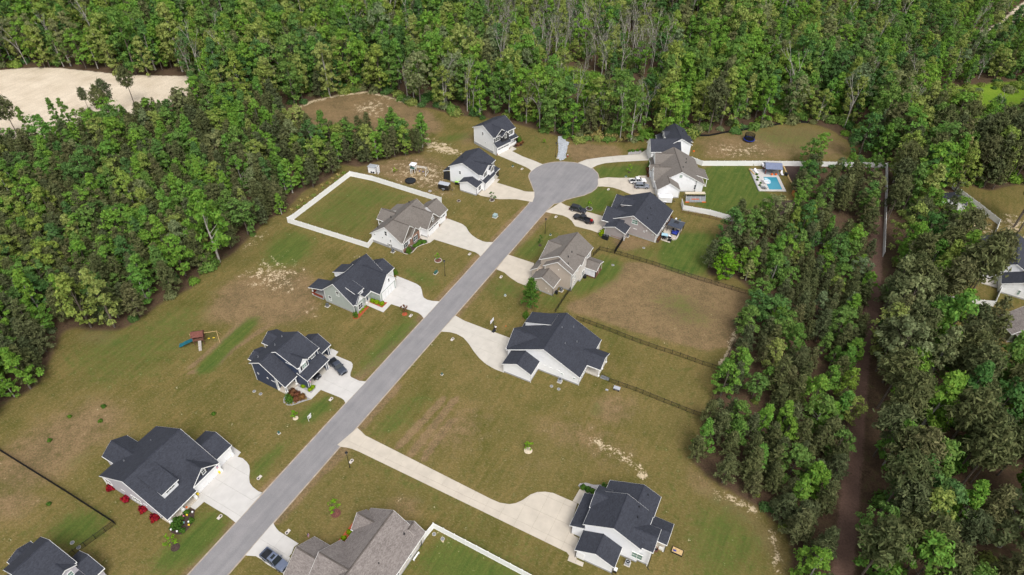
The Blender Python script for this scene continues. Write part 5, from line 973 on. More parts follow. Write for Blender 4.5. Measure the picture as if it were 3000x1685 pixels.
for q in (-.42, .48): MB().box(-.93, .03, q - .43, q + .43, 1.15, 1.22).build('lid', 'black_metal', b); MB().ball((-.45, q, 1.24), .16, 8, 4, (1, 1, .4)).build('knob', 'grey_metal', b)
def util(loc, rz, label, mat, sx, sy, h, cat='utility box', name='utility_box'):
    r = empty(name, loc, label, cat, R(rz)); MB().box(-sx / 2 - .15, sx / 2 + .15, -sy / 2 - .15, sy / 2 + .15, -.05, .06).build('pad', 'concrete', r)
    loft(b := MB(), [[(-sx / 2, -sy / 2, .06), (sx / 2, -sy / 2, .06), (sx / 2, sy / 2, .06), (-sx / 2, sy / 2, .06)], [(-sx / 2, -sy / 2, h * .8), (sx / 2, -sy / 2, h * .8), (sx / 2, sy / 2, h), (-sx / 2, sy / 2, h)]]); b.build('cabinet', mat, r, fix=True)
    MB().box(-sx / 2 - .03, sx / 2 + .03, -sy / 2 - .03, sy / 2 + .03, h * .88, h * .93).build('lid_seam', mat, r); MB().box(-.05, .05, -sy / 2 - .04, -sy / 2, h * .4, h * .5).build('latch', 'grey_metal', r)
util((-5.43,164.42), 62, 'pale green transformer cabinet on the lawn by the street', 'pale_green_metal', 1.25, 1.1, .95)
util((-20.48,138.42), 62, 'dark green utility box near the lamp post on the lawn', 'green_metal', 1.2, .5, .7)
util((-48.5,85.77), 50, 'small dark green pedestal beside a white slab near the street', 'green_metal', .35, .35, .6)
util((27.25,101.78), 62, 'small green box on the lawn', 'green_metal', .3, .3, .4) if False else None
util((-15.64,102.89), 62, 'small green pedestal below the white house beside the hoop', 'green_metal', .3, .3, .55)
util((-1.71,130.02), 62, 'pale small pedestal on the grass left of the lone pine', 'pale_green_metal', .3, .3, .5)
util((10.73,156.15), 62, 'small dark pedestal near the black street lamp opposite', 'green_metal', .3, .3, .5)
util((-0.6,192.43), 45, 'small green pedestal between the two white house driveways', 'green_metal', .4, .4, .5)
util((35.93,187.65), 90, 'small green box on the grass left of the white pickup', 'green_metal', .5, .4, .4)
def lid(loc, label, mat='grey_metal', r_=.32, h=.1, name='septic_lid', cat='septic lid'):
    r = empty(name, loc, label, cat, 0, 'round septic lids in the yards'); MB().tube((0, 0, -.1), (0, 0, h), r_, r_ * .95, 18).build('cover', mat, r); MB().ring((0, 0), r_, r_ + .07, -.05, h * .6, 18).build('rim', 'concrete', r)
for p_, l_ in (((-13.61,63.85), 'round septic lid inside the white fence corner, left one'), ((-11.93,62.94), 'round septic lid inside the white fence corner, right one'), ((9.42,100.13), 'round septic lid on the dirt below the white dormer house, left one'), ((11.02,99.33), 'round septic lid on the dirt below the white dormer house, right one'),
               ((-57.0,96.87), 'round septic lid beside the dark blue house, upper one'), ((-55.38,96.16), 'round septic lid beside the dark blue house, lower one'), ((-79.77,60.7), 'round septic lid on the green yard at lower left, upper one'), ((-78.18,59.82), 'round septic lid on the green yard at lower left, lower one'), ((27.47,143.27), 'round septic lid on the grass by the curtained porch'), ((36.9,151.12), 'round septic lid below the grey brown house')):
    lid(p_, l_)
def culvert(loc, rz, label):
    r = empty('culvert_end', loc, label, 'culvert', R(rz), 'concrete culvert ends beside the driveways'); MB().ring((0, 0), .2, .36, -.25, .12, 14).build('pipe', 'stone_edge', r); MB().tube((0, 0, -.2), (0, 0, .02), .2, .2, 12).build('opening', 'black_metal', r); MB().box(.25, .75, -.3, .3, -.1, .1).build('apron', 'stone_edge', r)
for p_, a_, l_ in (((-49.66,74.88), 62, 'pale culvert end right of the lavender house driveway'), ((-54.46,66.58), 242, 'pale culvert end left of the lavender house driveway'), ((-39.39,95.29), 242, 'pale culvert end below the dark blue house driveway'), ((-11.84,146.9), 242, 'pale culvert end left of the brown roofed house driveway'), ((-2.88,137.57), 242, 'pale culvert end left of the beige house driveway'), ((-14.04,114.27), 242, 'pale culvert end below the hoop house driveway'), ((12.35,174.15), 62, 'c') if False else ((12.72,165.24), 242, 'pale culvert end left of the black pickup driveway'), ((29.49,179.98), 62, 'pale culvert end on the grass below the silver suv driveway'), ((2.57,191.21), 240, 'pale culvert end left of the farthest driveway'), ((-25.07,122.12), 242, 'pale culvert end below the sage house driveway'), ((-31.91,79.46), 242, 'pale culvert end by the long driveway lamp post'), ((-41.06,63.48), 62, 'pale culvert end above the steel pickup driveway'), ((14.21,198.08), 0, 'pale culvert end at the foot of the grey stones')):
    culvert(p_, a_, l_)
r = empty('fire_hydrant', (17.68,199.04), 'red fire hydrant with white cap beside the grey stones', 'hydrant'); MB().tube((0, 0, 0), (0, 0, .75), .14, .13, 10).build('barrel', 'red_plastic', r); MB().ball((0, 0, .8), .17, 10, 6).build('cap', 'paint_white', r); MB().tube((-.25, 0, .52), (.25, 0, .52), .07, .07, 8).build('nozzle', 'red_plastic', r)
r = empty('yard_sign', (-42.94,89.0), 'white for sale sign standing on the roadside grass', 'sign', R(62)); MB().tube((0, 0, 0), (0, 0, 1.75), .06, .06, 6).build('post', 'paint_white', r); MB().box(0, 1.1, -.04, .04, 1.6, 1.7).build('arm', 'paint_white', r); MB().box(.2, .95, -.02, .02, .8, 1.55).build('board', 'paint_white', r); MB().box(.3, .85, -.02, .02, .55, .78).build('rider', 'paint_white', r)

# grey stone drain with many stones
stones = MB(); rr = random.Random(5)
STONE_POLY = [(15.01,212.36),(17.01,212.94),(17.42,209.23),(18.69,208.65),(17.85,206.09),(17.54,202.98),(17.02,200.22),(17.11,198.72),(16.1,197.19),(15.14,196.71),(14.22,199.35),(14.79,202.1),(14.86,205.97),(14.9,209.45)]
sx = [p[0] for p in STONE_POLY]; sy = [p[1] for p in STONE_POLY]
for _ in range(5200):
    x = rr.uniform(min(sx), max(sx)); y = rr.uniform(min(sy), max(sy))
    if not pip(np.array([x]), np.array([y]), STONE_POLY)[0]: continue
    q = rr.uniform(.09, .26); stones.ball((x, y, q * .3), q, 5, 3, (rr.uniform(.7, 1.2), rr.uniform(.7, 1.2), rr.uniform(.5, .9)))
tag(stones.build('riprap', 'riprap'), 'grey drainage stones between the turning circle and the woods', kind='stuff')

# ---------------------------------------------------------------- play equipment, yards
def beam(r, name, mat, a, b, t=.05): return MB().tube(a, b, t, t, 4).build(name, mat, r)
r = empty('climbing_frame', (-32.44,188.01), 'white wooden play tower with swing beam in the sandy yard', 'climbing frame', R(2.2 - 18))
for x in (-.75, .75):
    for y in (-.75, .75): beam(r, 'post', 'white_trim', (x, y, 0), (x, y, 3.0), .07)
MB().box(-.8, .8, -.8, .8, 1.4, 1.48).build('deck', 'white_trim', r); MB().box(-.82, .82, -.82, -.78, 1.48, 2.2).build('side_board', 'green_metal', r); MB().box(-.82, -.78, -.8, .8, 1.48, 2.2).build('side_board', 'green_metal', r)
MB().add([(-1, -1, 2.9), (1, -1, 2.9), (1, 1, 2.9), (-1, 1, 2.9), (0, 0, 3.6)], [(0, 1, 4), (1, 2, 4), (2, 3, 4), (3, 0, 4), (3, 2, 1, 0)]).build('roof', 'white_cloth', r)
for y in (-.3, .3): beam(r, 'swing_beam', 'white_trim', (.75, y, 2.35), (4.6, y, 2.35), .06)
for y in (-1.3, 1.3): beam(r, 'leg', 'white_trim', (4.55, y, 0), (4.55, y * .2, 2.4), .06)
beam(r, 'foot_rail', 'white_trim', (4.55, -1.3, .1), (4.55, 1.3, .1), .05)
for x in (2.0, 3.3):
    for y in (-.25, .25): beam(r, 'rope', 'grey_wood', (x, y, 2.3), (x, y, .7), .012)
    MB().box(x - .12, x + .12, -.27, .27, .66, .72).build('swing_seat', 'blue_plastic', r)
for q in (-.25, .25): beam(r, 'ladder_rail', 'white_trim', (-.3 + q, -1.35, 0), (-.3 + q, -.78, 1.5), .04)
for k in range(5): beam(r, 'rung', 'white_trim', (-.55, -1.3 + k * .12, .2 + k * .3), (-.05, -1.3 + k * .12, .2 + k * .3), .03)
r = empty('climbing_frame', (-74.1,111.41), 'brown wooden play house with twin teal slides and yellow swings', 'climbing frame', R(13.8))
for x in (-1.1, 1.1):
    for y in (-.9, .9): beam(r, 'post', 'brown_wood', (x, y, 0), (x, y, 3.1), .08)
MB().box(-1.2, 1.2, -1, 1, 1.45, 1.55).build('deck', 'brown_wood', r)
for y in (-.95, .95): MB().box(-1.2, 1.2, y - .03, y + .03, 1.55, 2.2).build('side_board', 'brown_wood', r)
MB().box(-1.23, -1.17, -.3, 1, 1.55, 2.2).build('side_board', 'brown_wood', r)
MB().add([(-1.4, -1.15, 2.75), (1.4, -1.15, 2.75), (1.4, 1.15, 2.75), (-1.4, 1.15, 2.75), (-1.4, 0, 3.65), (1.4, 0, 3.65)], [(0, 1, 5, 4), (2, 3, 4, 5), (0, 4, 3), (1, 2, 5), (3, 2, 1, 0)]).build('roof', 'mulch_rust', r)
for y in (-.75, -.15):
    m = MB(); pts = [(-1.2, y, 1.6), (-2.2, y, 1.15), (-3.2, y, .75), (-4.1, y, .28), (-4.7, y, .22)]
    for (a, b_) in zip(pts[:-1], pts[1:]): m.add([(a[0], y - .27, a[2] + .2), (a[0], y - .2, a[2]), (a[0], y + .2, a[2]), (a[0], y + .27, a[2] + .2), (b_[0], y - .27, b_[2] + .2), (b_[0], y - .2, b_[2]), (b_[0], y + .2, b_[2]), (b_[0], y + .27, b_[2] + .2)], [(0, 1, 5, 4), (1, 2, 6, 5), (2, 3, 7, 6)])
    m.build('slide', 'teal_plastic', r); beam(r, 'slide_leg', 'brown_wood', (-3.2, y, 0), (-3.2, y, .7), .04)
MB().add([(-.1, -1.0, 1.5), (.6, -1.0, 1.5), (.6, -2.9, .1), (-.1, -2.9, .1), (-.1, -1.0, 1.4), (.6, -1.0, 1.4), (.6, -2.9, 0), (-.1, -2.9, 0)], [(0, 1, 2, 3), (7, 6, 5, 4), (0, 3, 7, 4), (1, 5, 6, 2), (0, 4, 5, 1), (3, 2, 6, 7)]).build('climbing_ramp', 'grey_wood', r)
beam(r, 'swing_beam', 'pine_wood', (1.1, .3, 2.6), (4.3, .3, 2.6), .07)
for y in (-1.1, 1.7): beam(r, 'leg', 'pine_wood', (4.5, y, 0), (4.25, .3, 2.65), .06)
for x in (2.0, 3.1):
    for q in (-.22, .22): beam(r, 'chain', 'dark_plastic', (x + q, .3, 2.6), (x + q, .3, .6), .012)
    MB().box(x - .24, x + .24, .18, .42, .55, .61).build('swing_seat', 'yellow_plastic', r)
for y in (.3, ): beam(r, 'rope_rail', 'pine_wood', (-1.2, 1.0, 2.0), (-2.4, 1.9, 1.4), .03); beam(r, 'leg', 'pine_wood', (-2.4, 1.9, 0), (-2.4, 1.9, 1.5), .05)
r = empty('trampoline', (81.46,212.4), 'blue edged trampoline with a black safety net', 'trampoline'); MB().tube((0, 0, .68), (0, 0, .7), 1.55, 1.55, 24).build('jumping_mat', 'black_metal', r); MB().ring((0, 0), 1.5, 1.95, .66, .76, 28).build('edge_pad', 'blue_plastic', r)
for k in range(8):
    a = k * math.pi / 4; beam(r, 'net_pole', 'dark_plastic', (1.9 * math.cos(a), 1.9 * math.sin(a), 0), (1.75 * math.cos(a), 1.75 * math.sin(a), 2.5), .04)
m = MB()
for k in range(48): a = k * math.pi / 24; m.box(1.7 * math.cos(a) - .022, 1.7 * math.cos(a) + .022, 1.7 * math.sin(a) - .022, 1.7 * math.sin(a) + .022, .75, 2.45)
for z in np.arange(.8, 2.5, .14): m.ring((0, 0), 1.68, 1.72, z, z + .045, 28)
m.build('safety_net', 'black_metal', r)
r = empty('trampoline', (-32.77,182.27), 'low round black trampoline on the grass near the white fence', 'trampoline'); MB().tube((0, 0, .42), (0, 0, .44), 1.45, 1.45, 24).build('jumping_mat', 'dark_plastic', r); MB().ring((0, 0), 1.4, 1.75, .38, .48, 26).build('edge_pad', 'black_metal', r)
for k in range(6): a = k * math.pi / 3; beam(r, 'leg', 'grey_metal', (1.6 * math.cos(a), 1.6 * math.sin(a), 0), (1.6 * math.cos(a), 1.6 * math.sin(a), .4), .04)
r = empty('lean_to_shed', (-45.48,186.63), 'white boarded lean-to shed under the trees behind the white fence', 'shed', R(-14)); MB().box(-1.4, 1.1, -.05, .03, 0, 2.3).build('wall', 'white_siding', r); MB().box(1.06, 1.1, 0, 1.6, 0, 2.2).build('wall', 'white_siding', r); MB().box(-1.4, -1.36, 0, 2.2, 0, 2.0).build('wall', 'white_siding', r); MB().add([(-1.6, -.3, 2.35), (1.3, -.3, 2.35), (1.3, 2.2, 2.0), (-1.6, 2.2, 2.0)], [(0, 1, 2, 3)]).build('roof', 'light_metal', r); MB().box(1.9, 2.0, -.3, 1.3, 0, 2.6).build('door', 'white_siding', r)
for x in (-.3, .4): MB().tube((x, -.1, .4), (x, -.05, .4), .32, .32, 14).build('wheel', 'tyre', r)
r = empty('netted_pen', (55.76,175.36), 'clear sided pen with tan roof and rolled black cover on the lawn', 'pen', R(2)); MB().box(-3.1, 3.1, .3, 1.5, 1.95, 2.05).build('roof', 'tan_cloth', r); MB().tube((-2.9, -.2, 1.75), (2.9, -.2, 1.75), .17, .17, 8).build('rolled_cover', 'black_metal', r)
for x in (-3, -1.5, 0, 1.5, 3): beam(r, 'post', 'light_metal', (x, -1.2, 0), (x, -.1, 1.95), .04); beam(r, 'post', 'light_metal', (x, 1.4, 0), (x, 1.4, 1.95), .04)
MB().box(-3, 3, -1.22, -1.2, 0, .12).build('sill', 'grey_cloth', r); MB().add([(-3, -1.2, .1), (3, -1.2, .1), (3, -.15, 1.7), (-3, -.15, 1.7)], [(0, 1, 2, 3)]).build('front_sheet', 'grey_cloth', r); MB().box(-3.2, -2.0, -1.4, -1.15, 0, .22).build('sandbag', 'orange_plastic', r); MB().box(2.0, 3.2, -1.4, -1.15, 0, .22).build('sandbag', 'orange_plastic', r); MB().box(-1.3, 1.0, -.85, -.7, .75, .95).build('label_strip', 'orange_plastic', r)
r = empty('basketball_hoop', (-4.22,117.22), 'portable basketball hoop with clear board at the driveway edge', 'basketball hoop', R(62)); loft(b := MB(), [[(-.65, -.4, 0), (.65, -.4, 0), (.65, .4, 0), (-.65, .4, 0)], [(-.55, -.3, .22), (.55, -.3, .22), (.55, .3, .22), (-.55, .3, .22)]]); b.build('base', 'dark_plastic', r, fix=True)
beam(r, 'pole', 'black_metal', (.3, 0, .2), (.1, .25, 3.2), .06); MB().box(-.75, .85, .5, .54, 2.75, 3.75).build('backboard', 'white_cloth', r); MB().ring((.05, .8), .21, .24, 3.0, 3.03, 16).build('rim', 'orange_plastic', r); MB().ring((.05, .8), .14, .16, 2.62, 2.98, 12).build('net', 'white_cloth', r)
tag(MB().ball((0, 0, .13), .13, 12, 8).build('basketball', 'orange_plastic', None, (-1.32,118.86) + (0,), smooth=True), 'orange basketball lying on the grass', 'ball')
r = empty('utility_cart', (24.13,99.54), 'grey plastic topped cart standing on the grass', 'cart', R(-22)); MB().box(-.75, .75, -.45, .45, .6, .68).build('top', 'light_metal', r); MB().box(-.7, .7, -.4, .4, .2, .6).build('tub', 'grey_metal', r)
for x in (-.5, .5):
    for y in (-.4, .4): MB().tube((x, y - .05, .18), (x, y + .05, .18), .18, .18, 10).build('wheel', 'tyre', r)
tag(MB().box(-1.0, 1.0, -.5, .5, 0, .06).box(-.95, .95, -.45, .45, .06, .08).build('rubber_mat', 'grey_cloth', None, (21.72,102.91) + (.01,), R(-24)), 'dark grey mat lying on the grass by the back porch', 'mat')
tag(MB().box(-.3, .3, -.15, .15, 0, .25).box(-.25, .25, -.1, .1, .25, .3).build('cooler', 'light_metal', None, (21.89,99.31) + (0,), R(-24)), 'small grey box on the grass left of the cart', 'box')
r = empty('sandbox', (31.5,61.42), 'black framed sandbox of pale boards on the lower right lawn', 'sandbox', R(-26)); MB().box(-.95, .95, -.55, .55, 0, .2).build('lid', 'pine_wood', r)
for k in (-1, 1): MB().box(-1.05, 1.05, k * .6 - .05, k * .6 + .05, 0, .26).build('side_board', 'black_metal', r); MB().box(k * 1.0 - .05, k * 1.0 + .05, -.6, .6, 0, .26).build('side_board', 'black_metal', r)
MB().ball((-.5, -.1, .22), .3, 8, 4, (1.2, .7, .3)).build('cloth', 'blue_cloth', r)
r = empty('fire_pit', (27.52,61.67), 'round dark fire pit by the lower right back porch', 'fire pit'); MB().ring((0, 0), .35, .5, 0, .4, 18).build('rim', 'brown_wood', r); MB().tube((0, 0, .02), (0, 0, .12), .36, .36, 14).build('ash', 'dark_plastic', r)
r = empty('kettle_grill', (23.4,161.69), 'small black grill standing behind the lowered tailgate', 'grill'); MB().ball((0, 0, .75), .3, 12, 8).build('bowl', 'dark_plastic', r, smooth=True); MB().tube((0, 0, .9), (0, 0, .93), .26, .26, 14).build('grate', 'light_metal', r)
for k in range(3): a = k * 2.1; beam(r, 'leg', 'black_metal', (.3 * math.cos(a), .3 * math.sin(a), 0), (.15 * math.cos(a), .15 * math.sin(a), .55), .025)
r = empty('covered_grill', (19.4,137.84), 'black covered grill against the beige back wall', 'grill', R(62)); MB().ball((0, 0, .6), .6, 12, 8, (1.0, .7, 1.05)).build('cover', 'dark_plastic', r, smooth=True); MB().tube((0, 0, 0), (0, 0, .3), .45, .5, 12).build('base', 'black_metal', r)
tag(MB().box(-.9, .9, -.15, .15, .4, .47).box(-.8, -.7, -.15, .15, 0, .4).box(.7, .8, -.15, .15, 0, .4).build('bench', 'paint_white', None, (-16.4,59.33) + (0,), R(62)), 'long white bench beside the mottled roof house', 'bench')
tag(MB().box(-.3, .3, -.2, .2, 0, .3).box(-.25, .25, -.15, .15, .3, .42).build('toy_car', 'orange_plastic', None, (60.79,204.26) + (0,), .2), 'orange toy on the grass behind the farther white house', 'toy')
def flag(loc, rz, label, z=2.2):
    r = empty('flag', loc, label, 'flag', R(rz)); beam(r, 'pole', 'pine_wood', (0, 0, z), (.7, 0, z + .75), .02)
    for k in range(7): MB().box(.25, .27, -.01 - .065 * k, -.01 - .065 * k + .065, z - .7, z + .3).build('stripe', 'flag_red' if k % 2 == 0 else 'white_cloth', r)
    MB().box(.245, .275, -.24, .05, z - .15, z + .31).build('canton', 'flag_blue', r)
flag((-44.72,98.78), -28, 'striped flag hanging on the white pier of the open blue garage'); flag((-57.86,76.3), -28, 'striped flag hung between the lavender house garage doors'); flag((-36.21,61.77), 152, 'striped flag at the corner of the mottled roof house')

# a person by the hoop
def person(loc, head):
    me = bpy.data.meshes.new('person'); o = bpy.data.objects.new('person', me); col.objects.link(o)
    V = [(0, 0, .95), (0, 0, 1.12), (0, 0, 1.32), (0, 0, 1.47), (0, 0, 1.55), (0, .02, 1.66), (0, .02, 1.74)]; E = [(0, 1), (1, 2), (2, 3), (3, 4), (4, 5), (5, 6)]; Rr = [.135, .12, .14, .09, .055, .085, .07]
    def chain(parent, pts, rs):
        p = parent
        for q, r_ in zip(pts, rs): V.append(q); Rr.append(r_); E.append((p, len(V) - 1)); p = len(V) - 1
        return p
    for s_ in (-1, 1):
        chain(0, [(s_ * .1, 0, .88), (s_ * .11, .03 * s_, .5), (s_ * .12, -.02, .1), (s_ * .12, .1, .04), (s_ * .12, .17, .03)], [.095, .06, .045, .045, .03])
        h = chain(3, [(s_ * .18, 0, 1.43), (s_ * .25, .05, 1.2), (s_ * .24, .24, 1.1), (s_ * .22, .3, 1.08)], [.065, .045, .035, .03])
        for k in range(4): chain(h, [(s_ * (.22 - .02 * k + .03), .36, 1.07 - .012 * k), (s_ * (.22 - .02 * k + .03), .40, 1.04 - .012 * k)], [.011, .009])
        chain(h, [(s_ * .17, .33, 1.09), (s_ * .16, .36, 1.08)], [.012, .01])
    me.from_pydata(V, E, []); sk = o.modifiers.new('skin', 'SKIN'); sk.use_smooth_shade = True
    for i, r_ in enumerate(Rr): me.skin_vertices[0].data[i].radius = (r_, r_)
    me.skin_vertices[0].data[0].use_root = True
    ss = o.modifiers.new('sub', 'SUBSURF'); ss.levels = 1; ss.render_levels = 1
    me.materials.append(MATS['skin'])
    tag(o, 'person in white shirt and dark shorts standing by the basketball hoop', 'person'); o.location = (loc[0], loc[1], 0.02); o.rotation_euler.z = R(head)
    sh = MB(); loft(sh, [[(a * math.cos(t), b_ * math.sin(t), z) for t in np.linspace(0, 2 * math.pi, 13)[:-1]] for z, a, b_ in ((.9, .2, .16), (1.1, .18, .15), (1.3, .22, .17), (1.42, .2, .13), (1.49, .09, .08))])
    for s_ in (-1, 1): sh.tube((s_ * .17, 0, 1.42), (s_ * .25, .04, 1.2), .09, .08, 8)
    sh.build('shirt', 'white_cloth', o, smooth=True)
    st = MB(); loft(st, [[(a * math.cos(t), b_ * math.sin(t), z) for t in np.linspace(0, 2 * math.pi, 13)[:-1]] for z, a, b_ in ((.78, .2, .15), (.95, .19, .16))])
    for s_ in (-1, 1): st.tube((s_ * .1, 0, .88), (s_ * .115, .02 * s_, .52), .12, .1, 8)
    st.build('shorts', 'hair', o)
    MB().ball((0, .0, 1.74), .115, 10, 7, (.95, 1, .85)).build('hair', 'hair', o, smooth=True)
    for s_ in (-1, 1): MB().ball((s_ * .12, .08, .05), .07, 8, 5, (.8, 1.9, .7)).build('shoe', 'paint_white', o, smooth=True)
person((-3.82,117.47), -20)

# ---------------------------------------------------------------- pool garden
PO = [(77.97,193.68),(82.82,193.87),(85.73,190.09),(85.65,181.07),(77.12,180.95)]; PI_ = [(80.47,189.16),(84.8,189.22),(84.69,182.02),(80.48,181.86)]
r = empty('swimming_pool', PI_[0], 'rectangular turquoise swimming pool with white deck in the back lawn', 'pool')
o_ = Vector(PI_[0]); L_ = lambda p: (p[0] - o_.x, p[1] - o_.y)
MB().prism([L_(p) for p in PI_], 0.005, .05).build('water', 'pool_water', r, fix=True)
deck = [PO[0], PO[1], PO[2], PO[3], PO[4]]
for a, b_, c_, d_ in ((PO[1], PO[2], PI_[1], PI_[0]), (PO[2], PO[3], PI_[2], PI_[1]), (PO[3], PO[4], PI_[3], PI_[2]), (PO[4], PO[0], PI_[0], PI_[3]), (PO[0], PO[1], PI_[0], PI_[0])):
    q = [L_(a), L_(b_), L_(c_)] + ([L_(d_)] if d_ != c_ else []); MB().prism(q, 0, .14).build('deck', 'new_concrete', r, fix=True)
tb = [(80.72,188.78),(81.49,188.53),(82.31,187.32),(82.06,185.81),(81.34,185.11),(80.47,184.94)]; MB().prism([L_(p) for p in tb], .05, .062).build('sun_shelf', 'pool_tile', r, fix=True)
st_ = [(76.97,193.72),(77.97,193.68),(77.12,180.95),(76.89,181.2)]; MB().prism([L_(p) for p in st_], 0, .3).build('retaining_wall', 'block', r, fix=True)
def lounger(loc, rz, label, body='white_cloth', fr='dark_plastic', cat='lounger', name='pool_lounger'):
    q = empty(name, loc, label, cat, R(rz)); MB().box(-.35, .35, -.9, .35, .28, .38).build('seat', body, q)
    MB().add([(-.35, .35, .28), (.35, .35, .28), (.35, 1.05, .95), (-.35, 1.05, .95), (-.35, .35, .4), (.35, .35, .4), (.35, .98, 1.03), (-.35, .98, 1.03)], [(0, 1, 2, 3), (7, 6, 5, 4), (0, 4, 5, 1), (3, 2, 6, 7), (0, 3, 7, 4), (1, 5, 6, 2)]).build('backrest', body, q)
    for x in (-.3, .3):
        for y in (-.8, .3): MB().box(x - .03, x + .03, y - .03, y + .03, 0, .3).build('leg', fr, q)
lounger((80.3,186.29) + (.06,), 90, 'white lounger standing in the shallow end, upper of two'); lounger((80.39,185.21) + (.06,), 90, 'white lounger standing in the shallow end, lower of two')
lounger((78.81,191.79) + (.1,), 20, 'white cushioned lounger on the upper left deck'); lounger((86.97,190.98) + (0,), 0, 'pale cushioned chair right of the gazebo', 'white_cloth', 'dark_plastic', 'chair', 'garden_chair')
lounger((78.43,182.58) + (.14,), 190, 'grey slatted chair on the pool deck, left of the pair', 'grey_cloth', 'grey_metal', 'chair', 'garden_chair'); lounger((79.19,182.35) + (.14,), 190, 'grey slatted chair on the pool deck, right of the pair', 'grey_cloth', 'grey_metal', 'chair', 'garden_chair')
lounger((82.16,195.21) + (0,), 10, 'white garden chair left of the gazebo roof', 'white_cloth', 'redwood', 'chair', 'garden_chair')
r = empty('gazebo', (83.87,191.42), 'wooden gazebo with slate blue metal roof beside the pool', 'gazebo', R(-3))
for x in (-2.3, 2.3):
    for y in (-.6, 2.2): MB().box(x - .09, x + .09, y - .09, y + .09, 0, 2.4).build('post', 'redwood' if x < 0 else 'wood', r)
MB().add([(-2.7, -1.2, 2.35), (2.7, -1.2, 2.35), (2.7, .9, 3.5), (-2.7, .9, 3.5), (2.7, 3.0, 2.35), (-2.7, 3.0, 2.35), (-2.7, -1.2, 2.27), (2.7, -1.2, 2.27), (2.7, 3.0, 2.27), (-2.7, 3.0, 2.27)], [(0, 1, 2, 3), (3, 2, 4, 5), (9, 8, 7, 6), (0, 6, 7, 1), (4, 8, 9, 5), (0, 3, 5, 9, 6), (1, 7, 8, 4, 2)]).build('roof', 'slate_roof_metal', r)
for k in range(12): x = -2.5 + k * .455; MB().add([(x, -1.18, 2.36), (x + .04, -1.18, 2.36), (x + .04, .9, 3.53), (x, .9, 3.53), (x, -1.18, 2.41), (x + .04, -1.18, 2.41), (x + .04, .9, 3.56), (x, .9, 3.56)], [(0, 4, 5, 1), (4, 7, 6, 5), (0, 3, 7, 4), (1, 5, 6, 2)]).build('standing_seam', 'slate_roof_metal', r)
MB().box(-2.6, 2.5, -.9, 2.4, .14, .17).build('rug', 'grey_cloth', r)
tag(MB().box(-.8, .8, -.4, .4, .55, .62).box(-.7, -.6, -.3, .3, 0, .55).box(.6, .7, -.3, .3, 0, .55).build('table', 'grey_wood', None, (84.72,191.45) + (.17,)), 'grey table under the slate blue gazebo', 'table')
for p_, l_ in (((83.52,190.28), 'orange pouf at the pool edge, left one'), ((84.84,190.33), 'orange pouf at the pool edge, right one')): tag(MB().ball((0, 0, .3), .42, 12, 7, (1, 1, .7)).build('pouf', 'orange_plastic', None, p_ + (.16,), smooth=True), l_, 'pouf', 'orange poufs by the pool')
tag(MB().box(-.55, .55, -.4, .4, 0, .8).box(-.58, .58, -.43, .43, .8, .88).build('storage_box', 'dark_plastic', None, (88.25,190.6) + (0,), R(-25)), 'black storage box on the grass right of the gazebo', 'box')
tag(MB().box(-.06, .06, -1.6, 1.6, .35, .45).box(-.2, .2, -1.6, 1.6, .0, .35).build('bench', 'pine_wood', None, (77.33,191.73) + (.2,), R(16)), 'yellow wooden bench on the left edge of the pool deck', 'bench')
r = empty('goal_frame', (80.24,196.23), 'dark sloping rack before the white fence left of the gazebo', 'rack', R(0)); MB().add([(-.8, 0, 0), (.8, 0, 0), (.8, .8, 1.3), (-.8, .8, 1.3)], [(0, 1, 2, 3)]).build('panel', 'grey_metal', r); MB().box(-.85, -.75, .3, .8, 0, 1.3).build('leg', 'dark_plastic', r); MB().box(.75, .85, .3, .8, 0, 1.3).build('leg', 'blue_cloth', r)
BEDH = [([(89.34,196.54),(96.48,196.81),(93.41,185.11),(91.02,183.25),(89.01,182.01),(89.07,186.14),(89.32,192.26)], 'mulch_brown', 'brown mulch bed behind the pool'), ([(78.79,176.21),(87.88,176.54),(86.55,170.46),(83.46,168.48),(81.25,168.4),(79.7,166.77),(77.84,162.83),(78.38,169.36),(78.41,174.8)], 'mulch_brown', 'brown mulch bed below the pool lawn')]
for p_, m_, l_ in BEDH: tag(MB().prism(p_, -.05, .03).build('mulch_bed', m_, fix=True), l_, kind='structure')
def kerb(label, pts, mat='stone_edge', w=.14, h=.16, name='bed_edging'):
    o = Vector(pts[0]); r = empty(name, pts[0], label, 'edging')
    for a, b_ in zip(pts[:-1], pts[1:]):
        a = Vector(a); b_ = Vector(b_); n = max(1, round((b_ - a).length / .9)); d = (b_ - a) / n; h_ = math.atan2(d.y, d.x)
        for k in range(n): p = a + d * k - o; MB().box(.01, d.length - .01, -w / 2, w / 2, -.05, h).build('edging_block', mat, r, (p.x, p.y, 0), h_)
kerb('pale timber edging along the brown bed behind the pool', [(87.69,196.15),(88.94,195.72),(88.82,192.87),(88.69,189.46),(88.72,184.93),(88.92,181.71)], 'pine_wood', .35, .3); kerb('pale edging round the lower brown bed by the pool lawn', [(84.95,176.43),(78.91,176.07),(77.68,175.05),(77.84,172.03),(77.88,167.49),(77.84,162.83)], 'pine_wood', .3, .25)
r = empty('garden_screen', (87.24,178.21), 'orange wooden screen at the corner of the pool lawn', 'screen', R(100))
for k in range(9): MB().box(-1.6 + k * .36, -1.6 + k * .36 + .34, -.03, .03, 0, 1.7).build('board', 'orange_wood' if 'orange_wood' in MATS else 'wood', r)
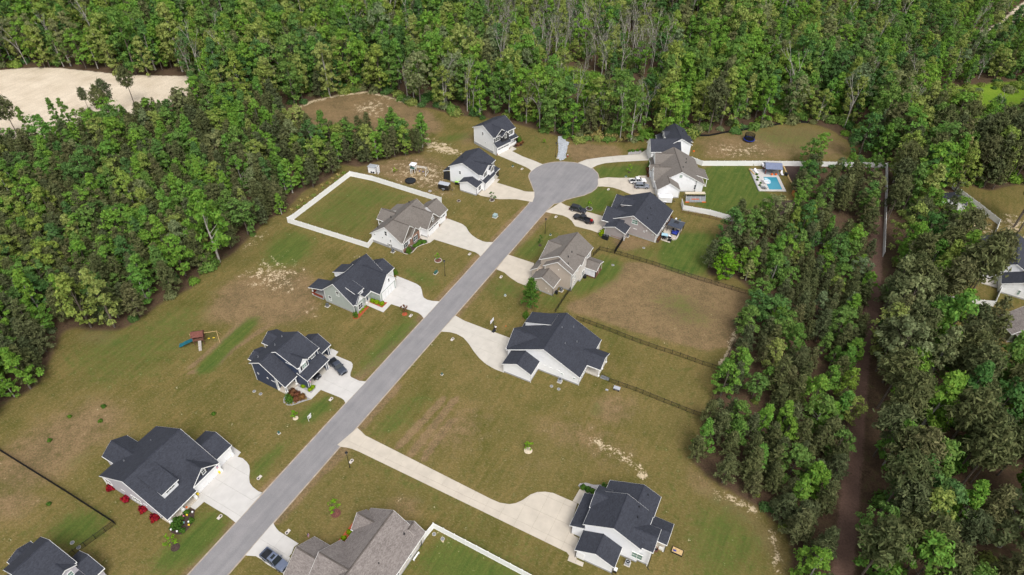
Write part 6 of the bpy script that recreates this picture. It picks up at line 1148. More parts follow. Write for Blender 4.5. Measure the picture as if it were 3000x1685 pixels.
# patio behind the grey brown house
paving('patio', 'pale paved patio behind the grey brown house', [(46.73,164.09),(47.37,163.7),(49.18,162.83),(49.06,160.07),(46.74,155.2),(45.45,155.15),(44.67,153.66),(43.41,154.21),(42.25,155.05),(42.77,156.27),(44.0,159.9),(44.79,161.87),(45.71,162.02)], 62, 1.6, 1.6, 'warm_concrete', z=.12)
kerb('pale low wall along the outer side of the patio', [(49.11,160.19),(46.95,155.64),(46.6,155.19),(45.47,155.1)], 'stone_edge', .3, .5, 'patio_wall')
r = empty('gazebo', (47.15,159.78), 'square patio gazebo with black stepped roof', 'gazebo', R(62))
for x in (-1.6, 1.6):
    for y in (-1.9, 1.9): MB().box(x - .07, x + .07, y - .07, y + .07, 0, 2.3).build('post', 'dark_plastic', r)
for z0_, q_, h_ in ((2.3, 1.0, .55), (2.85, .33, .3)):
    X_, Y_ = 1.95 * q_, 2.15 * q_; MB().add([(-X_, -Y_, z0_), (X_, -Y_, z0_), (X_, Y_, z0_), (-X_, Y_, z0_), (-X_ * .3, -Y_ * .3, z0_ + h_), (X_ * .3, -Y_ * .3, z0_ + h_), (X_ * .3, Y_ * .3, z0_ + h_), (-X_ * .3, Y_ * .3, z0_ + h_)], [(3, 2, 1, 0), (4, 5, 6, 7), (0, 1, 5, 4), (1, 2, 6, 5), (2, 3, 7, 6), (3, 0, 4, 7)]).build('roof' if z0_ < 2.5 else 'roof_vent', 'paint_graphite' if z0_ < 2.5 else 'dark_plastic', r)
def sofa(loc, rz, label, body, fr='dark_plastic', L=1.8):
    q = empty('garden_sofa', loc, label, 'garden seat', R(rz)); MB().box(-L / 2, L / 2, -.4, .4, .1, .38).build('frame', fr, q); MB().box(-L / 2 + .1, L / 2 - .1, -.36, .3, .38, .52).build('seat', body, q); MB().box(-L / 2, L / 2, .28, .45, .38, .9).build('backrest', body, q)
    for x in (-1, 1): MB().box(x * (L / 2 - .05) - .08, x * (L / 2 - .05) + .08, -.4, .4, .38, .65).build('armrest', fr, q)
sofa((46.57,157.51) + (.12,), -28, 'blue cushioned sofa in front of the patio gazebo', 'blue_cloth'); sofa((47.53,158.33) + (.12,), 62, 'blue cushioned seat beside the patio low wall', 'blue_cloth', L=1.1); sofa((44.73,154.47) + (.12,), 160, 'black garden seat at the lower patio corner', 'dark_plastic', L=1.0); sofa((45.04,156.02) + (.12,), 62, 'white covered seat on the patio', 'white_cloth', L=1.0)
tag(MB().box(-.9, .9, -.65, .65, .78, .84).box(-.8, -.7, -.5, .5, 0, .78).box(.7, .8, -.5, .5, 0, .78).build('table', 'sky_cloth', None, (43.53,156.35) + (.12,), R(-15)), 'pale blue patio table beside the house wall', 'table')
for k, p_ in enumerate([(42.95,155.62),(43.53,155.42)]): lounger(p_ + (.12,), 200, ('black chair below the pale blue table, left one', 'black chair below the pale blue table, right one')[k], 'dark_plastic', 'dark_plastic', 'chair', 'garden_chair')
for p_, l_, m_ in (((47.88,163.84), 'white topped grill at the far patio corner', 'paint_white'), ((48.89,163.17), 'dark smoker right of the white topped grill', 'green_metal'), ((46.24,158.85), 'dark covered fire table under the patio gazebo', 'dark_plastic')):
    q = empty('patio_grill', p_ + (.1,), l_, 'grill', R(60)); MB().box(-.45, .45, -.3, .3, .1, .8).build('cabinet', 'dark_plastic', q); MB().tube((-.42, 0, .85), (.42, 0, .85), .28, .28, 12).build('hood', m_, q); MB().box(-.75, -.45, -.25, .25, .72, .77).build('side_shelf', 'grey_metal', q)
# planting beds
BEDS = [([(-36.58,126.53),(-35.82,127.54),(-33.09,126.88),(-31.77,126.55),(-32.73,124.57)], 'mulch_red', 'orange mulch bed between the walk and the sage garage'), ([(-39.0,122.7),(-37.56,125.4),(-36.12,124.83),(-37.77,120.96),(-38.48,120.31),(-39.32,120.45),(-39.54,121.14)], 'mulch_red', 'orange mulch bed below the sage bay window'), ([(-31.49,137.65),(-30.76,138.08),(-30.49,137.41),(-31.3,136.9)], 'mulch_red', 'orange mulch patch beside the small sage garage'),
 ([(-30.54,147.23),(-29.07,149.93),(-26.83,152.58),(-26.25,153.12),(-23.81,151.38),(-25.61,150.3),(-26.78,149.37),(-27.77,147.07),(-28.61,146.25),(-29.53,146.14),(-30.38,146.61)], 'mulch_brown', 'dark mulch bed with pale edging before the brick bay'), ([(-63.13,63.98),(-62.46,65.14),(-61.53,67.09),(-60.72,68.16),(-59.75,67.79),(-59.54,66.88),(-59.18,65.21),(-59.54,63.94),(-60.4,62.79),(-61.42,62.71),(-62.62,63.12)], 'mulch_brown', 'dark flower bed full of ornaments before the lavender porch'),
 ([(-48.05,98.69),(-47.5,99.47),(-44.61,98.3),(-43.43,98.33),(-44.23,96.65)], 'gravel_bed', 'grey gravel bed beside the blue garage wall'), ([(-49.82,96.08),(-49.21,96.85),(-48.77,97.43),(-43.8,95.02),(-45.24,94.45),(-46.66,93.68),(-47.69,93.2),(-48.72,93.26),(-49.61,93.87),(-49.88,94.78)], 'gravel_bed', 'rounded grey gravel bed of rust shrubs before the dark blue house'),
 ([(-1.43,205.34),(-1.23,206.41),(0.06,208.82),(1.59,209.74),(2.59,208.06),(2.48,205.92),(0.75,205.01),(-0.22,204.55)], 'mulch_brown', 'dark bed at the porch of the farthest white house'), ([(-6.54,186.13),(-6.52,188.76),(-5.08,188.81),(-4.97,188.25)], 'mulch_brown', 'dark bed beside the nearer two storey house'), ([(42.3,187.42),(43.51,192.03),(44.27,193.17),(46.4,194.0),(45.25,187.35)], 'mulch_brown', 'dark bed of brown shrubs left of the brown roof'),
 ([(14.0,74.8),(14.38,75.28),(15.64,75.46),(17.0,75.02),(19.5,75.08),(19.12,73.83),(17.75,74.03),(16.03,73.06),(14.45,74.11)], 'gravel_bed', 'curved gravel bed of round shrubs at the lower right house'), ([(-31.22,62.13),(-29.02,66.13),(-28.46,64.08),(-29.63,61.79),(-30.65,62.2)], 'mulch_red', 'red mulch bed in the corner of the mottled roof'), ([(38.28,202.56),(39.67,203.81),(42.94,204.14),(42.89,202.15),(38.14,201.29)], 'gravel_bed', 'low stone bed above the long curved driveway'),
 ([(40.79,153.8),(41.58,156.01),(42.96,157.5),(45.76,163.64),(46.94,166.28),(47.11,165.1),(45.73,162.13),(44.54,161.63),(43.28,157.85),(42.37,155.38),(41.28,153.49)], 'mulch_brown', 'dark planting strip along the back of the grey brown house'), ([(110.92,125.55),(113.9,129.05),(117.41,130.66),(119.66,128.24),(117.88,126.0),(113.43,125.15)], 'mulch_red', 'red pine straw bed under the tall leaning pines')]
for p_, m_, l_ in BEDS: tag(MB().prism(p_, -.05, .035).build('flower_bed', m_, fix=True), l_, kind='structure')
kerb('pale curved edging of the dark bed before the brick bay', [(-23.81,151.38),(-25.61,150.3),(-26.78,149.37),(-27.77,147.07),(-28.61,146.25),(-29.53,146.14),(-30.38,146.61)]); kerb('thin dark edging of the rounded gravel bed', [(-43.8,95.02),(-45.24,94.45),(-46.66,93.68),(-47.69,93.2),(-48.72,93.26),(-49.61,93.87),(-49.88,94.78),(-49.82,96.08)], 'block', .1, .1)
def mulch_ring(loc, label, rad=.95, mat='mulch_brown', edge='stone_edge'):
    r = empty('mulch_ring', loc, label, 'mulch ring', 0, 'mulch rings round young trees'); MB().tube((0, 0, -.05), (0, 0, .04), rad, rad * .95, 20).build('mulch', mat, r)
    if edge:
        for k in range(14): a = k * 2 * math.pi / 14; MB().box(-.2, .2, -.07, .07, 0, .14).build('edging_stone', edge, r, (rad * math.cos(a), rad * math.sin(a), 0), a + math.pi / 2)
RINGS = [((-20.39,143.71), 'pale edged mulch ring by the lamp post lawn', .95, 'mulch_rust', 'stone_edge'), ((7.68,151.28), 'small dark mulch patch across the street', .5, 'mulch_brown', None), ((-6.66,172.98), 'pale edged mulch ring beside the sandy pink driveway', .7, 'mulch_brown', 'stone_edge'), ((-16.8,172.19), 'empty pale edged mulch ring on the lawn', .5, 'mulch_brown', 'stone_edge'),
 ((-26.1,177.12), 'pale edged ring by the white fence corner', .5, 'gravel_bed', 'stone_edge'), ((22.78,169.52), 'dark mulch ring right of the black suv', .95, 'mulch_brown', 'block'), ((4.07,82.79), 'pale sandy ring of the lone young tree in the big lawn', .9, 'sandstone', None), ((-32.78,67.7), 'rust mulch ring of the bright young tree', 1.0, 'mulch_rust', None), ((-60.64,60.22), 'dark mulch ring below the young tree near the flower bed', .85, 'mulch_brown', None),
 ((-26.77,122.47), 'orange mulch ring of the bare stemmed shrub', .7, 'mulch_red', None), ((-46.01,89.78), 'pale dirt ring of the tiny tree near the yard sign', .6, 'sandstone', None), ((37.25,190.29), 'small dark ring on the grass left of the white pickup', .4, 'mulch_brown', None), ((25.28,156.62), 'dark edged ring of the round shrub by the bin store', .7, 'mulch_brown', 'block')]
for a in RINGS: mulch_ring(*a)

# ---------------------------------------------------------------- plants
def leaf_cards(rs, cen, nrm, size, aspect=1.0, bend=0.0):
    """many small leaf clumps as quads: centres, normals, sizes -> vertices (n,4,3)"""
    n = len(cen); nrm = nrm / (np.linalg.norm(nrm, axis=1, keepdims=True) + 1e-9)
    t = rs.normal(size=(n, 3)); t -= (t * nrm).sum(1, keepdims=True) * nrm; t /= np.linalg.norm(t, axis=1, keepdims=True) + 1e-9
    b_ = np.cross(nrm, t); s = size[:, None] * .5
    lf = rs.uniform(.55, 1.0, (n, 1)); rt = rs.uniform(.55, 1.0, (n, 1))
    return np.stack([cen - t * s - b_ * s * aspect * lf, cen + t * s * .9 - b_ * s * aspect * rt * .8, cen + t * s + b_ * s * aspect * rt, cen - t * s * .8 + b_ * s * aspect * lf], 1)
def cards_mesh(name, quads, mat, extra=None):
    """quads (n,4,3) in one mesh; extra = (MB, material) joined in as a second material"""
    v = quads.reshape(-1, 3); nq = len(quads); faces = np.arange(nq * 4).reshape(-1, 4)
    me = bpy.data.meshes.new(name)
    if extra:
        ev = np.array(extra[0].v); ef = [tuple(i + len(v) for i in f) for f in extra[0].f]
        me.from_pydata(np.concatenate([v, ev]).tolist(), [], faces.tolist() + ef)
        mi = np.zeros(len(me.polygons), np.int32); mi[nq:] = 1; me.materials.append(MATS[mat]); me.materials.append(MATS[extra[1]]); me.polygons.foreach_set('material_index', mi)
    else:
        me.vertices.add(len(v)); me.vertices.foreach_set('co', v.astype(np.float32).ravel()); me.loops.add(nq * 4); me.loops.foreach_set('vertex_index', faces.astype(np.int32).ravel())
        me.polygons.add(nq); me.polygons.foreach_set('loop_start', np.arange(0, nq * 4, 4, dtype=np.int32)); me.update(); me.materials.append(MATS[mat])
    return me
def crown_broad(seed, h, r, n, lo=.28, shape='round', card=.5):
    """a crown of many small leafy sprays set on rising limbs inside an uneven envelope"""
    rs = np.random.default_rng(seed); z0 = h * lo; nl = int(n / 34) if n > 600 else max(10, n // 16); C = []; Rl = []
    k1, k2, p1, p2 = rs.uniform(.1, .24), rs.uniform(.08, .2), rs.uniform(0, 6), rs.uniform(0, 6)
    for k in range(nl):
        f = ((k + rs.uniform(0, 1)) / nl) ** .8
        prof = {'round': (1 - abs(f - .40) ** 2.0 * 2.3) if f > .40 else .62 + .95 * f, 'tall': (1 - f) ** .62 * 1.02 if f > .2 else .55 + 1.6 * f, 'wide': (1 - abs(f - .55) ** 2.2 * 3.6) if f > .55 else .5 + .92 * f}[shape]
        a = rs.uniform(0, 6.283); lobe = 1 + k1 * math.sin(2 * a + p1 + f * 4) + k2 * math.sin(3 * a + p2 - f * 6)
        d = r * max(.08, prof) * lobe * math.sqrt(rs.uniform(.12, 1.0))
        C.append((d * math.cos(a), d * math.sin(a), z0 + (h - z0) * f * .97 - .10 * d + rs.normal() * .1)); Rl.append(rs.uniform(.45, .95) * r / 3.4)
    C = np.array(C); Rl = np.array(Rl); pk = rs.integers(0, nl, n)
    d = rs.normal(size=(n, 3)); d[:, 2] = np.abs(d[:, 2]) * .9 - .3; d /= np.linalg.norm(d, axis=1, keepdims=True)
    cen = C[pk] + d * Rl[pk][:, None] * rs.uniform(.35, 1.1, (n, 1)) * np.array([1, 1, .7])
    out = C[pk] * np.array([1, 1, 0]); out /= np.linalg.norm(out, axis=1, keepdims=True) + .5
    nrm = d * .45 + out * .35 + rs.normal(size=(n, 3)) * .4 + np.array([0, 0, .55])
    return leaf_cards(rs, cen, nrm, card * rs.uniform(.5, 1.3, n), .7), C
def trunk_broad(seed, h, r0, C, m=None):
    rs = random.Random(seed); m = m or MB(); pts = [(0, 0, -.3)]; x = y = 0
    for k in range(1, 6): x += rs.uniform(-.12, .12); y += rs.uniform(-.12, .12); pts.append((x, y, h * .86 * k / 5))
    rad = [r0 * 1.25, r0, r0 * .82, r0 * .6, r0 * .38, r0 * .12]; m.path(pts, rad, 6)
    for c in C[::max(1, len(C) // 9)]:
        z = max(h * .2, c[2] - h * .14); f = min(.98, z / (h * .86)); i = min(4, int(f * 5)); p = pts[i]
        m.tube((p[0], p[1], z * .9), tuple(c), r0 * .3, r0 * .06, 4)
    return m
def crown_pine(seed, h, r, n, lo=.25, flat=.5):
    rs = np.random.default_rng(seed); nw = int(rs.integers(9, 13)); cen = []; nr = []; sz = []; br = []
    for k in range(nw):
        f = (k + rs.uniform(0, .6)) / nw; z = h * (lo + (1 - lo) * f * .97); pr = r * (math.sin(math.pi * min(1, (.16 + .9 * f))) ** .7 if flat > .6 else (1 - f) ** .75 + .1)
        nb = int(rs.integers(5, 8)); a0 = rs.uniform(0, 6.28)
        for b_ in range(nb):
            a = a0 + b_ * 6.28 / nb + rs.uniform(-.3, .3); L = pr * rs.uniform(.65, 1.1); up = rs.uniform(.05, .35) * L
            br.append(((0, 0, z), (L * math.cos(a), L * math.sin(a), z + up)))
            q = max(3, int(n / (nw * 6.0) * (L / r + .35)))
            t = rs.uniform(.3, 1.08, q) ** .75
            c = np.stack([L * t * math.cos(a), L * t * math.sin(a), z + up * t * t], 1) + rs.normal(size=(q, 3)) * np.array([.26, .26, .2]) * (r / 3)
            cen.append(c); d = rs.normal(size=(q, 3)) * .55 + np.array([math.cos(a) * .4, math.sin(a) * .4, .75]); nr.append(d); sz.append(rs.uniform(.5, 1.0, q))
    cen = np.concatenate(cen); nr = np.concatenate(nr); sz = np.concatenate(sz) * .85 * (r / 3) ** .5
    return leaf_cards(rs, cen, nr, sz, .38), br
def trunk_pine(seed, h, r0, br, m=None):
    m = m or MB(); rs = random.Random(seed); pts = [(rs.uniform(-.08, .08) * (k > 0), rs.uniform(-.08, .08) * (k > 0), h * .97 * k / 4 - .3 * (k == 0)) for k in range(5)]
    m.path(pts, [r0 * 1.15, r0 * .9, r0 * .65, r0 * .38, r0 * .08], 6)
    for a, b_ in br[::3]: m.tube(a, b_, r0 * .18, r0 * .04, 3)
    return m
def bare_tree(seed, h, r0):
    rs = random.Random(seed); m = MB(); tips = []
    def grow_(p, d, L, rad, lv):
        q = p + d * L; m.tube(p, q, rad, rad * .62, 4 if lv < 2 else 3, False); tips.append(q)
        if lv >= 4 or rad < .012: return
        for k in range(rs.choice((2, 3)) if lv else 4):
            nd = (d + Vector((rs.uniform(-.6, .6), rs.uniform(-.6, .6), rs.uniform(-.1, .45)))).normalized(); grow_(q if lv else p.lerp(q, .45 + .17 * k), nd, L * rs.uniform(.5, .72) * (.62 if lv == 0 else 1), rad * .55, lv + 1)
    grow_(Vector((0, 0, -.2)), Vector((rs.uniform(-.05, .05), rs.uniform(-.05, .05), 1)).normalized(), h * .62, r0, 0)
    return m, np.array([tuple(t) for t in tips])
LIB = {'broadleaf_tree': [], 'pine_tree': [], 'bare_tree': []}
SHAPES = [('round', 3.5), ('tall', 3.1), ('wide', 4.0), ('tall', 3.3), ('round', 3.7), ('wide', 3.9), ('tall', 2.9), ('round', 3.6), ('round', 3.4)]
HUES = ('yellow_green', 'bright_green', 'mid_green', 'deep_green', 'grey_green')
for k, (shp, r) in enumerate(SHAPES):
    q, C = crown_broad(100 + k, 12, r, 2000, lo=[.12, .1, .18, .12, .08, .2, .1, .16, .12][k], shape=shp); LIB['broadleaf_tree'].append((q, trunk_broad(200 + k, 12, .19, C), 'mid_green_leaf', 'bark' if k % 3 else 'pale_bark', 12))
for k in range(7):
    h, r = 12, [2.7, 3.0, 2.5, 2.8, 2.6, 2.9, 3.2][k]; tall = k >= 5
    q, br = crown_pine(300 + k, h, r, 1600, lo=.5 if tall else [.12, .16, .08, .2, .12][k], flat=.8 if tall else .4); LIB['pine_tree'].append((q, trunk_pine(400 + k, h, .17, br), 'pine_leaf', 'bark', h))
for k in range(5):
    m, tips = bare_tree(500 + k, 12, .16); rs = np.random.default_rng(600 + k); t = tips[len(tips) // 6:]; t = t[rs.choice(len(t), min(len(t), [60, 160, 20, 240, 100][k]))] + rs.normal(size=(min(len(t), [60, 160, 20, 240, 100][k]), 3)) * .35
    LIB['bare_tree'].append((leaf_cards(rs, t, rs.normal(size=t.shape) + np.array([0, 0, .6]), rs.uniform(.25, .5, len(t)), .7), m, 'swamp_leaf', 'pale_bark', 12))
CROWN = {}; TRUNK = {}; JOIN = {}
for kind, lst in LIB.items():
    CROWN[kind] = [cards_mesh('crown', q, lm) for q, m, lm, bm_, h in lst]; TRUNK[kind] = []
    for q, m, lm, bm_, h in lst:
        t = m.mesh('trunk'); t.materials.append(MATS[bm_]); TRUNK[kind].append(t)
    c = bpy.data.collections.new('source_' + kind); i = 0
    for q, m, lm, bm_, h in lst:
        for hue in (HUES if kind == 'broadleaf_tree' else (None,)):
            o = bpy.data.objects.new('%s_source_%02d' % (kind, i), cards_mesh('whole_tree', q, hue + '_leaf' if hue else lm, (m, bm_))); c.objects.link(o); i += 1
    JOIN[kind] = c
HUED = {}
def hued(i, mat):
    if (i, mat) not in HUED: HUED[i, mat] = CROWN['broadleaf_tree'][i].copy(); HUED[i, mat].materials[0] = MATS[mat]
    return HUED[i, mat]
def tree(kind, i, loc, rz, sc_, label, group=None, cat='tree', crown_mat=None, name=None, squash=1.0):
    r = empty(name or kind, loc, label, cat, rz, group); r.scale = (sc_, sc_, sc_ * squash)
    cm = CROWN[kind][i]
    if crown_mat and kind == 'broadleaf_tree': cm = hued(i, crown_mat)
    elif crown_mat: cm = cm.copy(); cm.materials[0] = MATS[crown_mat]
    for nm, me in (('trunk', TRUNK[kind][i]), ('crown', cm)):
        o = bpy.data.objects.new(nm, me); col.objects.link(o); o.parent = r
    return r
def scatter(name, label, pts, coll, kind_='stuff'):
    """one object: points carrying rotation, size and variant, with the tree meshes placed on them"""
    me = bpy.data.meshes.new(name); me.vertices.add(len(pts)); P = np.array([p[:3] for p in pts], np.float32); me.vertices.foreach_set('co', P.ravel())
    a = me.attributes.new('rotv', 'FLOAT_VECTOR', 'POINT'); a.data.foreach_set('vector', np.array([(0, 0, p[3]) for p in pts], np.float32).ravel())
    a = me.attributes.new('sizev', 'FLOAT_VECTOR', 'POINT'); a.data.foreach_set('vector', np.array([(p[4], p[4], p[4] * p[5]) for p in pts], np.float32).ravel())
    a = me.attributes.new('variant', 'INT', 'POINT'); a.data.foreach_set('value', np.array([p[6] for p in pts], np.int32))
    o = bpy.data.objects.new(name, me); col.objects.link(o); tag(o, label, kind=kind_)
    ng = bpy.data.node_groups.new(name, 'GeometryNodeTree'); ng.interface.new_socket('Geometry', in_out='INPUT', socket_type='NodeSocketGeometry'); ng.interface.new_socket('Geometry', in_out='OUTPUT', socket_type='NodeSocketGeometry')
    gi = ng.nodes.new('NodeGroupInput'); go = ng.nodes.new('NodeGroupOutput'); ip = ng.nodes.new('GeometryNodeInstanceOnPoints'); ci = ng.nodes.new('GeometryNodeCollectionInfo')
    ci.inputs[0].default_value = coll; ci.inputs['Separate Children'].default_value = True; ci.inputs['Reset Children'].default_value = True; ip.inputs['Pick Instance'].default_value = True
    def at(nm, t): n = ng.nodes.new('GeometryNodeInputNamedAttribute'); n.data_type = t; n.inputs[0].default_value = nm; return n.outputs[0]
    l = ng.links.new; l(gi.outputs[0], ip.inputs['Points']); l(ci.outputs[0], ip.inputs['Instance']); l(at('variant', 'INT'), ip.inputs['Instance Index']); l(at('rotv', 'FLOAT_VECTOR'), ip.inputs['Rotation']); l(at('sizev', 'FLOAT_VECTOR'), ip.inputs['Scale']); l(ip.outputs[0], go.inputs[0])
    md = o.modifiers.new('plants', 'NODES'); md.node_group = ng
    return o

# where the woods stand and what grows in them
Z_PLANT = [(-246.82,192.81),(-170.32,195.89),(-150.79,209.16),(-137.01,218.24),(-125.14,231.74),(-111.1,235.1),(-94.45,230.43),(-83.27,225.66),(-79.76,212.14),(-54.0,208.51),(-30.89,204.87),(-30.38,200.21),(-44.91,193.61),(-57.68,183.93),(-67.88,163.67),(-82.52,136.88),(-90.89,119.5),(-106.17,115.14),(-105.76,95.92),(-110.15,90.6),(-132.61,71.52)]
Z_SWAMP = [(-21.32,313.46),(7.03,332.15),(39.18,325.21),(67.19,298.54),(64.86,257.7),(17.95,240.93),(-4.66,266.95)]
Z_STRIP = [(95.73,197.86),(123.45,198.95),(104.43,151.31),(94.3,131.24),(77.02,95.31),(60.79,57.64),(54.5,41.9),(50.3,41.82),(51.75,57.45),(52.06,61.1),(52.34,66.37),(46.81,71.92),(40.5,76.79),(37.44,80.79),(40.23,88.16),(42.75,92.46),(47.85,102.85),(49.59,106.94),(53.83,114.73),(56.75,120.16),(63.26,133.04),(60.14,139.35),(51.64,139.64),(55.38,147.57),(61.67,163.15),(65.17,166.15),(77.31,166.58),(79.14,162.92),(88.01,174.02),(88.64,181.48)]
Z_EAST = [(119.07,207.56),(129.04,210.24),(151.98,235.95),(199.05,251.99),(236.55,247.95),(168.74,107.7),(112.06,40.97),(54.5,41.9),(60.79,57.64),(77.02,95.31),(94.3,131.24),(104.43,151.31),(123.45,198.95)]
Z_BUSHY = [(109.94,324.87),(165.69,345.79),(312.49,363.91),(236.55,247.95),(151.98,235.95),(142.57,258.3),(110.28,269.29)]
Z_FRONT = [(11.76,267.15),(18.99,258.9),(30.24,253.52),(47.11,263.88),(54.0,259.36),(48.9,229.42),(33.08,226.72),(14.77,227.93)]
Z_LOWEAST = [(151.51,265.19),(162.16,253.86),(183.78,260.69),(213.88,266.93),(186.74,216.91),(172.82,214.51),(159.93,216.73),(157.05,231.07),(150.84,245.5)]
Z_POOLGROVE = [(95.23,199.99),(125.47,201.18),(107.94,159.3),(90.85,158.71),(84.32,166.83)]
FENCE_E = [(124.88,201.16),(117.46,182.55),(103.71,149.46)]
Z_LOWEDGE = [(-193.47,197.8),(-172.39,199.52),(-161.17,203.48),(-152.29,212.97),(-141.14,219.19),(-129.95,226.65),(-122.51,235.34),(-116.4,229.3),(-123.41,216.09),(-134.39,209.09),(-145.33,203.25),(-154.15,194.31),(-167.24,190.5),(-183.27,181.95)]
SHED_XY = (133.75,176.66)
def in_poly1(p, poly): return bool(pip(np.array([p[0]]), np.array([p[1]]), poly)[0])
tr = random.Random(21); spots = []
camx = cam.matrix_world.inverted()
def ndc(p):
    q = camx @ Vector(p)
    return (q.x / -q.z / .75, q.y / -q.z / .75, -q.z) if q.z < -1 else (9, 9, 1)
def wood_points(sp, x0, x1, y0, y1):
    out = []
    for j in range(int((y1 - y0) / (sp * .87))):
        for i in range(int((x1 - x0) / sp)):
            out.append((x0 + (i + .5 * (j % 2)) * sp + tr.uniform(-.42, .42) * sp, y0 + j * sp * .87 + tr.uniform(-.42, .42) * sp))
    return out
base = wood_points(3.7, -310, 320, 44, 420); BX = np.array([p[0] for p in base]); BY = np.array([p[1] for p in base])
M = {k: pip(BX, BY, v) for k, v in (('clr', CLEARED), ('yard', YARD_EAST), ('lot', LOT), ('pond', POND), ('creek', CREEK), ('plant', Z_PLANT), ('swamp', Z_SWAMP), ('strip', Z_STRIP), ('east', Z_EAST), ('bushy', Z_BUSHY), ('front', Z_FRONT), ('loweast', Z_LOWEAST), ('grove', Z_POOLGROVE), ('lowedge', Z_LOWEDGE))}
M['marsh'] = np.any([pip(BX, BY, m_) for m_ in MARSH], axis=0); dt = dline(BX, BY, TRAIL); df = dline(BX, BY, FAR_TRACK); df2 = dline(BX, BY, FENCE_E)
for i, (x, y) in enumerate(base):
    a = ndc((x, y, 8)); 
    if abs(a[0]) > 1.16 or abs(a[1]) > .72: continue
    if M['clr'][i] or M['yard'][i] or M['lot'][i] or M['pond'][i] or M['creek'][i] or dt[i] < 2.4 or df[i] < 4 or math.hypot(x - SHED_XY[0], y - SHED_XY[1]) < 8: continue
    u = tr.random(); far = a[2]
    if M['front'][i]:
        if u > .3: continue
        v = tr.random(); k = 'bare_tree' if v < .3 else 'broadleaf_tree'; h = tr.uniform(3.5, 6.5)
    elif M['loweast'][i] and not M['marsh'][i]:
        if u > .42: continue
        k = 'broadleaf_tree' if tr.random() < .75 else 'pine_tree'; h = tr.uniform(5, 8.5)
    elif M['lowedge'][i]:
        if u > .5: continue
        k = 'broadleaf_tree' if tr.random() < .6 else 'pine_tree'; h = tr.uniform(5, 8)
    elif M['marsh'][i]:
        if u > .07: continue
        k, h = ('bare_tree' if tr.random() < .5 else 'broadleaf_tree'), tr.uniform(4, 9)
    elif M['plant'][i]:
        if u > .86: continue
        k = 'pine_tree' if tr.random() < .60 else 'broadleaf_tree'; h = tr.gauss(10.5, 1.2) if k == 'pine_tree' else tr.gauss(10.5, 1.8)
    elif M['strip'][i]:
        if u > (.42 if M['grove'][i] else .80) or (df2[i] < 4.2 and x < 1e9 and M['grove'][i]): continue
        k = 'pine_tree' if tr.random() < .58 else 'broadleaf_tree'; h = tr.gauss(8.8, 1.3)
    elif M['bushy'][i]:
        if u > .62: continue
        v = tr.random(); k = 'broadleaf_tree' if v < .86 else 'bare_tree' if v < .94 else 'pine_tree'; h = tr.gauss(8.5, 2.2)
    elif M['east'][i]:
        if u > .42: continue
        yy = y; k = 'pine_tree' if tr.random() < (.62 if y < 110 else .45) else 'broadleaf_tree'; h = tr.gauss(16.5, 2.5) if k == 'broadleaf_tree' else tr.gauss(17.5, 2.0)
    elif M['swamp'][i]:
        if u > .62: continue
        v = tr.random(); k = 'bare_tree' if v < .6 else 'broadleaf_tree'; h = tr.gauss(14, 3)
    else:
        if u > .44: continue
        v = tr.random(); k = 'broadleaf_tree' if v < .84 else 'bare_tree' if v < .93 else 'pine_tree'; h = tr.gauss(17, 2.8)
    h = max(3.5, h); n_ = len(LIB[k]); vi = tr.randrange(n_)
    if k == 'pine_tree': vi = tr.choice((5, 6)) if M['east'][i] and tr.random() < .8 else tr.randrange(5)
    s_ = h / 12.0; squash = 1.0
    if h > 13: squash = tr.uniform(1.15, 1.4); s_ /= squash ** .9
    if k == 'broadleaf_tree' and h < 12: squash = tr.uniform(.95, 1.2)
    hue = tr.choices(range(5), (26, 26, 24, 14, 10))[0] if not (M['plant'][i] or M['strip'][i]) else tr.choices(range(5), (16, 44, 26, 8, 6))[0]
    spots.append((k, x, y, h, s_, squash, tr.uniform(0, 6.28), vi, s_ / max(far, 40), hue))
PLACES = [((-109.44,110.71), 'in the wood left of the mown field'), ((-92.98,141.81), 'in the young wood above the brown play house'), ((-78.51,175.27), 'in the wood left of the white fenced yard'), ((-49.53,202.99), 'in the grove behind the white lean-to shed'), ((-125.47,202.14), 'in the wood below the sandy lot'), ((-152.7,184.06), 'between the sandy lot and the young wood'), ((-175.2,265.09), 'in the back wood beyond the sandy lot'),
 ((-84.57,263.06), 'in the back wood above the bare clearing'), ((-20.84,239.17), 'in the back wood behind the farthest white house'), ((30.1,230.62), 'in the back wood above the turning circle'), ((88.02,235.83), 'behind the silt fence in the back wood'), ((130.76,227.22), 'in the wood right of the trampoline yard'), ((102.17,189.83), 'among the trees behind the pool'), ((77.48,153.49), 'in the wood below the pool lawn'), ((70.99,115.9), 'in the wood right of the bare brown yard'), ((58.31,85.83), 'in the wood right of the big mown lawn'), ((58.23,63.09), 'in the wood at the lower right lawn edge'),
 ((124.24,171.74), 'in the wood right of the long white fence'), ((104.0,128.96), 'in the wood left of the olive house'), ((96.86,91.21), 'in the tall wood right of the clay trail'), ((88.85,67.19), 'in the tall wood in the lower right corner'), ((166.47,214.08), 'among the tall pines behind the sandy yard'), ((179.42,282.66), 'in the low wood at the upper right')]
spots.sort(key=lambda s: -s[8])
cnt = {'broadleaf_tree': 0, 'pine_tree': 0, 'bare_tree': 0}; rest = {k: [] for k in cnt}
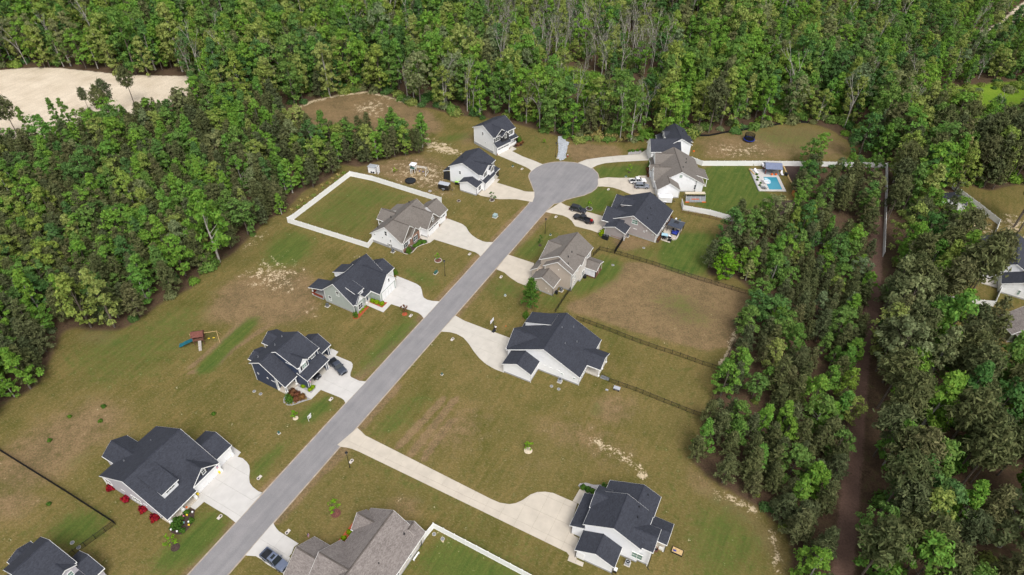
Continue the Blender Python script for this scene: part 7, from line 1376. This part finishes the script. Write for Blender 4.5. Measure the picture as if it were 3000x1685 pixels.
for k, x, y, h, s_, sq_, rz, vi, app, hue in spots:
    a = ndc((x, y, h * .6)); vis = abs(a[0]) < 1.0 and abs(a[1]) < .562
    if vis and cnt[k] < (282 if k != 'bare_tree' else 120):
        cnt[k] += 1; big = 0 if h < 8.5 else 1 if h < 10.5 else 2 if h < 15 else 3 if h < 18.5 else 4
        size = ('small', 'young', 'middling', 'tall', 'very tall')[big]
        look = {'broadleaf_tree': '%s %s tree' % ({'round': 'round', 'tall': 'slender', 'wide': 'broad'}[SHAPES[vi % 9][0]], HUES[hue].replace('_', ' ')), 'pine_tree': '%s olive pine' % ('bare trunked' if vi >= 5 else 'dense' if vi in (0, 1, 3) else 'pointed'), 'bare_tree': 'grey tree with %s leaves' % ('few', 'some', 'no', 'many', 'scattered')[vi % 5]}[k]
        pl_ = min(PLACES, key=lambda q: (q[0][0] - x) ** 2 + (q[0][1] - y) ** 2)[1]
        lab = '%s %s %s' % (size, look, pl_)
        tree(k, vi, (x, y, 0), rz, s_, lab, {'broadleaf_tree': 'leafy trees ', 'pine_tree': 'pines ', 'bare_tree': 'grey trees '}[k] + pl_, squash=sq_, crown_mat=HUES[hue] + '_leaf' if k == 'broadleaf_tree' else None)
    else: rest[k].append((x, y, 0, rz, s_, sq_, vi * 5 + hue if k == 'broadleaf_tree' else vi))
for k, l_ in (('broadleaf_tree', 'far leafy green wood in many shades of green'), ('pine_tree', 'olive green pines mixed into the far wood'), ('bare_tree', 'grey bare trunks and thin trees in the swampy wood')):
    if rest[k]: scatter({'broadleaf_tree': 'far_broadleaf_wood', 'pine_tree': 'far_pine_wood', 'bare_tree': 'far_bare_wood'}[k], l_, rest[k], JOIN[k])
# undergrowth: low bushes along the woods' edges and under the trees
def bush_quads(seed, n=420, r=1.0, zs=.8, card=.26):
    rs = np.random.default_rng(seed); d = rs.normal(size=(n, 3)); d[:, 2] = np.abs(d[:, 2]); d /= np.linalg.norm(d, axis=1, keepdims=True)
    c = d * rs.uniform(.6, 1.08, (n, 1)) * np.array([r, r, r * zs]) * (1 + .18 * np.sin(d[:, :1] * 5 + seed)) + np.array([0, 0, .12])
    return leaf_cards(rs, c, d + rs.normal(size=(n, 3)) * .4, card * rs.uniform(.6, 1.2, n), .75)
bush_c = bpy.data.collections.new('source_bushes')
for k in range(5): bush_c.objects.link(bpy.data.objects.new('bush_source_%d' % k, cards_mesh('bush', bush_quads(700 + k), ('mid_green_leaf', 'bright_green_leaf', 'deep_green_leaf', 'yellow_green_leaf', 'grey_green_leaf')[k])))
bush_c.objects.link(bpy.data.objects.new('bush_source_9', cards_mesh('bush', bush_quads(790, 200, .9, 1.2, .4), 'straw_leaf')))
wm = blur(wood.astype(float), 5); pts = []
for _ in range(14000):
    x = tr.uniform(-300, 310); y = tr.uniform(46, 400); a = ndc((x, y, 1))
    if abs(a[0]) > 1.1 or abs(a[1]) > .66: continue
    i = int(np.searchsorted(gx, x)); j = int(np.searchsorted(gy, y)); w_ = wm[min(j, ny - 1), min(i, nx - 1)]
    if not wood[min(j, ny - 1), min(i, nx - 1)] or masks['lot'][min(j, ny - 1), min(i, nx - 1)] > .3 or masks['clay'][min(j, ny - 1), min(i, nx - 1)] > .15: continue
    strip_ = in_poly1((x, y), Z_STRIP); plant_ = in_poly1((x, y), Z_PLANT)
    if w_ > .985 and tr.random() > (.12 if strip_ or plant_ else .4): continue
    if (strip_ or plant_) and tr.random() > .35: continue
    s_ = tr.uniform(.5, 1.4) if (strip_ or plant_) else tr.uniform(1.0, 2.8)
    pts.append((x, y, 0, tr.uniform(0, 6.28), s_, tr.uniform(.8, 1.3), tr.randrange(5)))
for p_ in [(18.92,213.65),(20.69,211.89),(22.59,212.89),(24.79,211.15),(27.24,213.08),(29.41,211.34),(31.64,210.53),(33.99,211.08),(36.26,210.72),(38.67,211.73),(40.88,210.91),(43.31,211.92),(24.13,215.26),(28.85,215.93),(33.37,214.26),(38.04,214.45)]:
    pts.append((p_[0], p_[1], 0, tr.uniform(0, 6.28), tr.uniform(1.0, 1.9), .8, tr.choice((0, 3, 4, 5)))); pts.append((p_[0] + tr.uniform(-2, 2), p_[1] + tr.uniform(.5, 2.5), 0, tr.uniform(0, 6.28), tr.uniform(.9, 1.5), 1.2, 5))
for p_ in [(-57.42,182.83),(-57.7,180.18),(-59.93,178.98),(-60.99,176.36),(-62.83,171.99),(-64.29,170.53),(-64.61,167.75),(-66.07,165.66),(-56.14,184.8)]: pts.append((p_[0], p_[1], 0, 1, tr.uniform(.5, .9), 1, 5)); pts.append((p_[0] + 1.5, p_[1] + 1.5, 0, 1, tr.uniform(.4, .8), .8, 3))
scatter('undergrowth', 'low green bushes and straw coloured grass at the feet of the woods', pts, bush_c)

# single trees the photograph picks out
H_ = lambda hh: hh / 12.0
tree('pine_tree', 3, (4.83,125.5) + (0,), .4, H_(10.5), 'lone pine on the brown patch between beige house and hoop house', squash=1.0, crown_mat='shrub_leaf')
tree('broadleaf_tree', 4, (56.43,138.79) + (0,), 1.0, H_(8.5), 'round bright green tree at the end of the mown back lawn', squash=.95, crown_mat='bright_leaf')
tree('pine_tree', 2, (56.62,119.77) + (0,), 2.0, H_(9.0), 'rounded pine standing inside the brown yard fence corner', squash=.95)
tree('pine_tree', 0, (-71.92,211.45) + (0,), 2.0, H_(8.0), 'dark single tree on the bare clearing', squash=.95); tree('broadleaf_tree', 1, (-81.72,211.63) + (0,), 2.4, H_(10.5), 'dark green column tree at the left end of the clearing'); tree('pine_tree', 3, (-32.05,199.27) + (0,), .4, H_(9.5), 'slim pine at the right end of the grove')
for k, (p_, hh, vi, kd) in enumerate((((113.44,127.32), 24, 6, 'left'), ((117.16,130.15), 24, 5, 'right'))): tree('pine_tree', vi, p_ + (0,), 1.2 + k, H_(hh) / 1.35, 'very tall %s pine of the pair leaning over the white fence' % kd, squash=1.4)
tree('pine_tree', 5, (62.36,56.0) + (0,), 2.2, H_(21) / 1.3, 'pale tall pine with bare trunk at the bottom edge', squash=1.3); tree('broadleaf_tree', 8, (141.99,192.1) + (0,), .3, H_(15) / 1.1, 'cream blossoming tree right of the long white fence', squash=1.1, crown_mat='cream_leaf')
tree('broadleaf_tree', 3, (62.54,138.17) + (0,), .3, H_(7), 'cream blossoming small tree behind the bright green round tree', crown_mat='cream_leaf')
for k, (p_, hh, pn) in enumerate(zip([(-170.26,200.47),(-166.38,201.5),(-155.44,200.21),(-151.44,207.47),(-153.15,222.61),(-140.15,210.69),(-142.11,218.18),(-139.33,228.28),(-161.55,200.83),(-155.01,207.32)], (15, 16, 10, 12, 9, 15, 14, 14, 12, 12), (1, 1, 0, 0, 1, 1, 1, 1, 0, 0))):
    tree('pine_tree' if pn else 'broadleaf_tree', (5, 6)[k % 2] if pn else (1, 3, 6)[k % 3], p_ + (0,), k * 1.3, H_(hh) / 1.35, '%s %s before the sandy lot' % (('first', 'second', 'third', 'fourth', 'fifth', 'sixth', 'seventh', 'eighth', 'ninth', 'tenth')[k], 'thin pine' if pn else 'sparse leafy tree'), 'thin trees before the sandy lot', squash=1.5, crown_mat=None if pn else 'mid_green_leaf')
for p_, hh, vi in (((68.4,217.11), 21, 6),): tree('pine_tree', vi, p_ + (0,), .5, H_(hh) / 1.35, 'tall bare trunked pine right of the farther white house', squash=1.35)
for k, p_ in enumerate([(23.67,215.24),(30.81,216.94),(-17.81,229.55),(-15.57,228.63),(3.85,221.53),(43.71,218.9),(-56.2,249.48),(-40.67,236.89),(-25.93,233.32)]): tree('bare_tree', k % 5, p_ + (0,), k, H_(14 + k % 3 * 2) / 1.2, 'pale thin trunked tree at the front of the back wood', 'pale thin trees at the front of the back wood', squash=1.25)
tree('bare_tree', 2, (45.9,219.47) + (0,), .7, H_(17), 'large dead grey tree left of the farther white house')
for k, p_ in enumerate([(148.4,195.54),(151.17,194.04),(156.12,192.64),(156.72,188.75),(156.31,199.12),(162.34,192.09),(169.44,200.46),(163.97,201.92),(148.43,164.66),(148.76,162.46),(149.4,165.53)]): tree('pine_tree', 5 + k % 2, p_ + (0,), k * 1.1, H_(20 + k % 3) / 1.35, 'tall bare trunked pine over the sandy yard fence', 'tall pines over the sandy yard fence', squash=1.4)

def sapling(loc, h, r, label, mat='bright_leaf', n=240, stem=.25):
    t = empty('young_tree', loc, label, 'young tree'); q, C = crown_broad(int(abs(loc[0] * 31 + loc[1] * 7)) % 9999, h, r, n, lo=stem, card=.26)
    me = cards_mesh('crown', q, mat); o = bpy.data.objects.new('crown', me); col.objects.link(o); o.parent = t
    trunk_broad(3, h, .045, C).build('trunk', 'bark', t)
for a in (((4.07,82.93), 2.6, .95, 'lone bright young tree in the middle of the big lawn'), ((-32.99,67.82), 4.0, 1.45, 'bright lime young tree above the mottled roof'), ((-61.11,60.39), 3.6, 1.3, 'bright young tree below the ornament flower bed'), ((-20.43,143.8), 2.6, .6, 'thin young tree in the pale ring by the lamp post'), ((7.68,151.58), 3.4, .75, 'slim young tree across the street by the beige house', 'shrub_leaf'),
 ((-6.67,173.15), 3.0, 1.25, 'spreading young tree beside the sandy pink driveway', 'shrub_leaf'), ((37.27,190.45), 3.0, .85, 'bright young tree on the grass left of the brown roof'), ((22.79,169.65), 3.0, .8, 'faint young tree in the dark ring by the black suv'), ((-46.2,89.85), 2.6, .8, 'tiny bright tree near the yard sign'), ((-26.81,122.83), 2.9, .95, 'red brown stemmed shrub in the orange ring', 'rust_leaf'), ((-38.61,187.66), 1.7, .8, 'small lime shrub in the sandy yard', 'lime_leaf', 200, .05), ((9.97,207.82), 1.4, .6, 'little green sapling on the lawn by the grey stones'), ((-63.94,90.36), .6, .5, 'small green tuft on the lawn above the lavender house', 'shrub_leaf', 80, .05)): sapling(*a)
BUSH = {k: cards_mesh('foliage', bush_quads(900 + i, 320, .5, z, .2), m) for i, (k, z, m) in enumerate((('green', .9, 'shrub_leaf'), ('lime', .85, 'lime_leaf'), ('red', 1.0, 'red_leaf'), ('rust', .85, 'rust_leaf'), ('cone', 2.6, 'shrub_leaf'), ('cone_lime', 2.2, 'lime_leaf'), ('grey', .7, 'straw_leaf')))}
def shrub(loc, k, s_, label, group=None):
    r = empty('shrub', loc, label, 'shrub', loc[0] % 3, group); r.scale = (s_, s_, s_)
    o = bpy.data.objects.new('foliage', BUSH[k]); col.objects.link(o); o.parent = r; MB().tube((0, 0, -.05), (0, 0, .3), .04, .03, 5).build('stem', 'bark', r)
ORD = ('first', 'second', 'third', 'fourth', 'fifth', 'sixth', 'seventh')
def shrubs(pts, k, s_, text, group):
    for i, p_ in enumerate(pts): shrub(p_ + (.02,), k, s_ * rnd.uniform(.88, 1.12), text % ORD[i], group)
shrubs([(-77.73,71.89),(-73.72,69.54),(-69.39,67.45),(-66.48,65.75)], 'red', 1.7, '%s red shrub from the left along the lavender wall', 'red shrubs along the lavender wall')
shrubs([(-35.6,126.93),(-34.38,126.28),(-33.01,125.83)], 'lime', 1.4, '%s round lime shrub from the left in the upper orange bed', 'round shrubs in the orange beds'); shrubs([(-38.14,122.84),(-37.63,123.7),(-37.13,124.68)], 'lime', .95, '%s small yellow green shrub from the left below the bay window', 'small shrubs below the sage bay window')
shrub((-38.75,121.1) + (0,), 'cone', 1.25, 'dark upright conifer at the corner of the sage house'); shrub((-31.12,137.52) + (0,), 'cone', 1.2, 'dark upright conifer beside the small sage garage')
shrubs([(-46.43,98.44),(-44.27,98.31),(-44.73,97.54)], 'lime', 1.2, '%s round green shrub from the left in the gravel by the blue garage', 'green shrubs by the blue garage'); shrubs([(-48.29,96.69),(-47.17,96.06),(-47.07,94.77),(-45.95,95.26),(-48.49,95.75)], 'rust', 1.7, '%s rust brown shrub in the rounded gravel bed', 'rust shrubs in the gravel bed'); shrub((-48.35,94.18) + (0,), 'cone', 1.7, 'dark green upright conifer in the rounded gravel bed')
shrubs([(-49.37,94.34),(-49.06,93.71),(-47.79,93.56),(-47.13,93.85),(-46.55,94.41),(-45.01,95.01)], 'grey', .5, '%s tiny yellow green tuft from the left on the gravel edge', 'tufts on the gravel edge')
shrub((-28.74,146.66) + (0,), 'cone', 1.5, 'dark conifer in the bed before the brick bay'); shrubs([(-27.44,149.6),(-26.72,150.26),(-26.19,151.18),(-25.1,151.47)], 'green', 1.5, '%s leafy shrub from the left before the brick bay', 'leafy shrubs before the brick bay')
shrub((-61.6,64.27) + (0,), 'cone', 1.8, 'large upright dark conifer in the ornament bed'); shrubs([(-61.06,67.11),(-62.25,65.53),(-62.49,64.0),(-60.52,63.41),(-59.62,65.46),(-61.63,65.93)], 'green', 1.2, '%s low green shrub in the ornament flower bed', 'low shrubs in the ornament bed')
for p_, m_, l_ in zip([(-61.28,66.19),(-60.73,66.49),(-62.69,65.2),(-61.36,68.08),(-59.93,67.13),(-60.79,64.95),(-61.35,63.15),(-59.92,65.13),(-59.63,64.5),(-62.59,63.49),(-61.5,65.1)], ('pink', 'yellow_plastic', 'orange_plastic', 'orange_plastic', 'paint_white', 'sky_cloth', 'paint_white', 'paint_white', 'yellow_plastic', 'paint_white', 'yellow_plastic'), ('pink garden ornament in the flower bed', 'yellow ornament at the top of the flower bed', 'orange flower pot at the lower porch column', 'orange flower pot at the upper porch column', 'white ornament at the right of the flower bed', 'pale blue ornament in the middle of the flower bed', 'white ornament at the bottom of the flower bed', 'white ornament beside the green shrub', 'yellow ornament near the right bed edge', 'white ornament at the left bed edge', 'yellow ornament beside the large conifer')):
    tag(MB().tube((0, 0, 0), (0, 0, .25), .06, .1, 8).ball((0, 0, .38), .2, 9, 6).build('garden_ornament', m_, None, p_ + (.03,)), l_, 'ornament', 'ornaments in the flower bed')
for p_, l_ in zip([(-56.76,80.02),(-57.68,75.89),(-60.23,70.92)], ('yellow flower pot by the small lavender garage', 'yellow flower pot between the lavender garage doors', 'yellow flower pot by the lavender porch column')): tag(MB().tube((0, 0, 0), (0, 0, .35), .16, .22, 9).ball((0, 0, .5), .26, 9, 6).build('flower_pot', 'yellow_plastic', None, p_ + (.05,)), l_, 'flower pot', 'flower pots by the garage doors')
shrub((1.54,207.8) + (0,), 'cone', 1.7, 'dark conifer at the porch of the farthest white house'); shrubs([(0.39,208.83),(0.96,205.86),(1.82,206.96),(2.26,207.62),(-0.9,206.42)], 'rust', 1.6, '%s dark red brown shrub at the farthest porch', 'red brown shrubs at the farthest porch')
shrub((44.48,192.99) + (0,), 'cone', 2.2, 'dark conifer left of the brown roofed house'); shrubs([(43.79,191.85),(44.06,190.21),(43.59,188.19),(44.71,189.14),(44.87,191.71)], 'rust', 1.7, '%s brown shrub in the bed left of the brown roof', 'brown shrubs left of the brown roof'); shrub((25.35,156.5) + (0,), 'cone_lime', 1.6, 'bright round topped shrub by the bin store')
shrubs([(14.94,74.27),(15.92,73.83),(16.74,73.39)], 'green', 1.3, '%s round dark shrub from the left in the curved gravel bed', 'round shrubs in the curved gravel bed'); shrub((18.96,73.95) + (0,), 'cone', 1.45, 'dark upright conifer at the lower right house'); shrub((3.63,122.14) + (0,), 'cone', 1.5, 'dark conifer at the far corner of the white dormer house')
shrubs([(-29.48,63.8),(-30.22,62.53)], 'lime', 1.2, '%s round lime shrub from the top in the red corner bed', 'lime shrubs in the red corner bed'); shrubs([(40.06,203.63),(41.55,203.89),(43.28,204.36),(38.79,203.38)], 'green', 1.3, '%s low shrub along the long curved driveway', 'low shrubs along the curved driveway')
shrubs([(78.64,190.38),(78.6,188.7),(77.98,187.16),(78.71,185.41),(78.02,184.04)], 'green', .9, '%s small potted plant from the top along the pool deck', 'potted plants along the pool deck'); shrubs([(78.99,196.4),(83.89,197.17),(88.32,196.76)], 'cone', .9, '%s slim shrub from the left against the white pool fence', 'slim shrubs against the pool fence')
shrubs([(41.51,155.02),(42.06,156.03),(42.77,157.16),(45.36,162.47),(46.04,164.12),(46.8,165.8)], 'rust', 1.1, '%s red green shrub in the strip behind the grey brown house', 'shrubs behind the grey brown house'); shrubs([(-88.17,91.71),(-94.15,88.87),(-87.1,87.82),(-95.24,82.69),(-63.8,90.37),(-87.95,68.33)], 'green', 1.0, '%s small weed clump on the lower left field', 'weed clumps on the lower left field')
